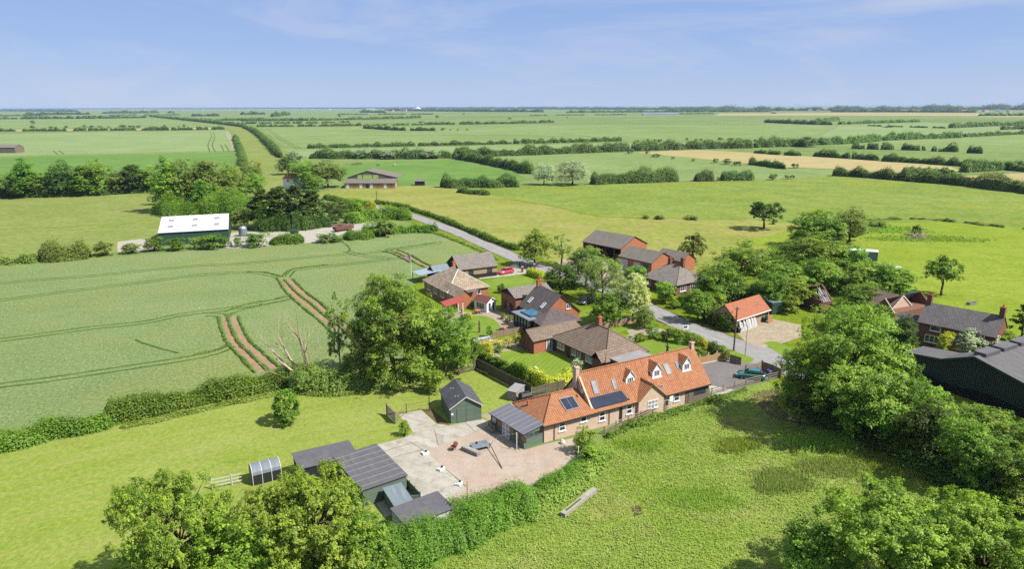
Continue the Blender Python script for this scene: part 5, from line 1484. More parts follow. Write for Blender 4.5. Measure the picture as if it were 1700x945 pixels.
def shrub_proto(kind, n, mat, ncl=40, nleaf=4500, leaf=.2, **kw):
    SHRUB[kind] = []
    for i in range(n):
        me, cc = crown_mesh('shrub_' + kind, 71 + i * 13 + len(kind), .92, .95, 1.0, ncl, nleaf, leaf * .5, mat, low=-.95, **kw)
        st = MB()
        rng = random.Random(i)
        for k in range(6):
            c = cc[rng.randrange(len(cc))]
            st.path([(0, 0, -.05), (c[0] * .5, c[1] * .5, c[2] * .55), tuple(c)], [.05, .035, .01], 5)
        SHRUB[kind].append((me, st.mesh('stem_' + kind, M['bark'], True)))
shrub_proto('ball', 1, 'leaf_green', ncl=130, nleaf=18000, leaf=.14, rc=(.14, .22), shell=(.72, .84))
shrub_proto('round', 3, 'leaf_green', shell=(.5, .85))
shrub_proto('dark', 2, 'leaf_dark', shell=(.5, .85))
shrub_proto('silver', 2, 'leaf_silver', shell=(.5, .85))
shrub_proto('yellow', 2, 'leaf_yellow', shell=(.5, .85))
shrub_proto('olive', 2, 'leaf_olive', shell=(.45, .9))
shrub_proto('bright', 2, 'leaf_bright', shell=(.5, .85))
shrub_proto('flower', 2, 'leaf_flower', nleaf=2500, shell=(.5, .9))
shrub_proto('thorn', 3, 'leaf_olive', ncl=34, nleaf=4500, leaf=.2, shell=(.4, .9))
shrub_proto('far', 4, 'leaf_far', ncl=26, nleaf=420, leaf=.62, shell=(.45, .9))

cnt = {}
def setmat(o, mat):
    if mat:
        o.material_slots[0].link = 'OBJECT'
        o.material_slots[0].material = M[mat]

def tree(kind, x, yb, ytop, wpx, label, mat=None, name='tree', cat='tree', group=None, hmul=1.0):
    p = P(x, yb)
    h = top_z(p, x, ytop) * hmul
    w = wpx * p.y / F / math.cos(PITCH) ** 0 * 1.0
    lst = PROTO[kind]
    i = cnt.get(kind, 0)
    cnt[kind] = i + 1
    me, tm, H0, R0 = lst[i % len(lst)]
    t = thing(name, label, cat, (p.x, p.y, 0), rnd.uniform(0, 6.28), group)
    sx = w / (2 * R0)
    t.scale = (sx, sx, h / H0)
    c = link('crown', me, t)
    setmat(c, mat)
    link('trunk', tm, t)
    return t

def shrub(kind, x, yb, ytop, wpx, label, name='shrub', cat='shrub', group=None, stem=True, mat=None):
    p = P(x, yb)
    h = max(.4, top_z(p, x, ytop))
    w = wpx * p.y / F
    lst = SHRUB[kind]
    i = cnt.get('s' + kind, 0)
    cnt['s' + kind] = i + 1
    me, st = lst[i % len(lst)]
    if stem:
        t = thing(name, label, cat, (p.x, p.y, 0), rnd.uniform(0, 6.28), group)
        c = link('foliage', me, t)
        link('stem', st, t)
        setmat(c, mat)
    else:
        t = link(name, me, None, (p.x, p.y, 0), rnd.uniform(0, 6.28))
        tag(t, label, cat, group)
        setmat(t, mat)
    t.scale = (w / 2, w / 2, h / 2)
    return t

def resample(w, step):
    out = [w[0]]
    acc = 0.0
    for a, b in zip(w, w[1:]):
        L = (b - a).length
        if L < 1e-6: continue
        d = step - acc
        while d <= L:
            out.append(a.lerp(b, d / L))
            d += step
        acc = (acc + L) % step
    return out

def hedge(name, px, width, height, mat, label=None, cat='hedge', leaf=None, cover=2.6, lump=.3, lscale=3.0, gaps=None, kind=None, group=None, seed=0, clipped=False, world=None, curve=4, core=True, csz=.76):
    """leafy hedge along a line on the ground: a lumpy shell of leaf faces over a rough inner mass, all real volume"""
    rng = np.random.default_rng(seed + int(abs(px[0][0]) * 7 + px[0][1] * 13) if not world else seed)
    w = smooth(world or [P(*p) for p in px], curve)
    w = [Vector((p.x, p.y, 0)) for p in w]
    D = min(p.length for p in w)
    lf = leaf or max(.26, min(D, 9000) / F * 1.7)
    seg = [(b - a).length for a, b in zip(w, w[1:])]
    cum = np.concatenate([[0], np.cumsum(seg)])
    L = cum[-1]
    W = np.array([[p.x, p.y] for p in w])
    g1 = rng.uniform(0, 1, int(L / lscale) + 6)
    g2 = rng.uniform(0, 1, int(L / (lscale * .37)) + 8)
    def field(s, a):
        f1 = np.interp(s / lscale + 2 * np.sin(a * 1.3) * .3, np.arange(len(g1)), g1)
        f2 = np.interp(s / (lscale * .37) + 1.2 * np.cos(a * 2.1), np.arange(len(g2)), g2)
        return 1 + lump * ((f1 - .5) * 1.5 + (f2 - .5) * .9)
    per = math.pi * (width / 2 + height) / 1.6
    n = int(cover * L * per / (lf * lf * .45))
    n = max(40, min(n, 70000))
    s = rng.uniform(0, L, n)
    if gaps:
        keep = np.ones(n, bool)
        for a, b in gaps: keep &= ~((s > a * L) & (s < b * L))
        s = s[keep]
        n = len(s)
    a = rng.uniform(-.12, math.pi + .12, n)
    def place(s, a, k):
        px_, py_ = np.interp(s, cum, W[:, 0]), np.interp(s, cum, W[:, 1])
        i = np.clip(np.searchsorted(cum, s) - 1, 0, len(seg) - 1)
        d = (W[i + 1] - W[i]) / np.array(seg)[i][:, None]
        nx, ny = -d[:, 1], d[:, 0]
        f = field(s, a) * k
        e = np.minimum(1, .35 + np.minimum(s, L - s) / max(.6, width * .5))
        ca, sa = np.cos(a), np.sin(a)
        if clipped:
            q = 1 / np.maximum(np.abs(ca), np.abs(sa)) ** .75
            ca, sa = ca * q, sa * q
        u = ca * width / 2 * f * e
        z = np.maximum(0.02, sa * height * f * e)
        return np.stack([px_ + nx * u, py_ + ny * u, z], 1), np.stack([nx * np.cos(a), ny * np.cos(a), np.sin(a)], 1), f
    C, N, f = place(s, a, np.where(rng.random(n) < .12, rng.uniform(1.0, 1.3, n), rng.uniform(.74, 1.06, n)))
    N = N * .8 + rng.normal(size=(n, 3)) * .5 + np.array([0, 0, .9])
    g3 = rng.uniform(.15, .8, int(L / (lscale * .8)) + 6)
    tint = np.interp(s / (lscale * .8), np.arange(len(g3)), g3) * .7 + .15 + rng.normal(0, .2, n)
    extra = None
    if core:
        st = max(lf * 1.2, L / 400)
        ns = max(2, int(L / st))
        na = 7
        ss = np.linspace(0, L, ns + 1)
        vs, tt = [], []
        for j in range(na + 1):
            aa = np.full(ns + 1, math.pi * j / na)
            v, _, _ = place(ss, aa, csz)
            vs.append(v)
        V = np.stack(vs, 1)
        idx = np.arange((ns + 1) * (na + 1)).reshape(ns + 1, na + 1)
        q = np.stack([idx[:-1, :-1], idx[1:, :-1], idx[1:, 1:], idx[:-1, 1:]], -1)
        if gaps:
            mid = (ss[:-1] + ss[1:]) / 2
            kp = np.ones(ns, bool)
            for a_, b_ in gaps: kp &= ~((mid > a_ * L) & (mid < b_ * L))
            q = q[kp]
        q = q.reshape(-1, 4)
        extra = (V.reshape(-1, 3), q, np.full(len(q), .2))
    c0 = W.mean(0)
    C[:, :2] -= c0
    if extra: extra[0][:, :2] -= c0
    me = leaf_mesh(name, C, N, np.full(n, lf), tint, mat, rng, extra=extra)
    o = link(name, me, None, (c0[0], c0[1], 0))
    return tag(o, label, cat, group, kind)

# ---- near hedges
hedge('hedge', [(-260, 800), (-100, 768), (0, 747), (80, 728), (160, 712), (190, 705)], 2.6, 2.1, 'leaf_hedge', 'stretch of field hedge at the left frame edge between wheat and mown paddock', lump=.4)
hedge('hedge', [(172, 704), (240, 688), (320, 672), (400, 655), (470, 640), (520, 634)], 3.2, 2.6, 'leaf_hedge', 'thick green field hedge running along the wheat from the dead tree towards the left', lump=.35)
hedge('hedge', [(490, 640), (540, 648), (580, 645), (620, 640), (665, 634), (700, 622)], 4.2, 3.4, 'leaf_olive', 'overgrown scrub hedge under the dead tree and the big ash', lump=.5, lscale=4)
hedge('rough_margin', [(200, 712), (300, 690), (400, 668), (480, 653), (540, 656), (610, 650), (690, 632), (715, 625)], 1.1, .45, 'leaf_nettle', 'ragged strip of long grass at the foot of the paddock hedge', 'long grass', lump=.6)
hedge('hedge', [(640, 960), (700, 912), (760, 895), (830, 862), (890, 845)], 4.2, 2.4, 'leaf_hedge', 'bushy hedge between the low black roofed shed and the pasture', lump=.5, lscale=2.4, leaf=.17, cover=2.4)
hedge('hedge', [(735, 868), (790, 852), (850, 833), (900, 818), (940, 800), (966, 772)], 2.6, 1.5, 'leaf_hedge', 'low ragged hedge curving round the edge of the gravel yard', lump=.6, lscale=1.9, leaf=.16, cover=2.4)
hedge('nettle_bank', [(830, 875), (900, 842), (950, 810), (985, 775), (996, 745)], 2.6, 1.0, 'leaf_nettle', 'bank of nettles along the outer side of the gravel yard hedge', 'nettles', lump=.5)
hedge('nettle_bank', [(1006, 729), (1040, 713), (1090, 696), (1140, 680), (1190, 664), (1240, 648)], 1.0, .5, 'leaf_hedge', 'long grass and nettles along the foot of the rail fence', 'nettles', lump=1.0, lscale=2)
hedge('hedge', [(778, 590), (800, 600), (822, 611), (850, 625), (880, 638)], 1.6, 2.3, 'leaf_hedge', 'mixed flowering hedge on top of the fence behind the green shed', lump=.5)
hedge('yellow_hedge', [(788, 584), (798, 590), (815, 599)], 2.0, 2.5, 'leaf_yellow', 'short golden yellow hedge at the corner by the grey patio', lump=.4)
hedge('yellow_hedge', [(862, 624), (885, 636), (912, 645), (936, 640), (950, 633)], 1.5, 2.0, 'leaf_yellow', 'golden hedge round the lower end of the striped back lawn', lump=.4)
hedge('clipped_hedge', [(1170, 531), (1190, 539), (1208, 548), (1216, 553)], 3.0, 2.8, 'leaf_dark', 'tall clipped dark green hedge beside the lane and pantile garage', clipped=True, lump=.12)
hedge('clipped_hedge', [(876, 456), (888, 460), (903, 464)], 1.8, 1.6, 'leaf_yellow', 'clipped yellow hedge beside the red brick gate pier', clipped=True, lump=.1)
hedge('hedge', [(622, 338), (660, 343), (720, 361), (770, 381), (820, 402), (860, 416)], 2.2, 1.5, 'leaf_hedge', 'long roadside hedge between the lane and the hay meadow', lump=.35, leaf=.4)
hedge('rough_margin', [(690, 374), (740, 393), (790, 413), (826, 432)], 1.8, .5, 'leaf_nettle', 'strip of tall grass on the wheat side of the lane', 'long grass', lump=.6, leaf=.4)
hedge('hedge', [(600, 392), (640, 388), (680, 386), (728, 386)], 3.5, 2.6, 'leaf_hedge', 'dark hedge between the scrap yard and the lane', lump=.5, leaf=.4)
hedge('hedge', [(-140, 446), (0, 440), (62, 436)], 2.8, 2.2, 'leaf_olive', 'low hedge on the far side of the wheat at the left frame edge', lump=.5, leaf=.45)
for x0_, x1_, y, h_, lab in ((48, 66, 435, 3.0, 'single low bush at the start of the row behind the wheat'), (70, 150, 431, 5.2, 'long thicket of hawthorn behind the wheat left of the white yard'), (158, 190, 424, 5.0, 'rounded hawthorn bush just left of the white hardcore'), (205, 236, 420, 3.8, 'low bush in front of the pale hardcore heap'), (240, 270, 417, 5.0, 'hawthorn bush at the left corner of the white roofed shed'), (276, 308, 415, 4.4, 'hawthorn bush in front of the left half of the white roofed shed'), (314, 336, 413, 4.6, 'small yellowish bush in front of the white roofed shed'), (336, 380, 412, 5.2, 'wide hawthorn bush at the right corner of the white roofed shed')):
    if x1_ - x0_ > 50: hedge('bush', [(x0_, y), ((x0_ + x1_) / 2, y - 1), (x1_, y - 2)], 7.0, h_ * .85, 'leaf_olive', lab, 'bush', lump=.5, lscale=5, leaf=.36, clipped=True)
    else: shrub('thorn', (x0_ + x1_) / 2, y, y - h_ * 5.0, (x1_ - x0_) * 1.15, lab, 'bush', 'bush', mat='leaf_olive' if x0_ % 4 else 'leaf_hedge')
for x0_, x1_, y, h_, lab in ((388, 402, 410, 3.6, 'small bush beside the pale tank of the scrap yard'), (408, 446, 409, 5.4, 'big rounded bush at the scrap yard corner behind the wheat'), (448, 505, 405, 4.0, 'long low bush hiding the front of the scrap yard'), (528, 566, 402, 3.2, 'sparse bush in front of the rusty trailers'), (570, 622, 397, 3.2, 'low hedge bush right of the rusty trailers'), (622, 660, 392, 6.4, 'tall bush at the right end of the scrap yard')):
    if x1_ - x0_ > 42: hedge('bush', [(x0_, y), ((x0_ + x1_) / 2, y - 1), (x1_, y - 2)], 6.0, h_ * .85, 'leaf_hedge', lab, 'bush', lump=.5, lscale=4, leaf=.36, clipped=True)
    else: shrub('thorn', (x0_ + x1_) / 2, y, y - h_ * 5.0, (x1_ - x0_) * 1.15, lab, 'bush', 'bush', mat='leaf_olive' if x0_ % 4 else 'leaf_hedge')
# crop edges along the wheel tracks in the wheat
for i, line in enumerate(S_):
    for d in ((1.0,) if i % 2 == 0 else (-.9, 1.0)):
        w_ = offset_line(smooth([P(*p) for p in line], 4), d)
        o = hedge('crop_edge', [(0, 0)], .5, .34, 'crop_edge', world=w_, seed=i * 3 + int(d > 0), lump=.6, lscale=1.2, kind='stuff', leaf=.18, curve=1, core=False, cover=2.0)

for j, line in enumerate(([(372, 519), (409, 506), (455, 498), (484, 491)], [(372, 527), (410, 513), (458, 503), (490, 497)], [(410, 452), (440, 453), (466, 460)], [(474, 459), (481, 451), (494, 446), (545, 440)], [(320, 591), (365, 581), (384, 571)], [(640, 415), (690, 408), (735, 402)])):
    hedge('crop_edge', line, .45, .3, 'crop_edge', kind='stuff', leaf=.18, core=False, cover=1.6, lump=.7, lscale=1.2, seed=40 + j)
hedge('undergrowth', [(262, 352), (300, 356), (350, 358), (400, 360), (440, 362)], 12, 7, 'leaf_green', 'bushy undergrowth at the foot of the tall grove behind the white roofed shed', 'thicket', lump=.6, lscale=6, leaf=.4)
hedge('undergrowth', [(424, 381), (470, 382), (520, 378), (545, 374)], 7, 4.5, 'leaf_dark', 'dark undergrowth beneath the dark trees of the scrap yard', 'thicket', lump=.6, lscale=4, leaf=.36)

# ---- far hedgerows: line, width, height
HR = [
 ([(-400, 224), (-150, 221), (0, 218.3), (110, 217.6)], 6, 5, 'hedgerow at the left edge along the near side of the yellow strip', [(.62, .66), (.8, .83)]),
 ([(122, 217.5), (190, 216.8), (226, 216.4)], 6, 5.5, 'hedgerow segment in the middle of the yellow strip beyond the pale crop', [(.2, .24), (.55, .58)]),
 ([(235, 216.6), (300, 216), (373, 214.8)], 6, 5.5, 'hedgerow at the right end of the yellow strip near the grass track', [(.33, .36), (.62, .66), (.8, .84)]),
 ([(-300, 203), (-100, 200), (0, 197.8), (28, 197.5)], 9, 8, 'distant hedgerow at the far left edge in front of the town', None),
 ([(34, 197.6), (100, 197), (170, 196.6), (244, 195.6)], 9, 9, 'distant thick hedgerow left of the diagonal hedge', [(.4, .42)]),
 ([(249, 193.6), (310, 200), (370, 206.6), (405, 211)], 7, 7, 'diagonal dark hedgerow that meets the top of the grass track', None),
 ([(404, 211.5), (425, 222), (442, 238), (456, 252), (466, 262)], 5.5, 6.5, 'hedge running down the right side of the grass track', None),
 ([(391, 232), (396, 244), (401, 258), (404, 276)], 6, 5, 'clipped hedge on the left side of the grass track', None),
 ([(312, 200.3), (380, 200), (450, 199.4)], 9, 6, 'faint hedgerow crossing the diagonal hedge far off', [(.3, .34)]),
 ([(400, 201.3), (470, 200.4), (513, 200.2)], 8, 8, 'left part of the longest distant hedgerow beyond the grass track', None),
 ([(515, 200.2), (600, 198.6), (699, 196)], 8, 8, 'right part of the longest distant hedgerow beyond the grass track', None),
 ([(402, 205.6), (440, 205.2), (482, 204.8)], 6, 5, 'broken hedgerow just below the longest distant hedgerow', [(.3, .35), (.6, .66)]),
 ([(486, 204.8), (530, 204.6), (580, 203.4)], 6, 5, 'scattered hedgerow bushes right of the broken hedgerow', [(.15, .22), (.4, .47), (.7, .8)]),
 ([(426, 210.6), (488, 210)], 6, 5, 'hedgerow piece at the top left of the big green crop', None),
 ([(494, 210), (545, 209.6), (600, 208.6)], 6, 5, 'hedgerow piece along the top of the big green crop', [(.28, .31)]),
 ([(603, 208.8), (650, 208), (704, 207.4)], 5, 4, 'thin dotted hedgerow above the big green crop', [(.1, .16), (.4, .47), (.75, .8)]),
 ([(704, 207), (760, 206.6), (850, 205.4), (920, 203.6)], 7, 6, 'hedgerow in the centre running to the middle of the open crop', [(.2, .23)]),
 ([(604, 213), (660, 216.5), (723, 217.2)], 6, 6, 'short bushy hedgerow standing inside the big green crop', [(.22, .27), (.75, .8)]),
 ([(510, 246.6), (600, 244.6), (690, 242.6)], 4, 4.2, 'left half of the hedge along the near side of the big green crop', None),
 ([(694, 242.6), (770, 241), (850, 239)], 4, 4.2, 'middle of the hedge along the near side of the big green crop', None),
 ([(852, 239), (940, 237), (1032, 234.4)], 5, 5, 'right end of the hedge along the near side of the big green crop', None),
 ([(514, 263), (600, 263.6), (690, 263.6), (752, 262)], 9, 7.5, 'tall belt of trees and hedge behind the horse paddock', None),
 ([(752, 260), (800, 259.6), (850, 258.6), (940, 255), (1045, 251)], 8, 7.5, 'tall hedge belt running on to the right of the horse paddock', None),
 ([(1048, 251), (1120, 248.4), (1190, 246.6), (1250, 246)], 9, 8, 'dense hedge belt above the pale stubble field', None),
 ([(1250, 245.4), (1300, 243.4), (1350, 242.6)], 8, 8, 'hedge belt left of the big round willow bush', None),
 ([(752, 263), (790, 269), (830, 277), (862, 284), (880, 289)], 6, 6, 'diagonal hedge down the right side of the horse paddock', None),
 ([(731, 311), (790, 311.4), (862, 310)], 7, 6.2, 'dark square hedge at the near side of the horse paddock', None),
 ([(980, 306), (1050, 303.6), (1125, 300.6)], 7, 6.6, 'dark hedge right of the silver willows', None),
 ([(1152, 301), (1184, 300)], 6, 5.0, 'short hedge clump right of the dark hedge by the willows', None),
 ([(1196, 300), (1225, 299), (1252, 299)], 6, 5.0, 'second short hedge clump along the rough meadow', None),
 ([(1271, 203.5), (1330, 206), (1381, 207.4)], 12, 8, 'wooded hedgerow left in the far right crop', [(.5, .53)]),
 ([(1352, 203), (1372, 202), (1391, 200)], 10, 8, 'short wooded strip behind the wooded hedgerow', None),
 ([(1393, 206.6), (1460, 204.6), (1526, 202.4)], 8, 6, 'hedgerow slanting away in the far right crop', [(.06, .1)]),
 ([(1440, 209), (1500, 211), (1570, 213)], 5, 3, 'thin low dotted hedgerow in the far right crop', [(.2, .3), (.5, .6), (.8, .86)]),
 ([(1578, 212.6), (1640, 209.6), (1700, 208), (1900, 205)], 10, 7, 'distant hedgerow meeting the right frame edge', None),
 ([(1663, 215.4), (1700, 214.6), (1900, 213)], 8, 7, 'small dark hedgerow below the distant one at the right edge', None),
 ([(1625, 192.6), (1700, 192.2), (1900, 192)], 14, 10, 'dark belt at the right end of the far stubble', None),
 ([(1358, 240.6), (1410, 238.4), (1462, 233.6)], 8, 7, 'hedge belt just right of the big round willow bush', None),
 ([(1464, 233.4), (1530, 230.6), (1597, 228.6)], 8, 7.5, 'long thick hedge belt below the far right crop', None),
 ([(1600, 227.4), (1650, 225), (1700, 222.6), (1900, 216)], 5, 4, 'thin hedge running to the right edge beyond the thick belt', None),
 ([(1414, 247), (1450, 248), (1484, 248.4)], 6, 6, 'left group of bushes in the pale crop on the right', [(.3, .36), (.62, .7)]),
 ([(1496, 249), (1536, 250)], 6, 7, 'middle group of bushes in the pale crop on the right', [(.75, .85)]),
 ([(1546, 251.4), (1591, 252.4)], 6, 7, 'right group of bushes in the pale crop on the right', [(.2, .26)]),
 ([(1605, 254), (1631, 255)], 6, 7, 'last pair of bushes of the row in the pale crop', None),
 ([(1252, 254), (1290, 257), (1330, 259)], 4, 3.6, 'broken low hedge along the top edge of the stubble field', [(.3, .36), (.62, .7)]),
 ([(1350, 259.6), (1400, 262.6), (1459, 266.8)], 5, 5, 'hedge along the top edge of the stubble field', [(.55, .6)]),
 ([(1463, 267.6), (1540, 272), (1620, 278), (1700, 285), (1850, 296)], 5.1, 5.1, 'long hedge above the right end of the stubble field', None),
 ([(1382, 291.6), (1440, 295), (1510, 301)], 5.1, 5.3, 'left part of the tall hedge between stubble and rough meadow', None),
 ([(1510, 301), (1575, 306), (1640, 313), (1700, 320.6), (1900, 345)], 5.1, 5.4, 'right part of the tall hedge between stubble and rough meadow', None),
 ([(1496, 289), (1540, 289.6), (1586, 290.6)], 6, 5, 'short hedge joining the two parts of the stubble field', None),
 ([(1596, 286), (1650, 283), (1700, 280)], 6, 5.4, 'hedge above the small stubble patch at the right edge', None),
 ([(1245, 273), (1275, 277), (1303, 281)], 5, 5, 'hedge at the left end of the stubble field', None),
 ([(560, 190.2), (640, 189.8), (720, 189.8)], 9, 5, 'thin distant hedgerow beyond the lone tree left of centre', [(.3, .4), (.7, .75)]),
 ([(880, 192.2), (960, 191.2), (1040, 190.8)], 7, 4, 'thin distant hedgerow left of the very long low barn', [(.2, .3), (.6, .7)]),
 ([(1120, 189.6), (1150, 189.2), (1186, 188.8)], 9, 5, 'short dark hedgerow right of the very long low barn', None),
 ([(180, 192), (230, 191.4), (300, 191)], 9, 5, 'faint hedgerow above the start of the diagonal hedgerow', [(.4, .5)]),
 ([(-60, 193.4), (20, 192.6), (70, 192.4)], 9, 6, 'faint hedgerow in front of the town at the far left', None),
 ([(760, 319), (785, 322), (812, 324)], 4, 2.2, 'low rushy clump in the corner of the hay meadow', None),
]
for i, (ln, wd, ht, lab, gp) in enumerate(HR):
    hedge('hedgerow', ln, wd * .85, ht * .85, 'leaf_far', lab, 'hedgerow', gaps=gp, lump=.62, lscale=max(5, ht * 1.0), cover=3.4, seed=i, csz=.6)
for ln, wd, ht in (([(-800, 188), (-300, 184), (0, 181.5), (200, 181), (400, 180.6)], 90, 13), ([(0, 184.6), (60, 185), (128, 185.5)], 40, 12), ([(40, 191.5), (90, 190.5), (150, 190)], 20, 9), ([(170, 188.6), (240, 187.6), (262, 187)], 30, 10), ([(380, 180.4), (520, 180.4), (700, 180.8)], 90, 13),
                   ([(640, 184), (760, 185), (900, 186)], 45, 12), ([(600, 186.6), (640, 187)], 25, 10), ([(690, 180.6), (850, 181), (1050, 182), (1200, 182.4)], 120, 15), ([(940, 187), (1100, 186), (1280, 185.6)], 30, 8), ([(1110, 185.4), (1250, 184), (1420, 184)], 80, 17), ([(1380, 182.2), (1560, 182), (1750, 182.4), (2300, 184)], 150, 20), ([(1380, 185.8), (1500, 186), (1620, 186.6)], 30, 9), ([(1555, 184.8), (1620, 184.6)], 60, 16), ([(400, 190.6), (440, 190)], 20, 9), ([(318, 193), (365, 192.6)], 16, 8), ([(452, 193.6), (480, 191)], 14, 9)):
    hedge('far_wood', ln, wd, ht * 1.35, 'leaf_dark', 'belt of distant woodland under the horizon', 'woodland', kind='stuff', cover=1.6, lump=.6, lscale=ht * 2.5, seed=int(ln[0][0]) + 5)

# ---- scattered far bushes
def bushes(lst, label, group, kind='far', stem=False, name='bush', cat='bush'):
    for x, y, h, w in lst: shrub(kind, x, y, y - h, w, label, name, cat, group, stem)
bushes([(55, 213.5, 6, 10), (85, 213.6, 5, 8), (93, 213.4, 4, 6), (110, 213, 5, 7), (141, 212.4, 5.5, 8), (152, 212.2, 5, 10), (166, 212.2, 4, 9), (180, 212, 3.4, 4), (203, 212.6, 6, 14), (218, 212.3, 5, 12), (231, 212.3, 5, 10), (260, 211.8, 2.4, 4), (273, 211.6, 5, 5), (297, 211.4, 3.4, 5), (306, 211, 5, 6)],
       'small dark bush in the dotted row behind the yellow strip hedgerow', 'dotted bushes behind the yellow strip')
bushes([(736, 216.5, 5, 9), (748, 216.6, 2.6, 4), (760, 216.7, 3, 4.5), (775, 217, 4, 4.5)], 'small round bush right of the short hedgerow inside the green crop', 'lone bushes in the green crop')
bushes([(1058, 236, 4, 8), (1076, 236, 6, 7), (1087, 236, 6, 6), (1096, 236, 6, 11), (1110, 235.6, 2, 9)], 'small rounded bush right of the end of the green crop hedge', 'bushes beyond the green crop hedge')
bushes([(1140, 234, 6, 6), (1156, 233.6, 4, 9), (1164, 233.6, 4, 8), (1180, 233.4, 2, 12), (1196, 233.4, 6, 11), (1212, 233.8, 6, 10), (1226, 234.4, 6, 13), (1240, 235, 3, 9), (1254, 235.6, 5, 8), (1268, 236, 4, 9)], 'dark bush of the uneven row above the dense hedge belt', 'uneven row of bushes above the hedge belt')
bushes([(1047, 255, 9, 13), (1075, 255.5, 6, 8), (1089, 261, 6, 16), (1117, 264, 4.5, 7), (1151, 268, 5, 7)], 'bush at the left corner of the pale stubble field', 'bushes at the left corner of the stubble field')
bushes([(1188, 271, 9, 12), (1208, 273, 10, 18), (1224, 275, 9, 16)], 'rounded bush along the lower edge of the pale stubble field', 'bushes along the lower edge of the stubble')
bushes([(1284, 298.6, 11, 17), (1306, 297, 7, 10), (1315, 297, 7, 10), (1319, 279, 9, 15), (1192, 300, 7, 8)], 'separate round bush on the boundary of the rough meadow', 'separate bushes on the rough meadow boundary')
for x, y, h, w, lab in ((563, 194.5, 6, 6, 'lone round tree on the flat crop far left of centre'), (726, 196.4, 5.5, 7, 'lone round tree just right of the longest distant hedgerow'), (846, 198.4, 4.5, 7, 'lone bush in the middle of the far plain'), (54, 206, 7, 9, 'lone small tree behind the left hedgerows'), (770, 190, 3, 4, 'tiny lone bush far out on the plain'), (942, 196, 2.6, 4, 'tiny dark bush on the plain right of centre'), (1284, 188.6, 3, 12, 'dark clump on the far stubble'), (284, 188.6, 5, 14, 'small round copse in front of the far town'), (700, 252 - 48, 3.4, 12, 'small wide bush above the central hedgerow'), (1475, 211.4, 2, 20, 'low wide bush in the far right crop'), (1310, 297 - 80, 2, 1, '')):
    if lab: shrub('far', x, y, y - h, w, lab, 'bush', 'bush', None, False)
shrub('silver', 1340, 244, 226, 36, 'big round grey green willow bush standing in the hedge belt', 'willow_bush', 'bush', None, False, 'leaf_far')
# silver willows and other marked trees of the middle distance
tree('willow', 903, 307, 268, 42, 'left silver leaved willow by the dark hedge', 'leaf_silver', 'willow')
tree('willow', 950, 307, 261, 60, 'larger right silver leaved willow by the dark hedge', 'leaf_silver', 'willow')
for x, y, tp, wd, lab in ((606, 263, 243, 38, 'silver tree in the belt behind the horse paddock, leftmost of three'), (645, 264, 249, 32, 'silver tree in the belt behind the horse paddock, middle of three'), (712, 263, 246, 46, 'silver tree in the belt behind the horse paddock, rightmost of three')):
    tree('willow', x, y, tp, wd, lab, 'leaf_silver')
for x, y, tp, wd, k, mt, lab in ((478, 290, 255, 34, 'ash', 'leaf_far', 'broad tree at the foot of the grass track hedge'), (505, 312, 262, 56, 'ash', 'leaf_ash', 'big spreading tree left of the cattle barn'), (545, 312, 263, 62, 'ash', 'leaf_olive', 'big pale spreading tree close to the cattle barn'), (520, 318, 290, 40, 'round', 'leaf_green', 'small bright tree in front of the trees by the cattle barn'), (490, 270, 250, 30, 'round', 'leaf_silver', 'greyish tree at the top of the cattle barn group')):
    tree(k, x, y, tp, wd, lab, mt)
# tree belt on the left
LB = [(-70, 332, 275, 60), (-20, 330, 283, 48), (22, 329, 286, 52), (45, 328, 262, 56), (80, 326, 282, 50), (108, 326, 268, 50), (140, 325, 272, 46), (165, 323, 262, 56), (198, 321, 284, 48), (222, 320, 268, 50), (248, 319, 276, 46)]
LBL = ['tree of the left belt standing just outside the frame edge', 'leftmost low tree of the belt behind the olive meadow', 'second low tree of the belt behind the olive meadow from the left', 'tall pale tree near the left end of the belt', 'low bushy tree right of the tall pale belt tree', 'pointed dark tree in the left belt', 'rounded tree right of the pointed dark belt tree', 'tall feathery tree in the middle of the left belt', 'low tree right of the tall feathery belt tree', 'dark domed tree in the right half of the left belt', 'last belt tree before the tall grove']
for i, ((x, y, tp, wd), lab) in enumerate(zip(LB, LBL)):
    tree(['tall', 'ash', 'round'][i % 3], x, y, tp, wd, lab, ['leaf_green', 'leaf_ash', 'leaf_olive'][(i * 7) % 3] if i not in (5, 9) else 'leaf_dark')
hedge('hedge', [(-200, 336), (0, 329), (130, 325.5), (262, 318)], 5, 5, 'leaf_dark', 'dark undergrowth hedge along the foot of the left tree belt', lump=.5, lscale=5)
# the tall grove behind the white roofed shed
GR = [(285, 352, 258, 64, 'tall', 'leaf_ash', 'leftmost tall tree of the grove behind the white roofed shed'), (318, 350, 256, 66, 'ash', 'leaf_olive', 'tall olive tree in the grove behind the white roofed shed'), (352, 350, 262, 62, 'tall', 'leaf_olive', 'tall tree behind the right end of the white roof'), (388, 348, 270, 62, 'ash', 'leaf_ash', 'tall airy tree between the white roof and the dark conifers'), (300, 352, 288, 56, 'round', 'leaf_green', 'bushy tree right behind the white roof on its left side'), (345, 354, 300, 58, 'round', 'leaf_green', 'bushy tree right behind the middle of the white roof'), (385, 356, 303, 50, 'ash', 'leaf_olive', 'lower tree at the right end of the white roof'), (420, 320, 262, 44, 'ash', 'leaf_olive', 'loose tree at the bottom of the grass track'), (402, 380, 345, 40, 'round', 'leaf_olive', 'small tree between white roofed shed and scrap yard'), (425, 330, 285, 44, 'ash', 'leaf_ash', 'pale tree above the dark conifers'), (270, 340, 300, 30, 'round', 'leaf_green', 'small tree at the left side of the grove')]
for x, y, tp, wd, k, mt, lab in GR: tree(k, x, y, tp, wd, lab, mt)
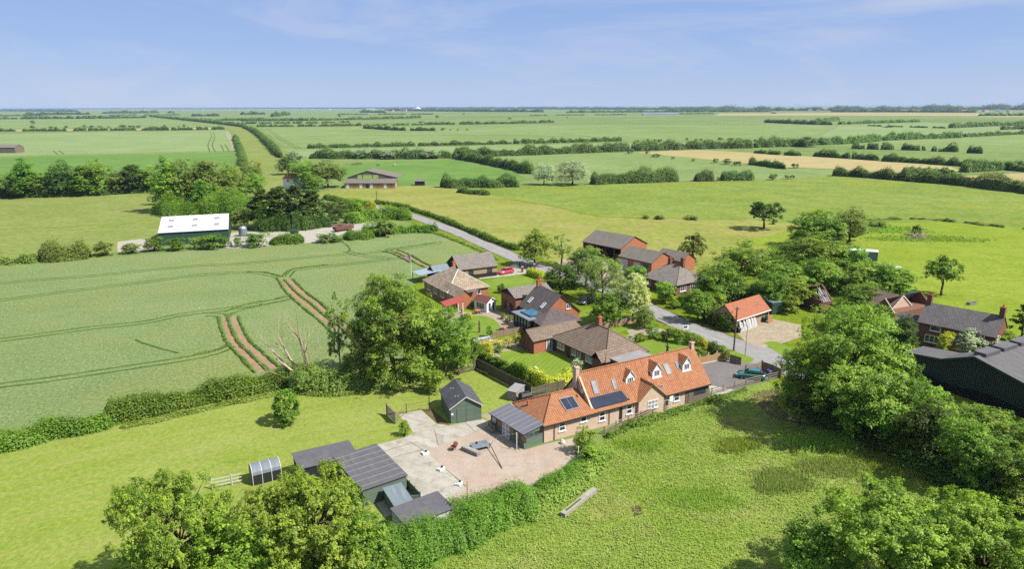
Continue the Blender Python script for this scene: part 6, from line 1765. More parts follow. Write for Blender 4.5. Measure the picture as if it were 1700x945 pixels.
for x, y, tp, wd, lab in ((438, 378, 310, 64, 'dark conifer like tree, leftmost of the four dark trees by the scrap yard'), (466, 378, 304, 64, 'second dark tree from the left by the scrap yard'), (494, 377, 302, 64, 'third dark tree from the left behind the rusty container'), (520, 374, 310, 56, 'rightmost dark tree behind the rusty container')):
    tree('conifer', x, y, tp, wd, lab, 'leaf_dark', 'dark_tree')
for x, y, tp, wd, k, mt, lab in ((558, 372, 336, 30, 'dense', 'leaf_dark', 'dark round tree on the small lawn by the scrap yard'), (590, 362, 332, 34, 'round', 'leaf_green', 'bushy tree left of the copper coloured shrub'), (575, 352, 330, 36, 'round', 'leaf_olive', 'olive tree behind the small lawn'), (545, 352, 334, 30, 'round', 'leaf_green', 'bushy tree beside the wooden pole'), (616, 352, 334, 24, 'round', 'leaf_yellow', 'golden copper shrub beside the pole on the lane')):
    tree(k, x, y, tp, wd, lab, mt)
hedge('hedge', [(575, 372), (610, 366), (650, 362), (680, 366)], 5, 3.4, 'leaf_green', 'bushy hedge between the small lawn and the lane bend', lump=.5, leaf=.42)
hedge('hedge', [(540, 330), (580, 338), (622, 344)], 3, 2, 'leaf_green', 'low dark hedge at the top corner of the hay meadow', lump=.4)
# trees of the village
VT = [('round', 888, 442, 383, 52, 'leaf_bright', 'bright green maple beside the lane behind the field gate'), ('pine', 932, 440, 387, 44, 'leaf_olive', 'thin pine with a bare trunk beside the bright maple'), ('dense', 930, 492, 438, 60, 'leaf_dark', 'dark glossy round tree behind the brick cottage'),
      ('ash', 972, 478, 402, 62, 'leaf_olive', 'tall grey green tree in front of the open barn'), ('willow', 1000, 500, 420, 74, 'leaf_olive', 'large willow like tree in the middle of the village'), ('round', 1051, 478, 441, 42, 'leaf_green', 'small dark tree in front of the brick barn'),
      ('round', 1050, 534, 458, 62, 'leaf_cream', 'variegated cream and green tree at the lane corner'), ('round', 1008, 538, 484, 60, 'leaf_green', 'round green tree on the lawn beside the central house'), ('dense', 1070, 545, 511, 32, 'leaf_olive', 'dark olive bushy tree at the end of the low brick wall'),
      ('round', 1104, 505, 467, 34, 'leaf_bright', 'small yellow green tree in front of the grey bungalow'), ('dense', 1158, 534, 481, 52, 'leaf_green', 'wide bushy tree at the bend of the lane'), ('weeping', 1150, 436, 382, 48, 'leaf_olive', 'weeping birch in the hay meadow behind the grey bungalow'),
      ('round', 1190, 508, 436, 84, 'leaf_green', 'broad leafy tree right of the grey bungalow'), ('ash', 1232, 482, 396, 92, 'leaf_ash', 'tall light green tree behind the pantile garage'), ('round', 1275, 512, 448, 60, 'leaf_green', 'rounded tree behind the pantile garage roof'), ('round', 1180, 522, 486, 44, 'leaf_bright', 'yellow green bush tree above the clipped hedge'),
      ('park', 1268, 381, 333, 62, 'leaf_dark', 'solitary dark tree standing alone in the hay meadow'), ('park', 1562, 491, 424, 66, 'leaf_ash', 'solitary tree with a clear trunk in the bright pasture'),
      ('dense', 1350, 412, 351, 84, 'leaf_green', 'large dark domed tree at the corner of the bright pasture'), ('round', 1410, 402, 347, 60, 'leaf_olive', 'brownish green tree right of the large domed tree'), ('round', 1380, 412, 370, 44, 'leaf_olive', 'olive bush tree in front of the brownish tree'),
      ('ash', 1350, 466, 386, 96, 'leaf_ash', 'pale grey green tree left of the storage trailer'), ('round', 1398, 466, 404, 66, 'leaf_green', 'leafy tree touching the storage trailer'), ('round', 1315, 440, 398, 46, 'leaf_dark', 'dark tree left of the pale grey green tree'), ('round', 1358, 484, 428, 66, 'leaf_ash', 'light green tree above the ruined cottage'),
      ('round', 1428, 488, 434, 70, 'leaf_ash', 'bushy tree below the storage trailer'), ('round', 1474, 492, 440, 78, 'leaf_green', 'spreading bushy tree right of the bush below the trailer'), ('round', 1302, 488, 436, 74, 'leaf_ash', 'pale leafed tree behind the container'), ('round', 1316, 510, 460, 60, 'leaf_bright', 'light green tree left of the ruined cottage'),
      ('round', 1432, 520, 474, 74, 'leaf_green', 'ivy clad tree between the ruined cottage and the derelict barn'), ('conifer', 1696, 560, 500, 36, 'leaf_dark', 'dark conifer at the right edge beside the farmhouse'), ('round', 1500, 585, 524, 40, 'leaf_dark', 'dark berry bush tree in front of the derelict gabled outhouse'),
      ('round', 1568, 590, 552, 30, 'leaf_yellow', 'golden conifer bush in front of the farmhouse'), ('round', 1610, 596, 552, 56, 'leaf_silver', 'grey green bushes in front of the farmhouse door'), ('round', 1668, 592, 552, 52, 'leaf_bright', 'yellow green bush at the right of the farmhouse'), ('round', 1640, 597, 556, 40, 'leaf_silver', 'silvery bush right of the grey green bushes')]
for k, x, y, tp, wd, mt, lab in VT: tree(k, x, y, tp - (0 if k in ('park', 'pine', 'weeping') else 2), wd * (1.0 if k in ('park', 'pine') else 1.12), lab, mt)
# the large ash and its neighbours by the wheat
tree('ash_big', 655, 634, 450, 166, 'big airy ash tree between the wheat and the hipped bungalow', 'leaf_ash')
tree('ash', 610, 640, 520, 80, 'lower left part tree leaning against the big ash', 'leaf_olive')
tree('ash', 738, 624, 504, 116, 'broad green tree right of the big ash by the brown rail fence', 'leaf_green')
tree('round', 700, 628, 560, 70, 'bushy dark tree at the foot of the big ash', 'leaf_green')
tree('round', 772, 608, 558, 62, 'bushy green tree above the short green fence', 'leaf_green')
tree('wispy', 566, 622, 490, 54, 'half dead tree with sparse leaves left of the big ash', 'leaf_olive')
tree('round', 722, 652, 613, 46, 'small bright fruit tree behind the green boarded shed', 'leaf_bright')
tree('round', 585, 640, 590, 50, 'yellow green thorn bush under the big ash', 'leaf_ash')
tree('round', 500, 655, 640 - 30, 36, 'yellow green thorn at the foot of the dead tree', 'leaf_olive')
# dead tree
p = P(512, 640)
t = thing('dead_tree', 'bare pale dead tree standing in the hedge above the wheat', 'tree', (p.x, p.y, 0))
b = MB(); rg = random.Random(4)
def branch(p0, d, r, n, ln):
    pts, rad = [p0], [r]
    for k in range(4):
        d = (d + Vector((rg.uniform(-.18, .18), rg.uniform(-.18, .18), rg.uniform(0, .12)))).normalized()
        pts.append(pts[-1] + d * ln / 4)
        rad.append(r * (1 - .8 * (k + 1) / 4))
    b.path(pts, rad, 6)
    if n:
        for k in range(3):
            q = pts[2 + k % 3]
            dd = (d + Vector((rg.uniform(-.8, .8), rg.uniform(-.6, .6), rg.uniform(-.1, .5)))).normalized()
            branch(q, dd, rad[2 + k % 3] * .75, n - 1, ln * .5)
for dx, dy, dz, ln, r in ((-.75, .1, 1, 8.0, .28), (-.45, -.1, 1, 8.5, .3), (-.12, .2, 1, 8.5, .25), (.08, 0, 1, 10, .32), (.3, -.2, 1, 9, .26), (-1.1, -.2, .45, 5.5, .18), (-1, .2, .25, 4.5, .16)):
    branch(Vector((0, 0, 0)), Vector((dx, dy, dz)).normalized(), r, 2, ln)
b.build('branches', M['dead_wood'], t)
# right hand trees
RT = [('ash_big', 1398, 716, 508, 214, 'leaf_ash', 'huge light green ash tree beside the lane on the right'), ('ash', 1325, 706, 570, 100, 'leaf_ash', 'lower drooping ash at the left side of the huge ash'), ('ash_big', 1474, 722, 588, 100, 'leaf_green', 'leafy tree joined to the right side of the huge ash'), ('round', 1440, 742, 640, 120, 'leaf_green', 'dense green tree below the huge ash at the pasture edge'),
      ('round', 1530, 742, 648, 100, 'leaf_ash', 'light green tree filling the gap between the huge ash and the olive tree'), ('ash', 1572, 758, 655, 130, 'leaf_ash', 'light olive tree in front of the big dark barn'), ('round', 1530, 768, 665, 110, 'leaf_dark', 'dark tree at the pasture edge right of the dense green tree'), ('ash', 1645, 788, 676, 150, 'leaf_green', 'big leafy tree at the right edge in front of the barn'), ('round', 1595, 815, 690, 110, 'leaf_green', 'low spreading tree casting shade over the pasture edge'), ('ash', 1705, 860, 740, 140, 'leaf_green', 'grey green tree at the right edge above the near tree'), ('round', 1650, 842, 750, 70, 'leaf_dark', 'dark undergrowth tree between the right edge trees'), ('ash', 1790, 790, 640, 140, 'leaf_green', 'leafy tree just beyond the right frame edge'),
      ('foreground', 1470, 1000, 808, 330, 'leaf_bright', 'large bright green tree at the bottom right corner'), ('foreground', 1610, 1040, 830, 300, 'leaf_bright', 'bright green tree crossing the bottom right frame corner'), ('round', 1345, 990, 872, 150, 'leaf_green', 'darker low tree at the left of the bottom right tree'),
      ('foreground', 305, 985, 784, 232, 'leaf_bright', 'bright green tree at the bottom left, left of the sheds'), ('foreground', 525, 975, 774, 265, 'leaf_bright', 'broad light green tree in front of the dark roofed sheds'), ('ash', 415, 1005, 850, 200, 'leaf_bright', 'lower tree filling the gap between the two bottom left trees'), ('ash', 610, 985, 850, 130, 'leaf_green', 'darker low tree at the right of the bottom left trees')]
for k, x, y, tp, wd, mt, lab in RT: tree(k, x, y, tp, wd, lab, mt)
# shrubs and garden plants near the long house
shrub('ball', 478, 703, 643, 58, 'round blue green bush alone on the mown paddock', 'round_bush', 'bush', mat='leaf_green')
shrub('bright', 672, 724, 698, 24, 'small leafy shrub at the corner of the concrete pad', 'shrub')
shrub('bright', 972, 752, 706, 46, 'tall leafy bush at the corner of the fence by the gravel', 'bush', 'bush')
shrub('bright', 980, 770, 740, 48, 'ivy covered lower bush under the tall bush by the gravel', 'bush', 'bush')
for x, y, tp, wd, k, lab in ((1083, 562, 535, 27, 'round', 'round topped clipped bush on the front lawn by the path'), (1106, 566, 545, 24, 'dark', 'dark red green ball shrub right of the round topped bush'), (1062, 566, 552, 26, 'bright', 'yellow green low shrub left of the round topped bush'), (1045, 570 - 4, 556, 20, 'silver', 'silvery low shrub by the front path'), (1125, 570, 548, 26, 'round', 'green shrub along the front garden by the lane'), (1146, 572, 552, 24, 'round', 'bright green shrub next to the slate coloured shrub'), (1165, 584, 560, 22, 'yellow', 'yellow flowering shrub by the lane'), (1182, 590, 566, 26, 'dark', 'dark shrub behind the scalloped fence'), (1196, 592, 572, 22, 'round', 'leafy shrub at the right end of the scalloped fence'), (1166, 600, 580, 18, 'olive', 'olive ball shrub just behind the scalloped fence'), (1205, 600, 580, 18, 'olive', 'shrub between the scalloped fence and the brown panel'),
        (958, 618, 596, 26, 'silver', 'grey green shrub at the end of the long bungalow lawn'), (942, 632, 612, 24, 'round', 'green shrub beside the chimney end of the long house'), (860, 576, 558, 16, 'bright', 'light green shrub against the end of the long bungalow'), (843, 578, 560, 20, 'flower', 'pink flowering shrub in the border'), (826, 585, 568, 20, 'round', 'green shrub in the middle of the border'), (815, 588, 574, 16, 'olive', 'low olive shrub at the patio end of the border'), (855, 572 - 2, 552, 12, 'flower', 'orange flowering tall shrub in the border'),
        (778, 530, 518, 18, 'yellow', 'yellow flowering shrub at the edge of the round lawn'), (770, 532, 520, 14, 'round', 'small green shrub at the left of the round lawn'), (835, 530, 520, 12, 'olive', 'potted plant shrub on the patio by the orangery'), (845, 534, 522, 14, 'olive', 'second potted shrub on the patio by the orangery'), (832, 487, 470, 16, 'dark', 'dark purple bush between the front lawn and the cottage'), (790, 508, 497, 26, 'olive', 'pergola climber beside the red tiled canopy'), (812, 560, 540, 14, 'round', 'upright shrub at the bottom of the round lawn'),
        (1100, 500, 478, 20, 'round', 'shrub below the grey bungalow window'), (1135, 508, 484, 26, 'round', 'shrub between the grey bungalow and the bend'), (1120, 512, 496, 24, 'bright', 'low bright shrub by the lane bend'), (1210, 528, 504, 22, 'bright', 'yellow green bush against the pantile garage'), (1195, 536, 510, 30, 'bright', 'light shrub above the clipped hedge'), (1258, 384, 376, 30, 'olive', 'x'), (1440, 500, 482, 40, 'olive', 'pale bramble heap behind the derelict barn'), (1490, 496, 478, 36, 'round', 'dark bush left of the solitary pasture tree'), (1520, 505, 485, 34, 'silver', 'pale flowering elder bush beside the farmhouse chimney'), (1450, 415, 398, 40, 'olive', 'x'), (1400, 520, 492, 44, 'round', 'ivy bush right of the ruined cottage'), (1310, 520, 490, 40, 'bright', 'light bush behind the container'), (1300, 400, 386, 22, 'olive', 'x'), (1415, 392, 378, 36, 'olive', 'low scrub at the corner of the bright pasture'), (1455, 376, 364, 34, 'olive', 'rushy scrub right of the brownish tree'), (935, 545 - 60, 462, 18, 'dark', 'x'), (1285, 372, 362, 13, 'far', 'small round bush right of the solitary dark tree'), (1095, 364, 357, 20, 'olive', 'low scrub on the meadow ditch, left one'), (1148, 364, 357, 26, 'olive', 'low scrub on the meadow ditch, middle one'), (1072, 363, 357, 16, 'olive', 'low scrub on the meadow ditch, nearest the barn')):
    if lab != 'x': shrub(k, x, y, tp, wd, lab)
hedge('rough_margin', [(1440, 366), (1520, 364), (1590, 369), (1650, 376), (1700, 380), (1790, 388)], 2.6, .8, 'leaf_olive', 'line of rushes and scrub along the ditch behind the brush heap', 'rushes', lump=.9, lscale=3, leaf=.35, gaps=[(.2, .26), (.48, .52), (.7, .78)])
hedge('bramble_bank', [(1290, 432), (1330, 452), (1400, 485), (1480, 500)], 10, 3.5, 'leaf_green', 'bramble thicket under the village trees on the right', 'thicket', lump=.5, lscale=4, leaf=.45)
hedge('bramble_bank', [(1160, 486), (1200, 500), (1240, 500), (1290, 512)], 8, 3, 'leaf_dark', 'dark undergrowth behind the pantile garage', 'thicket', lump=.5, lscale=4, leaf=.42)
hedge('bramble_bank', [(1370, 540), (1440, 560), (1500, 590)], 7, 4, 'leaf_green', 'undergrowth between the huge ash and the derelict barn', 'thicket', lump=.5, lscale=4)
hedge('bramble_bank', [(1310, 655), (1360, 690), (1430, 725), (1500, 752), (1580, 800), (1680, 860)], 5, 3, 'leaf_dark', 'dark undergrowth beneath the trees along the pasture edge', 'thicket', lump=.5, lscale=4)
hedge('bramble_bank', [(230, 985), (330, 1000), (450, 1000), (560, 985), (660, 950)], 6, 3.6, 'leaf_green', 'undergrowth beneath the bottom left trees', 'thicket', lump=.5, lscale=4, leaf=.26)
hedge('front_border', [(1108, 553), (1140, 562), (1168, 575), (1196, 588)], 2.0, 1.2, 'leaf_bright', 'mixed front garden border along the lane', 'border', lump=.5)
hedge('flower_bed', [(770, 585), (800, 575), (840, 570)], 1.4, .8, 'leaf_flower', 'pinkish flower bed below the brown rail fence', 'flower bed', lump=.5)

# ---- grasses
def blades(name, pts, hgt, wd, mat, seed=1, tintc=.5):
    rng = np.random.default_rng(seed)
    n = len(pts)
    ang = rng.uniform(0, 2 * math.pi, n)
    lean = rng.normal(0, .28, (n, 2))
    h = hgt * rng.uniform(.5, 1.25, n)
    w = wd * rng.uniform(.6, 1.3, n)
    d = np.stack([np.cos(ang), np.sin(ang)], 1) * w[:, None] / 2
    V = np.zeros((n, 4, 3))
    V[:, 0, :2] = pts - d; V[:, 1, :2] = pts + d
    tip = pts + lean * h[:, None]
    V[:, 2, :2] = tip + d * .55; V[:, 3, :2] = tip - d * .55
    V[:, 2, 2] = h; V[:, 3, 2] = h * .9
    me = bpy.data.meshes.new(name)
    me.vertices.add(n * 4); me.loops.add(n * 4); me.polygons.add(n)
    me.vertices.foreach_set('co', V.astype(np.float32).ravel())
    me.loops.foreach_set('vertex_index', np.arange(n * 4, dtype=np.int32))
    me.polygons.foreach_set('loop_start', np.arange(0, n * 4, 4, dtype=np.int32))
    me.polygons.foreach_set('loop_total', np.full(n, 4, dtype=np.int32))
    at = me.attributes.new('tint', 'FLOAT', 'FACE')
    at.data.foreach_set('value', np.clip(tintc + rng.normal(0, .22, n), 0, 1).astype(np.float32))
    me.materials.append(M[mat])
    me.update(calc_edges=True)
    o = link(name, me)
    o['kind'] = 'stuff'
    return o

def inside(poly, pts):
    x, y = pts[:, 0], pts[:, 1]
    r = np.zeros(len(pts), bool)
    n = len(poly)
    for i in range(n):
        (xa, ya), (xb, yb) = poly[i], poly[(i + 1) % n]
        c = ((ya > y) != (yb > y)) & (x < (xb - xa) * (y - ya) / (yb - ya + 1e-12) + xa)
        r ^= c
    return r

def scatter(px, n, seed=0, clump=0.0, cs=3.0):
    rng = np.random.default_rng(seed)
    poly = [(P(*p).x, P(*p).y) for p in px]
    a = np.array(poly)
    lo, hi = a.min(0), a.max(0)
    pts = rng.uniform(lo, hi, (n * 3, 2))
    pts = pts[inside(poly, pts)]
    if clump:
        k = max(12, int((hi - lo).prod() / (cs * cs)))
        cen = rng.uniform(lo, hi, (k, 2))
        i = rng.integers(0, k, len(pts))
        q = cen[i] + rng.normal(0, cs * .4, (len(pts), 2)) * rng.uniform(.3, 1, (len(pts), 1))
        m = rng.random(len(pts)) < clump
        pts = np.where(m[:, None], q, pts)
        pts = pts[inside(poly, pts)]
    return pts[:n]
def tufts(name, pts, z, size, mat, seed, tintc=.55, tilt=.4):
    rng = np.random.default_rng(seed)
    n = len(pts)
    C = np.concatenate([pts, (z * rng.uniform(.25, 1, n))[:, None]], 1)
    N = rng.normal(size=(n, 3)) * tilt + np.array([0, 0, 1.0])
    o = link(name, leaf_mesh(name, C, N, np.full(n, size), tintc + rng.normal(0, .25, n), mat, rng, aspect=.6))
    o['kind'] = 'stuff'
    return o
PAST = [(690, 960), (880, 868), (965, 802), (1006, 730), (1180, 664), (1300, 640), (1400, 690), (1520, 760), (1640, 850), (1700, 960)]
tufts('pasture_grass', scatter(PAST, 70000, 3, .5, 1.5), .16, .17, 'leaf_pasture', 3, .6, .3)
def patch(c, rx, ry, n, seed):
    rng = np.random.default_rng(seed)
    p = P(*c)
    q = rng.normal(size=(n, 2)) * np.array([rx, ry]) * .5
    k = rng.uniform(-1, 1, (9, 2)) * np.array([rx, ry])
    m = rng.random(n) < .5
    q = np.where(m[:, None], q, k[rng.integers(0, 9, n)] + rng.normal(size=(n, 2)) * np.array([rx, ry]) * .22)
    return q + np.array([p.x, p.y])
for k, (c, rx, ry, n, hh, mt, tc) in enumerate((((1300, 802), 2.6, 2.0, 7000, .5, 'leaf_rush', .7), ((1385, 738), 4.2, 2.0, 8000, .6, 'leaf_nettle', .75), ((1226, 740), 2.4, 1.6, 3500, .45, 'leaf_nettle', .75), ((1385, 778), 3.4, 2.0, 3500, .4, 'leaf_rush', .8), ((1500, 775), 5, 2.5, 5000, .5, 'leaf_nettle', .7), ((1060, 740), 3, 1.5, 2500, .35, 'leaf_nettle', .8), ((1150, 830), 4, 2, 2500, .3, 'leaf_nettle', .8))):
    blades('pasture_grass', patch(c, rx, ry, n, 60 + k), hh, .1, mt, 4 + k, tc)
blades('pasture_grass', patch((1535, 396), 14, 5, 2500, 81), .3, .5, 'leaf_nettle', 21, .6)
blades('pasture_grass', patch((1460, 382), 12, 6, 2500, 82), .4, .5, 'leaf_nettle', 22, .5)
# ------------------------------------------------------------------ fences, gates and small things
def line_pts(px, step):
    return resample(smooth([P(*p) for p in px], 1), step)

def rail_fence(name, label, px, h, rails, mat, step=2.4, post=.12, railh=.11, group=None, posth=None, boards=None):
    w = [P(*p) for p in px]
    o = thing(name, label, 'fence', (w[0].x, w[0].y, 0), 0, group)
    base = w[0].copy()
    pts = resample(w, step)
    rb = MB()
    for a, b in zip(pts, pts[1:] + [w[-1]]):
        if (b - a).length < .05: continue
        if boards:
            a_, b_ = a - base, b - base
            rb.bar((a_.x, a_.y, .05 + h / 2), (b_.x, b_.y, .05 + h / 2), .05, h)
        else:
            for k in range(rails):
                z = h * (k + 1) / rails - .08
                a_, b_ = a - base, b - base
                rb.bar((a_.x, a_.y, z), (b_.x, b_.y, z), .045, railh)
    rb.build('boards' if boards else 'rails', M[boards or mat], o)
    pm = MB()
    ph = posth or h + .1
    pm.box(-post / 2, post / 2, -post / 2, post / 2, -.1, ph)
    pme = pm.mesh('post', M[mat])
    for p in pts:
        q = p - base
        link('post', pme, o, (q.x, q.y, 0), rnd.uniform(-.1, .1))
    return o
rail_fence('rail_fence', 'long post and rail fence along the front of the long house and the drive', [(1003, 722), (1033, 707), (1056, 699), (1099, 683), (1140, 667), (1180, 657), (1213, 647), (1250, 637), (1293, 628)], 1.05, 3, 'rail_wood', 2.3)
rail_fence('rail_fence', 'brown rail fence above the pinkish flower border', [(768, 582), (790, 577), (812, 572), (823, 569)], 1.2, 3, 'rail_wood', 2.6, boards=None, railh=.2)
rail_fence('board_fence', 'pale boarded fence between the patio and the long bungalow garden', [(818, 562), (838, 558), (858, 554), (868, 552)], 1.1, 1, 'rail_wood', 2.2, boards='fence_boards')
rail_fence('board_fence', 'short weathered green board fence beyond the boarded shed', [(761, 622), (775, 618), (790, 615)], 1.5, 1, 'pole_wood', 2.0, boards='old_fence')
rail_fence('board_fence', 'dark board fence under the mixed hedge above the small back lawn', [(790, 612), (806, 620), (830, 633), (856, 646), (882, 658)], 1.7, 1, 'pole_wood', 2.2, boards='old_fence')
rail_fence('board_fence', 'grey board fence between the oil tank and the chimney end of the long house', [(884, 660), (910, 653), (938, 646)], 1.4, 1, 'pole_wood', 2.2, boards='old_fence')
rail_fence('rail_fence', 'white rails behind the bottom left trees beside the rounded shelter', [(352, 813), (376, 808), (402, 802)], 1.2, 3, 'white_boards', 2.0)
rail_fence('board_fence', 'brown single panel fence on the grass at the drive entrance', [(1212, 602), (1230, 607)], 1.3, 1, 'fence_boards', 2.6, boards='fence_boards')
rail_fence('board_fence', 'weathered boarded fence behind the blue wheelie bin', [(1265, 616), (1280, 621), (1296, 629)], 1.5, 1, 'fence_boards', 1.8, boards='fence_boards')
rail_fence('wire_fence', 'thin wire fence on dark posts across the corner of the mown paddock', [(657, 704), (676, 686), (712, 680)], 1.3, 3, 'pole_wood', 3.2, post=.1, railh=.015)
# scalloped fence
o = thing('scalloped_fence', 'golden fence of three panels with dipped tops between the drive and the front garden', 'fence', tuple(P(1161, 606)))
A_, B_ = P(1161, 606), P(1203, 597.5)
d = B_ - A_
for k in range(3):
    pm = MB()
    for j in range(10):
        t0, t1 = (k + j / 10) / 3, (k + (j + .92) / 10) / 3
        u = (j + .5) / 10
        h = 1.15 + .35 * (2 * u - 1) ** 2 + .12 * u
        a, b = d * t0, d * t1
        pm.bar((a.x, a.y, h / 2 + .04), (b.x, b.y, h / 2 + .04), .04, h)
    pm.build('panel', M['gold_fence'], o)
for k in range(4):
    q = d * (k / 3)
    pm = MB(); pm.box(q.x - .07, q.x + .07, q.y - .07, q.y + .07, 0, 1.75); pm.build('post', M['cream_paint'], o)
kb = MB(); kb.bar((0, -.06, .1), (d.x, d.y - .06, .1), .05, .2); kb.build('gravel_board', M['cream_paint'], o)

def gate(name, label, a, b, h, mat, bars=5, brace=True):
    A_, B_ = P(*a), P(*b)
    d = B_ - A_
    o = thing(name, label, 'gate', tuple(A_), math.atan2(d.y, d.x))
    L = d.length
    g = MB()
    for k in range(bars): g.bar((.08, 0, .15 + (h - .2) * k / (bars - 1)), (L - .08, 0, .15 + (h - .2) * k / (bars - 1)), .05, .1)
    for x in (.1, L - .1): g.bar((x, 0, .1), (x, 0, h + .02), .07, .08)
    if brace: g.bar((.15, .04, .2), (L - .15, .04, h - .1), .04, .09)
    g.build('bars', M[mat], o)
    for x in (-.05, L + .05):
        p_ = MB(); p_.box(x - .09, x + .09, -.09, .09, 0, h + .25); p_.build('gate_post', M[mat], o)
    return o
gate('field_gate', 'dark five bar gate closing the drive of the red car', (863, 443), (882, 449), 1.2, 'dark_paint')
gate('timber_gate', 'timber gate with a cross brace beside the green car', (1238, 621), (1264, 613), 1.25, 'fence_boards')
gate('hurdle', 'slatted wooden hurdle leaning upright on the paddock edge', (643, 690), (657, 704), 1.55, 'rail_wood', 9)
for px, lab in (((867, 452), 'red brick gate pier at the left end of the clipped yellow hedge'), ((887, 447), 'red brick gate pier by the road end of the dark gate')):
    p = P(*px); t = thing('gate_pier', lab, 'gate pier', tuple(p))
    m_ = MB(); m_.box(-.3, .3, -.3, .3, 0, 1.3); m_.build('shaft', M['red_brick'], t)
    m_ = MB(); m_.hexa([(-.36, -.36, 1.3), (.36, -.36, 1.3), (.36, .36, 1.3), (-.36, .36, 1.3)], [(-.2, -.2, 1.5), (.2, -.2, 1.5), (.2, .2, 1.5), (-.2, .2, 1.5)]); m_.build('cap', M['concrete_block'], t)
wl = [P(*p) for p in ((994, 546), (1025, 541), (1057, 535))]
t = thing('brick_wall', 'low brick garden wall in front of the round green tree', 'wall', tuple(wl[0]))
m_ = MB(); cp = MB()
for a, b in zip(wl, wl[1:]):
    a_, b_ = a - wl[0], b - wl[0]
    m_.bar((a_.x, a_.y, .5), (b_.x, b_.y, .5), .24, 1.0); cp.bar((a_.x, a_.y, 1.05), (b_.x, b_.y, 1.05), .32, .09)
m_.build('wall', M['pale_brick'], t); cp.build('coping', M['concrete_block'], t)

# poles
def pole(px, ytop, r, label, arm=False, mat='pole_wood', name='utility_pole', lean=0.0):
    p = P(*px); h = top_z(p, px[0], ytop)
    t = thing(name, label, 'pole', tuple(p))
    m_ = MB(); m_.tube((0, 0, -.2), (lean, 0, h), r, r * .7, 10); m_.build('shaft', M[mat], t)
    if arm:
        m_ = MB(); m_.bar((lean - .5, 0, h - .35), (lean + .5, 0, h - .35), .08, .1); m_.build('cross_arm', M['pole_wood'], t)
        for x in (-.42, .42):
            q = MB(); q.lathe([(.05, 0), (.06, .05), (.03, .1), (.05, .15), (0, .17)], (lean + x, 0, h - .3), 8); q.build('insulator', M['cream_paint'], t)
    return t, h
pole((1218, 583), 510, .15, 'tall dark wooden utility pole on the verge by the brown fence panel', True)
t, h = pole((1236.8, 591.7), 541, .06, 'slim grey metal lamp post at the nose of the grass verge', False, 'steel', 'lamp_post')
m_ = MB(); m_.bar((0, 0, h), (-.5, -.1, h + .08), .06, .05); m_.build('lamp_arm', M['steel'], t)
m_ = MB(); m_.bar((-.4, -.08, h + .1), (-.85, -.17, h + .12), .16, .1); m_.build('lamp_head', M['galvanised'], t)
pole((626, 340), 317, .17, 'wooden pole standing at the far bend of the lane', True)
pole((545, 350), 327, .17, 'wooden pole among the trees left of the cattle barn lawn', True)
pole((1430, 482), 466, .14, 'short dark pole beside the derelict barn', False)
pole((874, 430), 413, .13, 'grey pole at the roadside by the bright maple', False, 'steel', 'road_post')

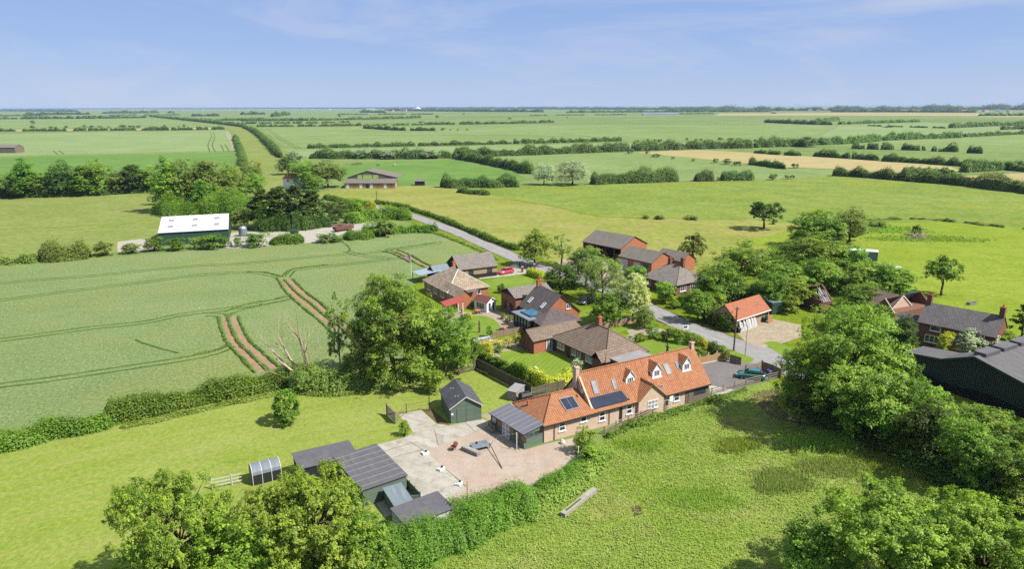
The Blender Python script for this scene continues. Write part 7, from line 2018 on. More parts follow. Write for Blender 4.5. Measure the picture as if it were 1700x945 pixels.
# vehicles
def car(name, label, a, b, paint, L=4.15, W=1.78, Ht=1.52):
    A_, B_ = P(*a), P(*b)
    d = (B_ - A_); c = (A_ + B_) / 2
    t = thing(name, label, 'car', (c.x, c.y, 0), math.atan2(d.y, d.x))
    def loft(mb, secs, m=0):
        rings = []
        for x, hw, z0, z1, ti in secs:
            rings.append([(x, -hw, z0), (x, hw, z0), (x, hw, z0 + (z1 - z0) * .6), (x, hw * ti, z1), (x, -hw * ti, z1), (x, -hw, z0 + (z1 - z0) * .6)])
        i = len(mb.v)
        for r in rings: mb.v += r
        n = 6
        for k in range(len(rings) - 1):
            for j in range(n):
                mb.f.append((i + k * n + j, i + k * n + (j + 1) % n, i + (k + 1) * n + (j + 1) % n, i + (k + 1) * n + j)); mb.m.append(m)
        mb.f.append(tuple(i + j for j in range(n))[::-1]); mb.m.append(m)
        mb.f.append(tuple(i + (len(rings) - 1) * n + j for j in range(n))); mb.m.append(m)
    h = W / 2; l = L / 2
    bd = MB()
    loft(bd, [(-l, h * .8, .32, .62, .92), (-l + .12, h * .92, .22, .74, .9), (-l + .55, h, .2, .84, .9), (-l + 1.15, h, .2, .94, .93), (0, h, .2, .97, .94), (l - .6, h, .2, 1.0, .92), (l - .12, h * .95, .22, .98, .88), (l, h * .85, .34, .8, .9)])
    bo = bd.build('body', M[paint], t, True)
    gl = MB()
    loft(gl, [(-l + 1.1, h * .84, .9, .96, .97), (-l + 1.75, h * .84, .92, Ht - .07, .82), (0.2, h * .85, .92, Ht - .04, .82), (l - .75, h * .84, .92, Ht - .09, .8), (l - .2, h * .8, .92, 1.04, .95)])
    gl.build('windows', M['car_glass'], t)
    rf = MB()
    loft(rf, [(-l + 1.72, h * .68, Ht - .09, Ht - .045, .96), (-l + 2.0, h * .7, Ht - .06, Ht, .96), (.3, h * .71, Ht - .05, Ht + .015, .96), (l - .85, h * .68, Ht - .1, Ht - .03, .96)])
    rf.build('roof', M[paint], t)
    for x in (-l + .82, l - .75):
        for s in (-1, 1):
            wm = MB(); wm.tube((x, s * (h - .2), .33), (x, s * (h + .015), .33), .33, .33, 16); wo = wm.build('wheel', M['tyre'], t)
            hm_ = MB(); hm_.tube((x, s * (h + .016), .33), (x, s * (h + .03), .33), .2, .18, 12); hm_.build('rim', M['steel'], wo)
    for s in (-1, 1):
        lm = MB(); lm.box(-l + .02, -l + .16, s * h * .72 - .17, s * h * .72 + .17, .58, .72); lm.build('headlight', M['lamp_clear'], t)
        lm = MB(); lm.box(l - .1, l + .01, s * h * .74 - .13, s * h * .74 + .13, .72, .95); lm.build('tail_light', M['lamp_red'], t)
        lm = MB(); lm.box(-l + 1.25, -l + 1.4, s * (h + .1) - .09, s * (h + .1) + .09, .95, 1.07); lm.build('mirror', M[paint], t)
    pl = MB(); pl.box(-l - .015, -l + .02, -.25, .25, .42, .53); pl.build('number_plate', M['white_paint'], t)
    return t
car('parked_car', 'bright red hatchback parked on the drive beside the black gabled garage', (827, 457), (852, 452), 'car_red')
car('parked_car', 'dark green hatchback parked by the timber gate at the drive', (1234, 627), (1258, 630), 'car_green')
car('parked_car', 'black car parked in the shade of the trees by the central house', (963, 507), (986, 500), 'car_black', 4.6, 1.85, 1.75)

# bins, tanks and yard things
def bin_(px, label, mat, rz=0.0, h=1.05):
    p = P(*px); t = thing('wheelie_bin', label, 'bin', tuple(p), rz)
    b_ = MB(); b_.hexa([(-.22, -.26, .08), (.22, -.26, .08), (.22, .26, .08), (-.22, .26, .08)], [(-.29, -.35, h - .08), (.29, -.35, h - .08), (.29, .35, h - .08), (-.29, .35, h - .08)]); b_.build('body', M[mat], t)
    b_ = MB(); b_.hexa([(-.31, -.38, h - .08), (.31, -.38, h - .08), (.31, .4, h - .08), (-.31, .4, h - .08)], [(-.27, -.32, h), (.27, -.32, h), (.27, .38, h + .06), (-.27, .38, h + .06)]); b_.build('lid', M[mat], t)
    for s in (-1, 1):
        w_ = MB(); w_.tube((s * .2, .3, .1), (s * .27, .3, .1), .1, .1, 10); w_.build('wheel', M['tyre'], t)
bin_((1276, 626), 'dark blue wheelie bin inside the fenced corner of the drive', 'blue_plastic', .4)
bin_((1266, 535), 'green wheelie bin at the brick end of the pantile garage', 'green_plastic', .6)
bin_((1271, 533), 'teal wheelie bin next to the green bin at the pantile garage', 'green_plastic', .5, 1.15)
bin_((1226, 553), 'black bin at the left corner of the pantile garage', 'black_plastic', .3)
p = P(1278, 536); t = thing('leaning_panel', 'brown wooden panel leaning by the garage bins', 'panel', tuple(p), .5)
m_ = MB(); m_.hexa([(-.6, -.2, 0), (.6, -.2, 0), (.6, -.14, 0), (-.6, -.14, 0)], [(-.6, .1, 1.5), (.6, .1, 1.5), (.6, .16, 1.5), (-.6, .16, 1.5)]); m_.build('board', M['tan_wood'], t)
m_ = MB(); m_.bar((-.55, .0, .9), (.55, 0, .9), .05, .08); m_.build('batten', M['pole_wood'], t)
# coal bunker, oil tank
F_ = Frame('coal_bunker', 'small concrete block bunker with a slab roof beside the dark oil tank', 'bunker', (842, 664), (857, 667.5), 0)
m_ = MB(); m_.box(0, F_.L, 0, 2.4, 0, 1.35); m_.build('wall', M['concrete_block'], F_.root)
m_ = MB(); m_.hexa([(-.1, -.1, 1.35), (F_.L + .1, -.1, 1.35), (F_.L + .1, 2.5, 1.55), (-.1, 2.5, 1.55)], [(-.1, -.1, 1.43), (F_.L + .1, -.1, 1.43), (F_.L + .1, 2.5, 1.63), (-.1, 2.5, 1.63)]); m_.build('slab', M['grey_stone'], F_.root)
p = P(872, 668); t = thing('oil_tank', 'dark blue black plastic oil tank behind the low orange roof', 'tank', tuple(p), .5)
m_ = MB(); m_.hexa([(-.8, -.5, .3), (.8, -.5, .3), (.8, .5, .3), (-.8, .5, .3)], [(-.85, -.55, 1.1), (.85, -.55, 1.1), (.85, .55, 1.1), (-.85, .55, 1.1)]); m_.hexa([(-.85, -.55, 1.1), (.85, -.55, 1.1), (.85, .55, 1.1), (-.85, .55, 1.1)], [(-.7, -.35, 1.45), (.7, -.35, 1.45), (.7, .35, 1.45), (-.7, .35, 1.45)]); m_.build('body', M['black_plastic'], t)
for x in (-.5, .5): m_ = MB(); m_.box(x - .15, x + .15, -.45, .45, 0, .29); m_.build('plinth', M['concrete_block'], t)
m_ = MB(); m_.lathe([(.16, 0), (.17, .08), (0, .1)], (0, 0, 1.45), 10); m_.build('cap', M['black_plastic'], t)
p = P(893, 660); t = thing('metal_railing', 'grey metal railing beside the oil tank behind the orange roof', 'railing', tuple(p), .52)
m_ = MB()
for z in (.15, 1.0): m_.bar((-1.7, 0, z), (1.7, 0, z), .05, .05)
for k in range(12): m_.bar((-1.7 + 3.4 * k / 11, 0, 0), (-1.7 + 3.4 * k / 11, 0, 1.0), .03, .03)
m_.build('bars', M['galvanised'], t)
# stone trough with a sheet, rotary airer, fire bowl, blocks, bench, posts
p = P(782, 752); t = thing('stone_planter', 'long grey stone block with a shelf cut in it on the gravel', 'planter', tuple(p), -.7)
m_ = MB(); m_.box(-1.3, 1.3, -.35, .3, 0, .5); m_.box(-1.3, -.2, .3, .7, 0, .3); m_.build('block', M['grey_stone'], t)
m_ = MB(); m_.box(-1.2, 1.2, -.25, .2, .5, .54); m_.build('top_slab', M['concrete_block'], t)
p = P(797, 744); t = thing('metal_table', 'grey sheet metal table top lying low beside the stone block', 'table', tuple(p), .45)
m_ = MB(); m_.box(-1.1, 1.1, -.8, .8, .42, .48); m_.build('top', M['galvanised'], t)
for x in (-.95, .95):
    for y in (-.65, .65): m_ = MB(); m_.box(x - .05, x + .05, y - .05, y + .05, 0, .42); m_.build('leg', M['steel'], t)
m_ = MB(); m_.lathe([(.1, 0), (.14, .1), (.1, .22), (0, .24)], (-.4, .2, .48), 10); tag(m_.build('small_pot', M['dark_paint'], None, True), 'small dark pot on the grey sheet metal table', 'pot').location = (p.x, p.y, 0)
a, b = P(813, 737.5, .5), P(833.5, 779)
t = thing('rotary_airer', 'toppled rotary clothes airer with a long dark pole lying across the gravel', 'clothes airer', (b.x, b.y, 0))
m_ = MB(); m_.tube((0, 0, .05), (a.x - b.x, a.y - b.y, .55), .055, .045, 8); m_.build('pole', M['dark_paint'], t)
am = MB(); ln_ = MB()
hd = Vector((a.x - b.x, a.y - b.y, .5)); ax = hd.normalized()
s1 = ax.orthogonal().normalized(); s2 = ax.cross(s1)
tips = []
for k in range(4):
    dr = (s1 * math.cos(k * math.pi / 2 + .5) + s2 * math.sin(k * math.pi / 2 + .5)) * 1.15 + ax * .55
    tp_ = hd + dr; tp_.z = max(.04, tp_.z)
    tips.append(tp_); am.tube(hd, tp_, .018, .014, 6)
for f_ in (.45, .7, .95):
    for k in range(4): ln_.tube(hd.lerp(tips[k], f_), hd.lerp(tips[(k + 1) % 4], f_), .012, .012, 4)
am.build('arms', M['galvanised'], t); ln_.build('line', M['steel'], t)
p = P(753, 748); t = thing('fire_bowl', 'small rusty fire bowl with a round lid standing on the gravel', 'fire bowl', tuple(p))
m_ = MB(); m_.lathe([(.1, .25), (.35, .4), (.42, .5), (.4, .5), (.3, .42), (0, .3)], (0, 0, 0), 14); m_.build('bowl', M['rusty'], t, True)
for k in range(3): m_ = MB(); m_.tube((.3 * math.cos(k * 2.1), .3 * math.sin(k * 2.1), 0), (.2 * math.cos(k * 2.1), .2 * math.sin(k * 2.1), .36), .025, .025, 6); m_.build('leg', M['dark_paint'], t)
m_ = MB(); m_.lathe([(.0, 0), (.3, .02), (.28, .06), (0, .1)], (0, 0, 0), 12); lo_ = m_.build('lid', M['rusty'], t); lo_.location = (.25, .2, .75); lo_.rotation_euler = (1.1, .3, 0)
for i, (px, lab) in enumerate((((706.5, 755), 'low white block planter on the slab edge, the one farthest from the low black roof'), ((733, 781.5), 'low white block planter halfway down the slab edge by the gravel'), ((763, 806), 'low white block planter on the slab edge nearest the low black roof'))):
    p = P(*px); t = thing('block_planter', lab, 'planter', tuple(p), .6 + i * .3, 'white block planters on the slab edge')
    m_ = MB(); m_.box(-.38, .38, -.2, .2, 0, .3); m_.box(-.38, -.18, .201, .4, 0, .25); m_.build('block', M['white_paint'], t)
    m_ = MB(); m_.lathe([(.1, 0), (.16, .18), (.0, .16)], (.1, 0, .3), 8); m_.build('pot', M['dark_paint'], t)
p = P(813, 717); t = thing('garden_bench', 'grey wooden garden bench against the green garden room', 'bench', tuple(p), -.97)
m_ = MB(); [m_.box(-.8, .8, -.22 + .16 * k, -.1 + .16 * k, .42, .46) for k in range(3)]; m_.build('seat', M['rail_wood'], t)
m_ = MB(); [m_.box(-.8, .8, .3, .34, .55 + .14 * k, .65 + .14 * k) for k in range(3)]; m_.build('backrest', M['rail_wood'], t)
for x in (-.72, .72):
    m_ = MB(); m_.box(x - .04, x + .04, -.2, -.12, 0, .42); m_.build('leg', M['rail_wood'], t)
    m_ = MB(); m_.box(x - .04, x + .04, .24, .3, 0, .95); m_.build('leg', M['rail_wood'], t)
p = P(857.8, 748); t = thing('washing_post', 'white washing line post in front of the green garden room', 'post', tuple(p))
m_ = MB(); m_.tube((0, 0, 0), (0, 0, 2.3), .05, .05, 8); m_.build('shaft', M['white_paint'], t)
q = P(826, 733) - p; m_ = MB(); m_.tube((0, 0, 2.2), (q.x, q.y, .7), .012, .012, 4); m_.build('washing_line', M['white_paint'], t)
p = P(776, 831); t = thing('metal_post', 'thin rusty metal post on the gravel by the low black roofed shed', 'post', tuple(p)); m_ = MB(); m_.tube((0, 0, 0), (0, 0, 2.2), .035, .035, 8); m_.build('shaft', M['rusty'], t); m_ = MB(); m_.box(-.15, .15, -.15, .15, 0, .08); m_.build('foot', M['concrete_block'], t)
p = P(713, 683); t = thing('metal_post', 'dark post at the back left corner of the green boarded shed', 'post', tuple(p)); m_ = MB(); m_.tube((0, 0, 0), (0, 0, 2.0), .06, .06, 8); m_.build('shaft', M['dark_paint'], t); m_ = MB(); m_.box(-.08, .08, -.08, .08, 2.0, 2.05); m_.build('cap', M['dark_paint'], t)
p = P(998, 768); t = thing('metal_post', 'white plastic pipe post at the foot of the bush by the gravel', 'post', (P(959, 766).x, P(959, 766).y, 0)); m_ = MB(); m_.tube((0, 0, 0), (.05, 0, 1.8), .05, .05, 8); m_.build('shaft', M['white_paint'], t); m_ = MB(); m_.tube((.05, 0, 1.8), (.06, 0, 1.86), .065, .065, 8); m_.build('cap', M['white_paint'], t)
p = P(934, 737); t = thing('sandbag', 'small sandy sack on the gravel under the low window', 'sack', tuple(p), .4); m_ = MB(); m_.lathe([(.0, 0), (.3, .02), (.36, .15), (.3, .35), (.12, .48), (.16, .56), (0, .5)], (0, 0, 0), 10); m_.build('bag', M['cream_paint'], t, True)
# concrete beam on the grass
a, b = P(934, 859), P(987, 817)
t = thing('concrete_beam', 'long weathered concrete beam lying in the pasture grass below the gravel yard', 'beam', (a.x, a.y, 0))
m_ = MB(); d = b - a; m_.bar((0, 0, .22), (d.x, d.y, .24), .62, .42); m_.build('beam', M['concrete_block'], t)
nn = d.normalized(); m_ = MB(); m_.bar((nn.x * .6, nn.y * .6, .46), (d.x * .55, d.y * .55, .47), .2, .06); m_.build('moss_strip', M['leaf_olive'], t)
# white sign on its post by the house front
p = P(1113.5, 681); t = thing('sign_post', 'white sign board on a white post against the house front', 'sign', tuple(p), .5); m_ = MB(); m_.tube((0, 0, 0), (0, 0, 1.9), .04, .04, 8); m_.build('shaft', M['white_paint'], t); m_ = MB(); m_.box(-.32, .32, -.03, .03, 1.3, 2.0); m_.build('board', M['white_paint'], t)
p = P(1138, 551); t = thing('road_sign', 'blue and white sign board at the roadside above the garden shrubs', 'sign', tuple(p), .3)
m_ = MB(); m_.box(-.6, .6, -.03, .03, .5, 1.2); m_.build('board', M['white_paint'], t); m_ = MB(); m_.box(-.45, .3, -.05, -.032, .75, 1.1); m_.build('blue_field', M['blue_plastic'], t); m_ = MB(); m_.tube((0, .04, 0), (0, .04, 1.0), .04, .04, 6); m_.build('post', M['steel'], t)
# statue, totem, garden things
p = P(1107.5, 589.5); t = thing('garden_statue', 'pale stone garden statue on a stepped plinth on the front lawn', 'statue', tuple(p))
m_ = MB(); m_.box(-.8, .8, -.8, .8, 0, .12); m_.box(-.4, .4, -.4, .4, .12, .5); m_.build('plinth', M['statue_stone'], t)
m_ = MB(); m_.lathe([(.2, .5), (.24, .7), (.16, 1.0), (.22, 1.35), (.26, 1.55), (.1, 1.7), (.13, 1.82), (.12, 1.95), (0, 2.02)], (0, 0, 0), 12); m_.bar((.2, 0, 1.5), (.5, .1, 1.2), .1, .1); m_.bar((-.2, 0, 1.5), (-.45, -.1, 1.75), .1, .1); m_.build('figure', M['dark_paint'], t, True)
p = P(796, 553); t = thing('carved_post', 'tall carved wooden post on the round lawn', 'post', tuple(p)); m_ = MB(); m_.lathe([(.22, 0), (.24, .4), (.16, .5), (.2, 1.1), (.14, 1.2), (.19, 1.8), (.12, 1.95), (.16, 2.3), (0, 2.5)], (0, 0, 0), 10); m_.build('shaft', M['pole_wood'], t, True); m_ = MB(); m_.box(-.3, .3, -.3, .3, 0, .1); m_.build('base', M['concrete_block'], t)
p = P(799, 572); t = thing('cold_frame', 'pale grey pitched cold frame behind the brown rail fence', 'cold frame', tuple(p), .5); m_ = MB(); roof_solid(m_, -1.6, 1.6, -1.2, 1.2, .5, 1.3, ov=.05, og=.05, t=.04); m_.build('cover', M['pale_blue_sheet'], t); m_ = MB(); m_.box(-1.6, 1.6, -1.2, 1.2, 0, .42); m_.build('frame', M['cream_paint'], t)
def patio_set(px, label, rz):
    p = P(*px); t = thing('patio_table', label, 'table', tuple(p), rz)
    m_ = MB(); m_.lathe([(0, .7), (.65, .7), (.65, .74), (0, .74)], (0, 0, 0), 16); m_.build('top', M['tan_wood'], t)
    for k in range(4): m_ = MB(); a_ = k * math.pi / 2 + .7; m_.bar((.4 * math.cos(a_), .4 * math.sin(a_), 0), (.3 * math.cos(a_), .3 * math.sin(a_), .7), .06, .06); m_.build('leg', M['tan_wood'], t)
    return p
def chair(px, label, rz, mat='tan_wood'):
    p = P(*px); t = thing('patio_chair', label, 'chair', tuple(p), rz, 'patio chairs')
    m_ = MB(); m_.box(-.25, .25, -.25, .25, .42, .47); m_.build('seat', M[mat], t)
    m_ = MB(); m_.box(-.25, .25, .22, .27, .5, .95); m_.build('backrest', M[mat], t)
    for x in (-.22, .22):
        for y in (-.22, .22): m_ = MB(); m_.box(x - .03, x + .03, y - .03, y + .03, 0, .42); m_.build('leg', M[mat], t)
patio_set((793, 521), 'round wooden table on the patio in front of the summerhouse', 0)
chair((788, 522), 'wooden patio chair left of the round table', 1.6); chair((799, 521), 'wooden patio chair right of the round table', -1.6); chair((793, 518.5), 'wooden patio chair behind the round table', 0)
patio_set((838, 548), 'round wooden table on the patio by the orangery', 0)
chair((832, 549), 'patio chair left of the orangery table', 1.6, 'dark_paint'); chair((844, 549), 'patio chair right of the orangery table', -1.6, 'dark_paint')
for px, lab in (((834, 531), 'terracotta pot on the patio edge nearest the round lawn'), ((842, 536), 'terracotta pot on the patio nearest the orangery'), ((833, 556), 'terracotta pot at the bottom of the patio'), ((768, 520), 'terracotta pot by the tiled canopy')):
    p = P(*px); t = thing('plant_pot', lab, 'pot', tuple(p)); m_ = MB(); m_.lathe([(.2, 0), (.3, .4), (.33, .45), (.27, .45), (.2, .3)], (0, 0, 0), 12); m_.build('pot', M['terracotta'], t)
    m_ = shrub('olive', px[0], px[1], px[1] - 5, 6, 'x', stem=False); m_.location = (0, 0, .3); m_.parent = t; m_.scale = (.32, .32, .35); m_.name = 'potted_plant'
    for k in ('label', 'category'): del m_[k]
p = P(889, 614); t = thing('stone_ball', 'small pale stone ball on the striped back lawn', 'ornament', tuple(p)); m_ = MB(); m_.lathe([(0, 0), (.22, .05), (.3, .25), (.22, .45), (0, .5)], (0, 0, 0), 12); m_.build('ball', M['statue_stone'], t, True); m_ = MB(); m_.box(-.3, .3, -.2, .2, 0, .06); m_.build('base', M['concrete_block'], t)
p = P(806, 622); t = thing('red_bench', 'low orange brown bench under the hedge above the small back lawn', 'bench', tuple(p), -.5); m_ = MB(); m_.box(-.7, .7, -.2, .2, .4, .46); m_.build('seat', M['tan_wood'], t)
for x in (-.6, .6): m_ = MB(); m_.box(x - .05, x + .05, -.18, .18, 0, .4); m_.build('leg', M['tan_wood'], t)
p = P(796, 466); 
# flag
p = P(683, 458); t = thing('flag_pole', 'white pole with a red white and blue flag at the edge of the wheat', 'flag', tuple(p)); hF = 5.2
m_ = MB(); m_.tube((0, 0, 0), (0, 0, hF), .06, .04, 8); m_.build('pole', M['white_paint'], t)
fl = MB()
def fp(u, v, o): return (-.1 - 1.7 * u, .12 * math.sin(u * 5) + o, hF - .1 - 1.0 * (1 - v) - .1 * u)
def fq(u0, u1, v0, v1, o, m):
    for i in range(6):
        a_, b_ = u0 + (u1 - u0) * i / 6, u0 + (u1 - u0) * (i + 1) / 6
        fl.poly([fp(b_, v0, o), fp(a_, v0, o), fp(a_, v1, o), fp(b_, v1, o)], m); fl.poly([fp(a_, v0, -o), fp(b_, v0, -o), fp(b_, v1, -o), fp(a_, v1, -o)], m)
fq(0, 1, 0, 1, -.01, 0); fq(0, 1, .33, .67, -.02, 1); fq(.4, .6, 0, 1, -.021, 1); fq(0, 1, .4, .6, -.03, 2); fq(.44, .56, 0, 1, -.031, 2)
for (u0, v0, u1, v1) in ((0, 0, .4, .33), (.6, .67, 1, 1), (0, 1, .4, .67), (.6, .33, 1, 0)):
    for o_ in (-.025, .025):
        q4 = [fp(u0, v0, o_), fp(u0 + .08, v0, o_), fp(u1, v1, o_), fp(u1 - .08, v1, o_)]
        fl.poly(q4, 1)
fl.build('flag', [M['flag_cloth'], M['white_paint'], M['flag_red']], t)
# the builder's yard
F_ = Frame('rusty_container', 'rust brown open steel container under the dark trees of the scrap yard', 'container', (494, 380), (517, 378), 0)
m_ = MB(); m_.box(0, F_.L, 0, 2.4, .1, 2.3); m_.build('body', M['rust_sheet'], F_.root); m_ = MB(); m_.box(-.08, F_.L + .08, -.08, 2.48, 2.302, 2.42); m_.build('rim', M['rusty'], F_.root)
F_ = Frame('rusty_trailer', 'rusty flatbed trailer loaded with scrap in the pale yard', 'trailer', (558, 386), (588, 382), 0)
m_ = MB(); m_.box(0, F_.L, 0, 2.3, .7, .95); m_.box(0, F_.L, 0, .08, .951, 1.6); m_.box(0, .08, .081, 2.3, .951, 1.6); m_.box(.08, F_.L, 2.22, 2.3, .951, 1.6); m_.build('bed', M['rusty'], F_.root)
for x in (1.0, F_.L - 1.2):
    m_ = MB(); m_.tube((x, .05, .4), (x, .3, .4), .4, .4, 12); m_.tube((x, 2.0, .4), (x, 2.25, .4), .4, .4, 12); m_.build('wheel', M['tyre'], F_.root)
rg = random.Random(9)
m_ = MB()
for k in range(24):
    a_ = Vector((rg.uniform(.3, F_.L - .6), rg.uniform(.3, 2), rg.uniform(1, 1.5))); m_.bar(a_, a_ + Vector((rg.uniform(-1.2, 1.2), rg.uniform(-.3, .3), rg.uniform(-.1, .4))), .14, .1)
m_.build('scrap', M['rail_wood'], F_.root)
p = P(552, 376); t = thing('scrap_heap', 'long heap of timber and metal scrap beside the rusty container', 'heap', tuple(p), .1)
m_ = MB(); m2_ = MB(); m3_ = MB()
for k in range(70):
    a_ = Vector((rg.uniform(-6, 7), rg.uniform(-1.5, 1.5), rg.uniform(.1, 1.0))); d_ = Vector((rg.uniform(-2.5, 2.5), rg.uniform(-.6, .6), rg.uniform(-.25, .35)))
    (m_, m2_, m3_)[k % 3].bar(a_, a_ + d_, rg.uniform(.12, .35), rg.uniform(.08, .2))
m_.build('timber', M['rail_wood'], t); m2_.build('rusty_metal', M['rusty'], t); m3_.build('grey_metal', M['galvanised'], t)
p = P(489, 389); t = thing('green_tank', 'small dark green tank in the pale scrap yard', 'tank', tuple(p)); m_ = MB(); m_.tube((-1.2, 0, .9), (1.2, 0, .9), .75, .75, 14); m_.build('body', M['green_plastic'], t, False); m_ = MB(); m_.box(-1, -.7, -.5, .5, 0, .4); m_.box(.7, 1, -.5, .5, 0, .4); m_.build('saddle', M['rusty'], t)
p = P(404, 392); t = thing('pale_tank', 'pale grey upright tank at the left of the scrap yard', 'tank', tuple(p)); m_ = MB(); m_.lathe([(0, 0), (1.3, 0), (1.3, 2.6), (.9, 3.1), (0, 3.2)], (0, 0, 0), 16); m_.build('body', M['galvanised'], t, False); m_ = MB(); m_.lathe([(.3, 0), (.3, .2), (0, .2)], (0, 0, 3.18), 10); m_.build('cap', M['steel'], t)
p = P(383, 409); t = thing('water_container', 'white caged water container by the corner of the white roofed shed', 'container', tuple(p), .2); m_ = MB(); m_.box(-.55, .55, -.5, .5, .15, 1.1); m_.build('body', M['white_paint'], t); m_ = MB()
for k in range(5): m_.bar((-.6 + .3 * k, -.56, .1), (-.6 + .3 * k, -.56, 1.15), .03, .03); m_.bar((-.6, -.56, .1 + .26 * k), (.6, -.56, .1 + .26 * k), .03, .03)
m_.build('cage', M['steel'], t); m_ = MB(); m_.box(-.6, .6, -.55, .55, 0, .14); m_.build('pallet', M['rail_wood'], t)
# animals in the paddock
def horse(px, label, mat, rz, graze=True):
    p = P(*px); t = thing('horse', label, 'horse', tuple(p), rz, 'horses in the paddock')
    me = bpy.data.meshes.new('horse'); 
    vs = [(0, 0, 1.2), (.55, 0, 1.22), (-.55, 0, 1.22), (.85, 0, 1.35 if not graze else 1.15), (1.2, 0, 1.75 if not graze else .7), (1.35, 0, 1.8 if not graze else .35), (1.65, 0, 1.6 if not graze else .12),
          (.55, .2, 1.0), (.55, .22, .55), (.55, .22, .04), (.55, -.2, 1.0), (.6, -.22, .55), (.6, -.22, .04), (-.6, .22, 1.0), (-.52, .24, .75), (-.68, .24, .5), (-.62, .24, .04), (-.6, -.22, 1.0), (-.56, -.24, .75), (-.72, -.24, .5), (-.66, -.24, .04), (-.8, 0, 1.2), (-.92, 0, .6)]
    es = [(0, 1), (0, 2), (1, 3), (3, 4), (4, 5), (5, 6), (1, 7), (7, 8), (8, 9), (1, 10), (10, 11), (11, 12), (2, 13), (13, 14), (14, 15), (15, 16), (2, 17), (17, 18), (18, 19), (19, 20), (2, 21), (21, 22)]
    rr = [.34, .33, .34, .26, .17, .15, .09, .17, .08, .06, .17, .08, .06, .2, .13, .08, .06, .2, .13, .08, .06, .08, .05]
    me.from_pydata(vs, es, [])
    o = link('body', me, t)
    me.materials.append(M[mat])
    sk = o.modifiers.new('skin', 'SKIN')
    for v, r_ in zip(me.skin_vertices[0].data if me.skin_vertices else [], rr): v.radius = (r_, r_)
    return t, o, rr
def horse_finish(t, o, rr):
    me = o.data
    if not me.skin_vertices:
        bm_ = __import__('bmesh').new(); bm_.from_mesh(me); lay = bm_.verts.layers.skin.verify()
        for v, r_ in zip(bm_.verts, rr): v[lay].radius = (r_, r_); v[lay].use_root = (v.index == 0)
        bm_.to_mesh(me); bm_.free()
    o.modifiers.new('sub', 'SUBSURF').render_levels = 1
for px, lab, mt, rz, gz_ in (((586, 274.5), 'brown horse grazing, leftmost of the animals in the paddock', 'horse_brown', .2, True), ((593, 274), 'brown horse standing head up second from the left in the paddock', 'horse_brown', 2.9, False), ((599, 273.6), 'brown horse grazing third from the left in the paddock', 'horse_brown', 3.2, True), ((627, 276), 'small dark horse grazing between the brown horses and the white one', 'horse_dark', .4, True), ((655, 276), 'white horse grazing on the right of the paddock', 'horse_white', 2.8, True)):
    horse_finish(*horse(px, lab, mt, rz, gz_))
p = P(697, 308); t = thing('field_shelter', 'small dark field shelter left of the square hedge at the paddock', 'shelter', tuple(p), .1); m_ = MB(); walls(m_, -2.5, 2.5, 0, 4, 2.4, 3.2); m_.build('wall', M['black_boards'], t); m_ = MB(); roof_solid(m_, -2.5, 2.5, 0, 4, 2.4, 3.3); m_.build('roof', M['asbestos'], t)
# brush heap and troughs in the bright pasture
p = P(1522, 395); t = thing('brush_heap', 'heap of dead branches and rubble burning ground in the bright pasture', 'heap', tuple(p))
m_ = MB()
for k in range(90):
    a_ = Vector((rg.gauss(0, 1.3), rg.gauss(0, .9), abs(rg.gauss(.5, .5)))); d_ = Vector((rg.uniform(-1, 1), rg.uniform(-1, 1), rg.uniform(-.4, .9))).normalized() * rg.uniform(.7, 1.8)
    m_.tube(a_, a_ + d_, .07, .03, 5)
m_.build('branches', M['dead_wood'], t)
m_ = MB()
for k in range(40):
    a_ = Vector((rg.gauss(.3, 1.6), rg.gauss(-.4, .9), 0)); s = rg.uniform(.15, .4); m_.hexa([(a_.x - s, a_.y - s, 0), (a_.x + s, a_.y - s * .8, 0), (a_.x + s, a_.y + s, 0), (a_.x - s * .7, a_.y + s, 0)], [(a_.x - s * .6, a_.y - s * .6, s), (a_.x + s * .5, a_.y - s * .6, s * 1.2), (a_.x + s * .5, a_.y + s * .6, s), (a_.x - s * .5, a_.y + s * .6, s * .8)])
m_.build('rubble', M['grey_stone'], t)
sheet('ash_patch', [(1505, 393), (1530, 392), (1540, 396), (1515, 398)], 'soil', .03, 4)
shrub('dark', 1520, 391, 373, 20, 'dark elder bush growing behind the brush heap')
for px, lab in (((1472, 441), 'white bath used as a trough by the storage trailer'), ((1490, 446), 'second white trough right of the bath trough'), ((1613, 506), 'small grey water trough in the bright pasture behind the farmhouse')):
    p = P(*px); t = thing('water_trough', lab, 'trough', tuple(p), .2)
    m_ = MB(); m_.box(-.9, .9, -.4, -.33, 0, .55); m_.box(-.9, .9, .33, .4, 0, .55); m_.box(-.9, -.83, -.33, .33, 0, .55); m_.box(.83, .9, -.33, .33, 0, .55); m_.box(-.83, .83, -.33, .33, 0, .12); m_.build('tub', M['white_paint' if px[0] < 1500 else 'grey_stone'], t)
    m_ = MB(); m_.box(-.83, .83, -.33, .33, .38, .4); m_.build('water', M['window_glass'], t)
p = P(650, 631); 
for i, (px, s) in enumerate((((660, 632), .5), ((668, 634), .4), ((685, 630), .45))):
    p = P(*px); m_ = MB(); m_.lathe([(0, 0), (s, .02), (s * .9, s * .5), (s * .3, s * .8), (0, s * .82)], (0, 0, 0), 9); o = m_.build('boulder', M['statue_stone'], None); o.location = (p.x, p.y, 0); o.rotation_euler = (0, .1, i); tag(o, 'pale boulder in the grass at the foot of the big ash', 'boulder', 'pale boulders under the big ash')

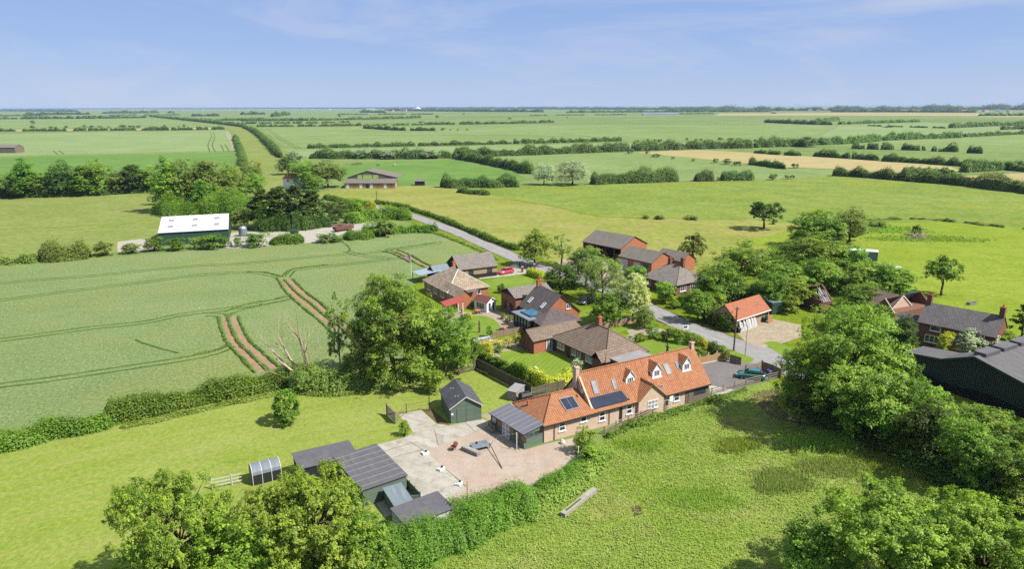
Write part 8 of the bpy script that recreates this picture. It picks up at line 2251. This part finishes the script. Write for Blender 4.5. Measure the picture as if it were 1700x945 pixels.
# ---- the far town
th = [(('white' if k % 4 == 0 else 'town'), x, y) for k, (x, y) in enumerate([(12, 180), (30, 181), (46, 180.2), (66, 181), (90, 180), (110, 180.6), (132, 180.4), (150, 180), (168, 179.6), (180, 180.4), (205, 180), (222, 180.6), (240, 180.2), (262, 181), (280, 180.4), (310, 180), (335, 180.6), (352, 180.2), (380, 179.8), (395, 181), (440, 180.6), (470, 180.2), (500, 180.8), (520, 180.4), (548, 180.6), (565, 180.2), (590, 181), (640, 183.2), (655, 182.8), (672, 183), (705, 183), (720, 182.6), (1345, 183), (1358, 183.4), (1372, 183), (1395, 183.6), (1420, 183.4), (1432, 183.2), (1440, 183.6), (1468, 183.8), (1500, 183.6), (1520, 183.8), (1600, 184), (1636, 184.2), (1656, 184), (1675, 184.4)])]
hw = MB(); walls(hw, -8, 8, -5, 5, 5.5, 9.5); roof_solid(hw, -8, 8, -5, 5, 5.5, 10, m=1, t=.3)
hm0 = hw.mesh('town_house', [M['town_wall'], M['town_roof']]); hm1 = hw.mesh('town_house', [M['white_paint'], M['blue_grey_sheet']])
for i, (k, x, y) in enumerate(th):
    p = P(x, y + 1.4)
    o = link('town_house', hm1 if k == 'white' else hm0, None, (p.x, p.y, 0), rnd.uniform(-.6, .6), (rnd.uniform(1.3, 2.6), 1.5, rnd.uniform(.9, 1.3)))
    tag(o, 'tiny white walled house with a pale roof in the town below the horizon' if k == 'white' else 'tiny house with a brown roof in the town below the horizon', 'house', 'white houses of the far town' if k == 'white' else 'brown roofed houses of the far town')
for x, y, L, h, lab in ((170, 181, 90, 12, 'long white factory in the far town on the left'), (422, 189, 60, 10, 'pale warehouse on the plain before the far town'), (230, 186.4, 25, 9, 'white farm shed on the plain before the left town'), (615, 181.4, 110, 13, 'long pale factory at the middle of the far town')):
    p = P(x, y); t = thing('far_shed', lab, 'shed', tuple(p)); m_ = MB(); walls(m_, -L / 2, L / 2, 0, L * .3, h * .7, h); m_.build('wall', M['white_paint'], t); m_ = MB(); roof_solid(m_, -L / 2, L / 2, 0, L * .3, h * .7, h * 1.02, t=.4); m_.build('roof', M['pale_blue_sheet'], t)
p = P(694, 181.6); t = thing('white_dome_building', 'white tented hall rising above the town on the horizon', 'hall', tuple(p)); m_ = MB(); m_.lathe([(42, 0), (42, 10), (22, 20), (5, 30), (0, 36)], (0, 0, 0), 20); m_.build('tent_roof', M['white_paint'], t); m_ = MB(); m_.lathe([(44, 0), (44, 7), (42, 7)], (0, 0, 0), 20); m_.build('wall', M['town_wall'], t)
for x, hh, lab in ((702, 42, 'thin mast right of the white tented hall'), (723, 40, 'second thin mast farther right of the tented hall')):
    p = P(x, 181.6); t = thing('radio_mast', lab, 'mast', tuple(p)); m_ = MB(); m_.tube((0, 0, 0), (0, 0, hh), 1.6, .8, 6); m_.build('shaft', M['steel'], t); m_ = MB(); m_.box(-2, 2, -2, 2, 0, 3); m_.build('base', M['concrete_block'], t)
# ------------------------------------------------------------------ sky, sun, air, camera
w = bpy.data.worlds.new('World')
sc.world = w
w.use_nodes = True
nt = w.node_tree
nt.nodes.clear()
out = nt.nodes.new('ShaderNodeOutputWorld')
bg = nt.nodes.new('ShaderNodeBackground')
sky = nt.nodes.new('ShaderNodeTexSky')
sky.sky_type = 'NISHITA'
sky.sun_disc = False
SUN_EL, SUN_AZ = math.radians(50), math.atan2(1.0, -0.35)     # azimuth clockwise from +Y
sky.sun_elevation = SUN_EL
sky.sun_rotation = SUN_AZ
sky.altitude = 0
sky.air_density = 1.0
sky.dust_density = 0.4
sky.ozone_density = 2.2
tc = nt.nodes.new('ShaderNodeTexCoord')
mp = nt.nodes.new('ShaderNodeMapping')
mp.inputs['Scale'].default_value = (0.9, 1.6, 4.5)
mp.inputs['Rotation'].default_value = (0.2, 0.35, 0.5)
nt.links.new(tc.outputs['Generated'], mp.inputs['Vector'])
cn = nt.nodes.new('ShaderNodeTexNoise')
cn.inputs['Scale'].default_value = 2.4
cn.inputs['Detail'].default_value = 8
cn.inputs['Roughness'].default_value = 0.62
cn.inputs['Distortion'].default_value = 0.7
nt.links.new(mp.outputs['Vector'], cn.inputs['Vector'])
mr = nt.nodes.new('ShaderNodeMapRange')
mr.inputs['From Min'].default_value = 0.5
mr.inputs['From Max'].default_value = 0.78
mr.inputs['To Max'].default_value = 0.62
nt.links.new(cn.outputs['Fac'], mr.inputs['Value'])
mx = nt.nodes.new('ShaderNodeMix')
mx.data_type = 'RGBA'
mx.inputs[7].default_value = (5.0, 5.3, 6.0, 1)
nt.links.new(mr.outputs['Result'], mx.inputs[0])
sx = nt.nodes.new('ShaderNodeSeparateXYZ')
nt.links.new(tc.outputs['Generated'], sx.inputs[0])
gr_ = nt.nodes.new('ShaderNodeValToRGB')
e = gr_.color_ramp.elements
e[0].position, e[0].color = 0.0, (0.60, 0.68, 0.90, 1)
e[1].position, e[1].color = 0.32, (0.25, 0.38, 0.79, 1)
q = e.new(0.08); q.color = (0.43, 0.54, 0.86, 1)
e[2].position = 0.30                   # unseen sky above the frame is brightened as added fill light
for ps, cl in ((0.5, (0.8, 0.86, 0.98, 1)), (1.0, (0.9, 0.95, 1.0, 1))):
    q = e.new(ps); q.color = cl
nt.links.new(sx.outputs['Z'], gr_.inputs['Fac'])
sc6 = nt.nodes.new('ShaderNodeMix')
sc6.data_type = 'RGBA'; sc6.blend_type = 'MULTIPLY'; sc6.clamp_result = False
sc6.inputs[0].default_value = 1.0
sc6.inputs[7].default_value = (5.75, 6.65, 7.35, 1)
nt.links.new(gr_.outputs['Color'], sc6.inputs[6])
tn = nt.nodes.new('ShaderNodeMix')
tn.data_type = 'RGBA'
tn.inputs[0].default_value = 0.86
nt.links.new(sky.outputs['Color'], tn.inputs[6])
nt.links.new(sc6.outputs[2], tn.inputs[7])
nt.links.new(tn.outputs[2], mx.inputs[6])
nt.links.new(mx.outputs[2], bg.inputs['Color'])
bg.inputs['Strength'].default_value = 0.055
nt.links.new(bg.outputs[0], out.inputs['Surface'])

sd = bpy.data.lights.new('sun', 'SUN')
sd.energy = 4.3
sd.angle = math.radians(0.53)
sd.color = (1.0, 0.945, 0.86)
so = bpy.data.objects.new('sun', sd)
COL.objects.link(so)
to_sun = Vector((math.sin(SUN_AZ) * math.cos(SUN_EL), math.cos(SUN_AZ) * math.cos(SUN_EL), math.sin(SUN_EL)))
so.rotation_euler = (-to_sun).to_track_quat('-Z', 'Y').to_euler()
so.location = to_sun * 200

hz = MB()
hz.box(-33000, 33000, -400, 41000, -1.0, 44.0)
hm = bpy.data.materials.new('air')
hm.use_nodes = True
hn = hm.node_tree
hn.nodes.clear()
ho = hn.nodes.new('ShaderNodeOutputMaterial')
hv = hn.nodes.new('ShaderNodeVolumePrincipled')
hv.inputs['Color'].default_value = (0.42, 0.56, 0.82, 1)
hv.inputs['Density'].default_value = HAZE = 0.00005
hv.inputs['Anisotropy'].default_value = 0.0
hn.links.new(hv.outputs[0], ho.inputs['Volume'])
ha = hz.build('haze', hm)
ha['kind'] = 'stuff'

cam = bpy.data.cameras.new('camera')
cam.sensor_fit = 'HORIZONTAL'
cam.sensor_width = 36
cam.lens = 36 * F / PW
cam.clip_start = 0.5
cam.clip_end = 90000
co = bpy.data.objects.new('camera', cam)
COL.objects.link(co)
r3 = Matrix(((1, 0, 0), (0, math.sin(PITCH), -math.cos(PITCH)), (0, math.cos(PITCH), math.sin(PITCH))))
c_, s_ = math.cos(ROLL), math.sin(ROLL)
rz = Matrix(((c_, -s_, 0), (s_, c_, 0), (0, 0, 1)))
mw = (r3 @ rz).to_4x4()
mw.translation = Vector((0, 0, CAMH))
co.matrix_world = mw
sc.camera = co

sc.view_settings.view_transform = 'Standard'
sc.view_settings.look = 'None'
sc.view_settings.gamma = 1
sc.view_settings.exposure = 1.25
sc.view_settings.use_curve_mapping = False
sc.render.engine = 'CYCLES'
cy = sc.cycles
cy.max_bounces = 7
cy.diffuse_bounces = 5
cy.glossy_bounces = 2
cy.transmission_bounces = 3
cy.transparent_max_bounces = 4
cy.volume_bounces = 0
cy.use_adaptive_sampling = True
cy.adaptive_threshold = 0.01
cy.use_denoising = False
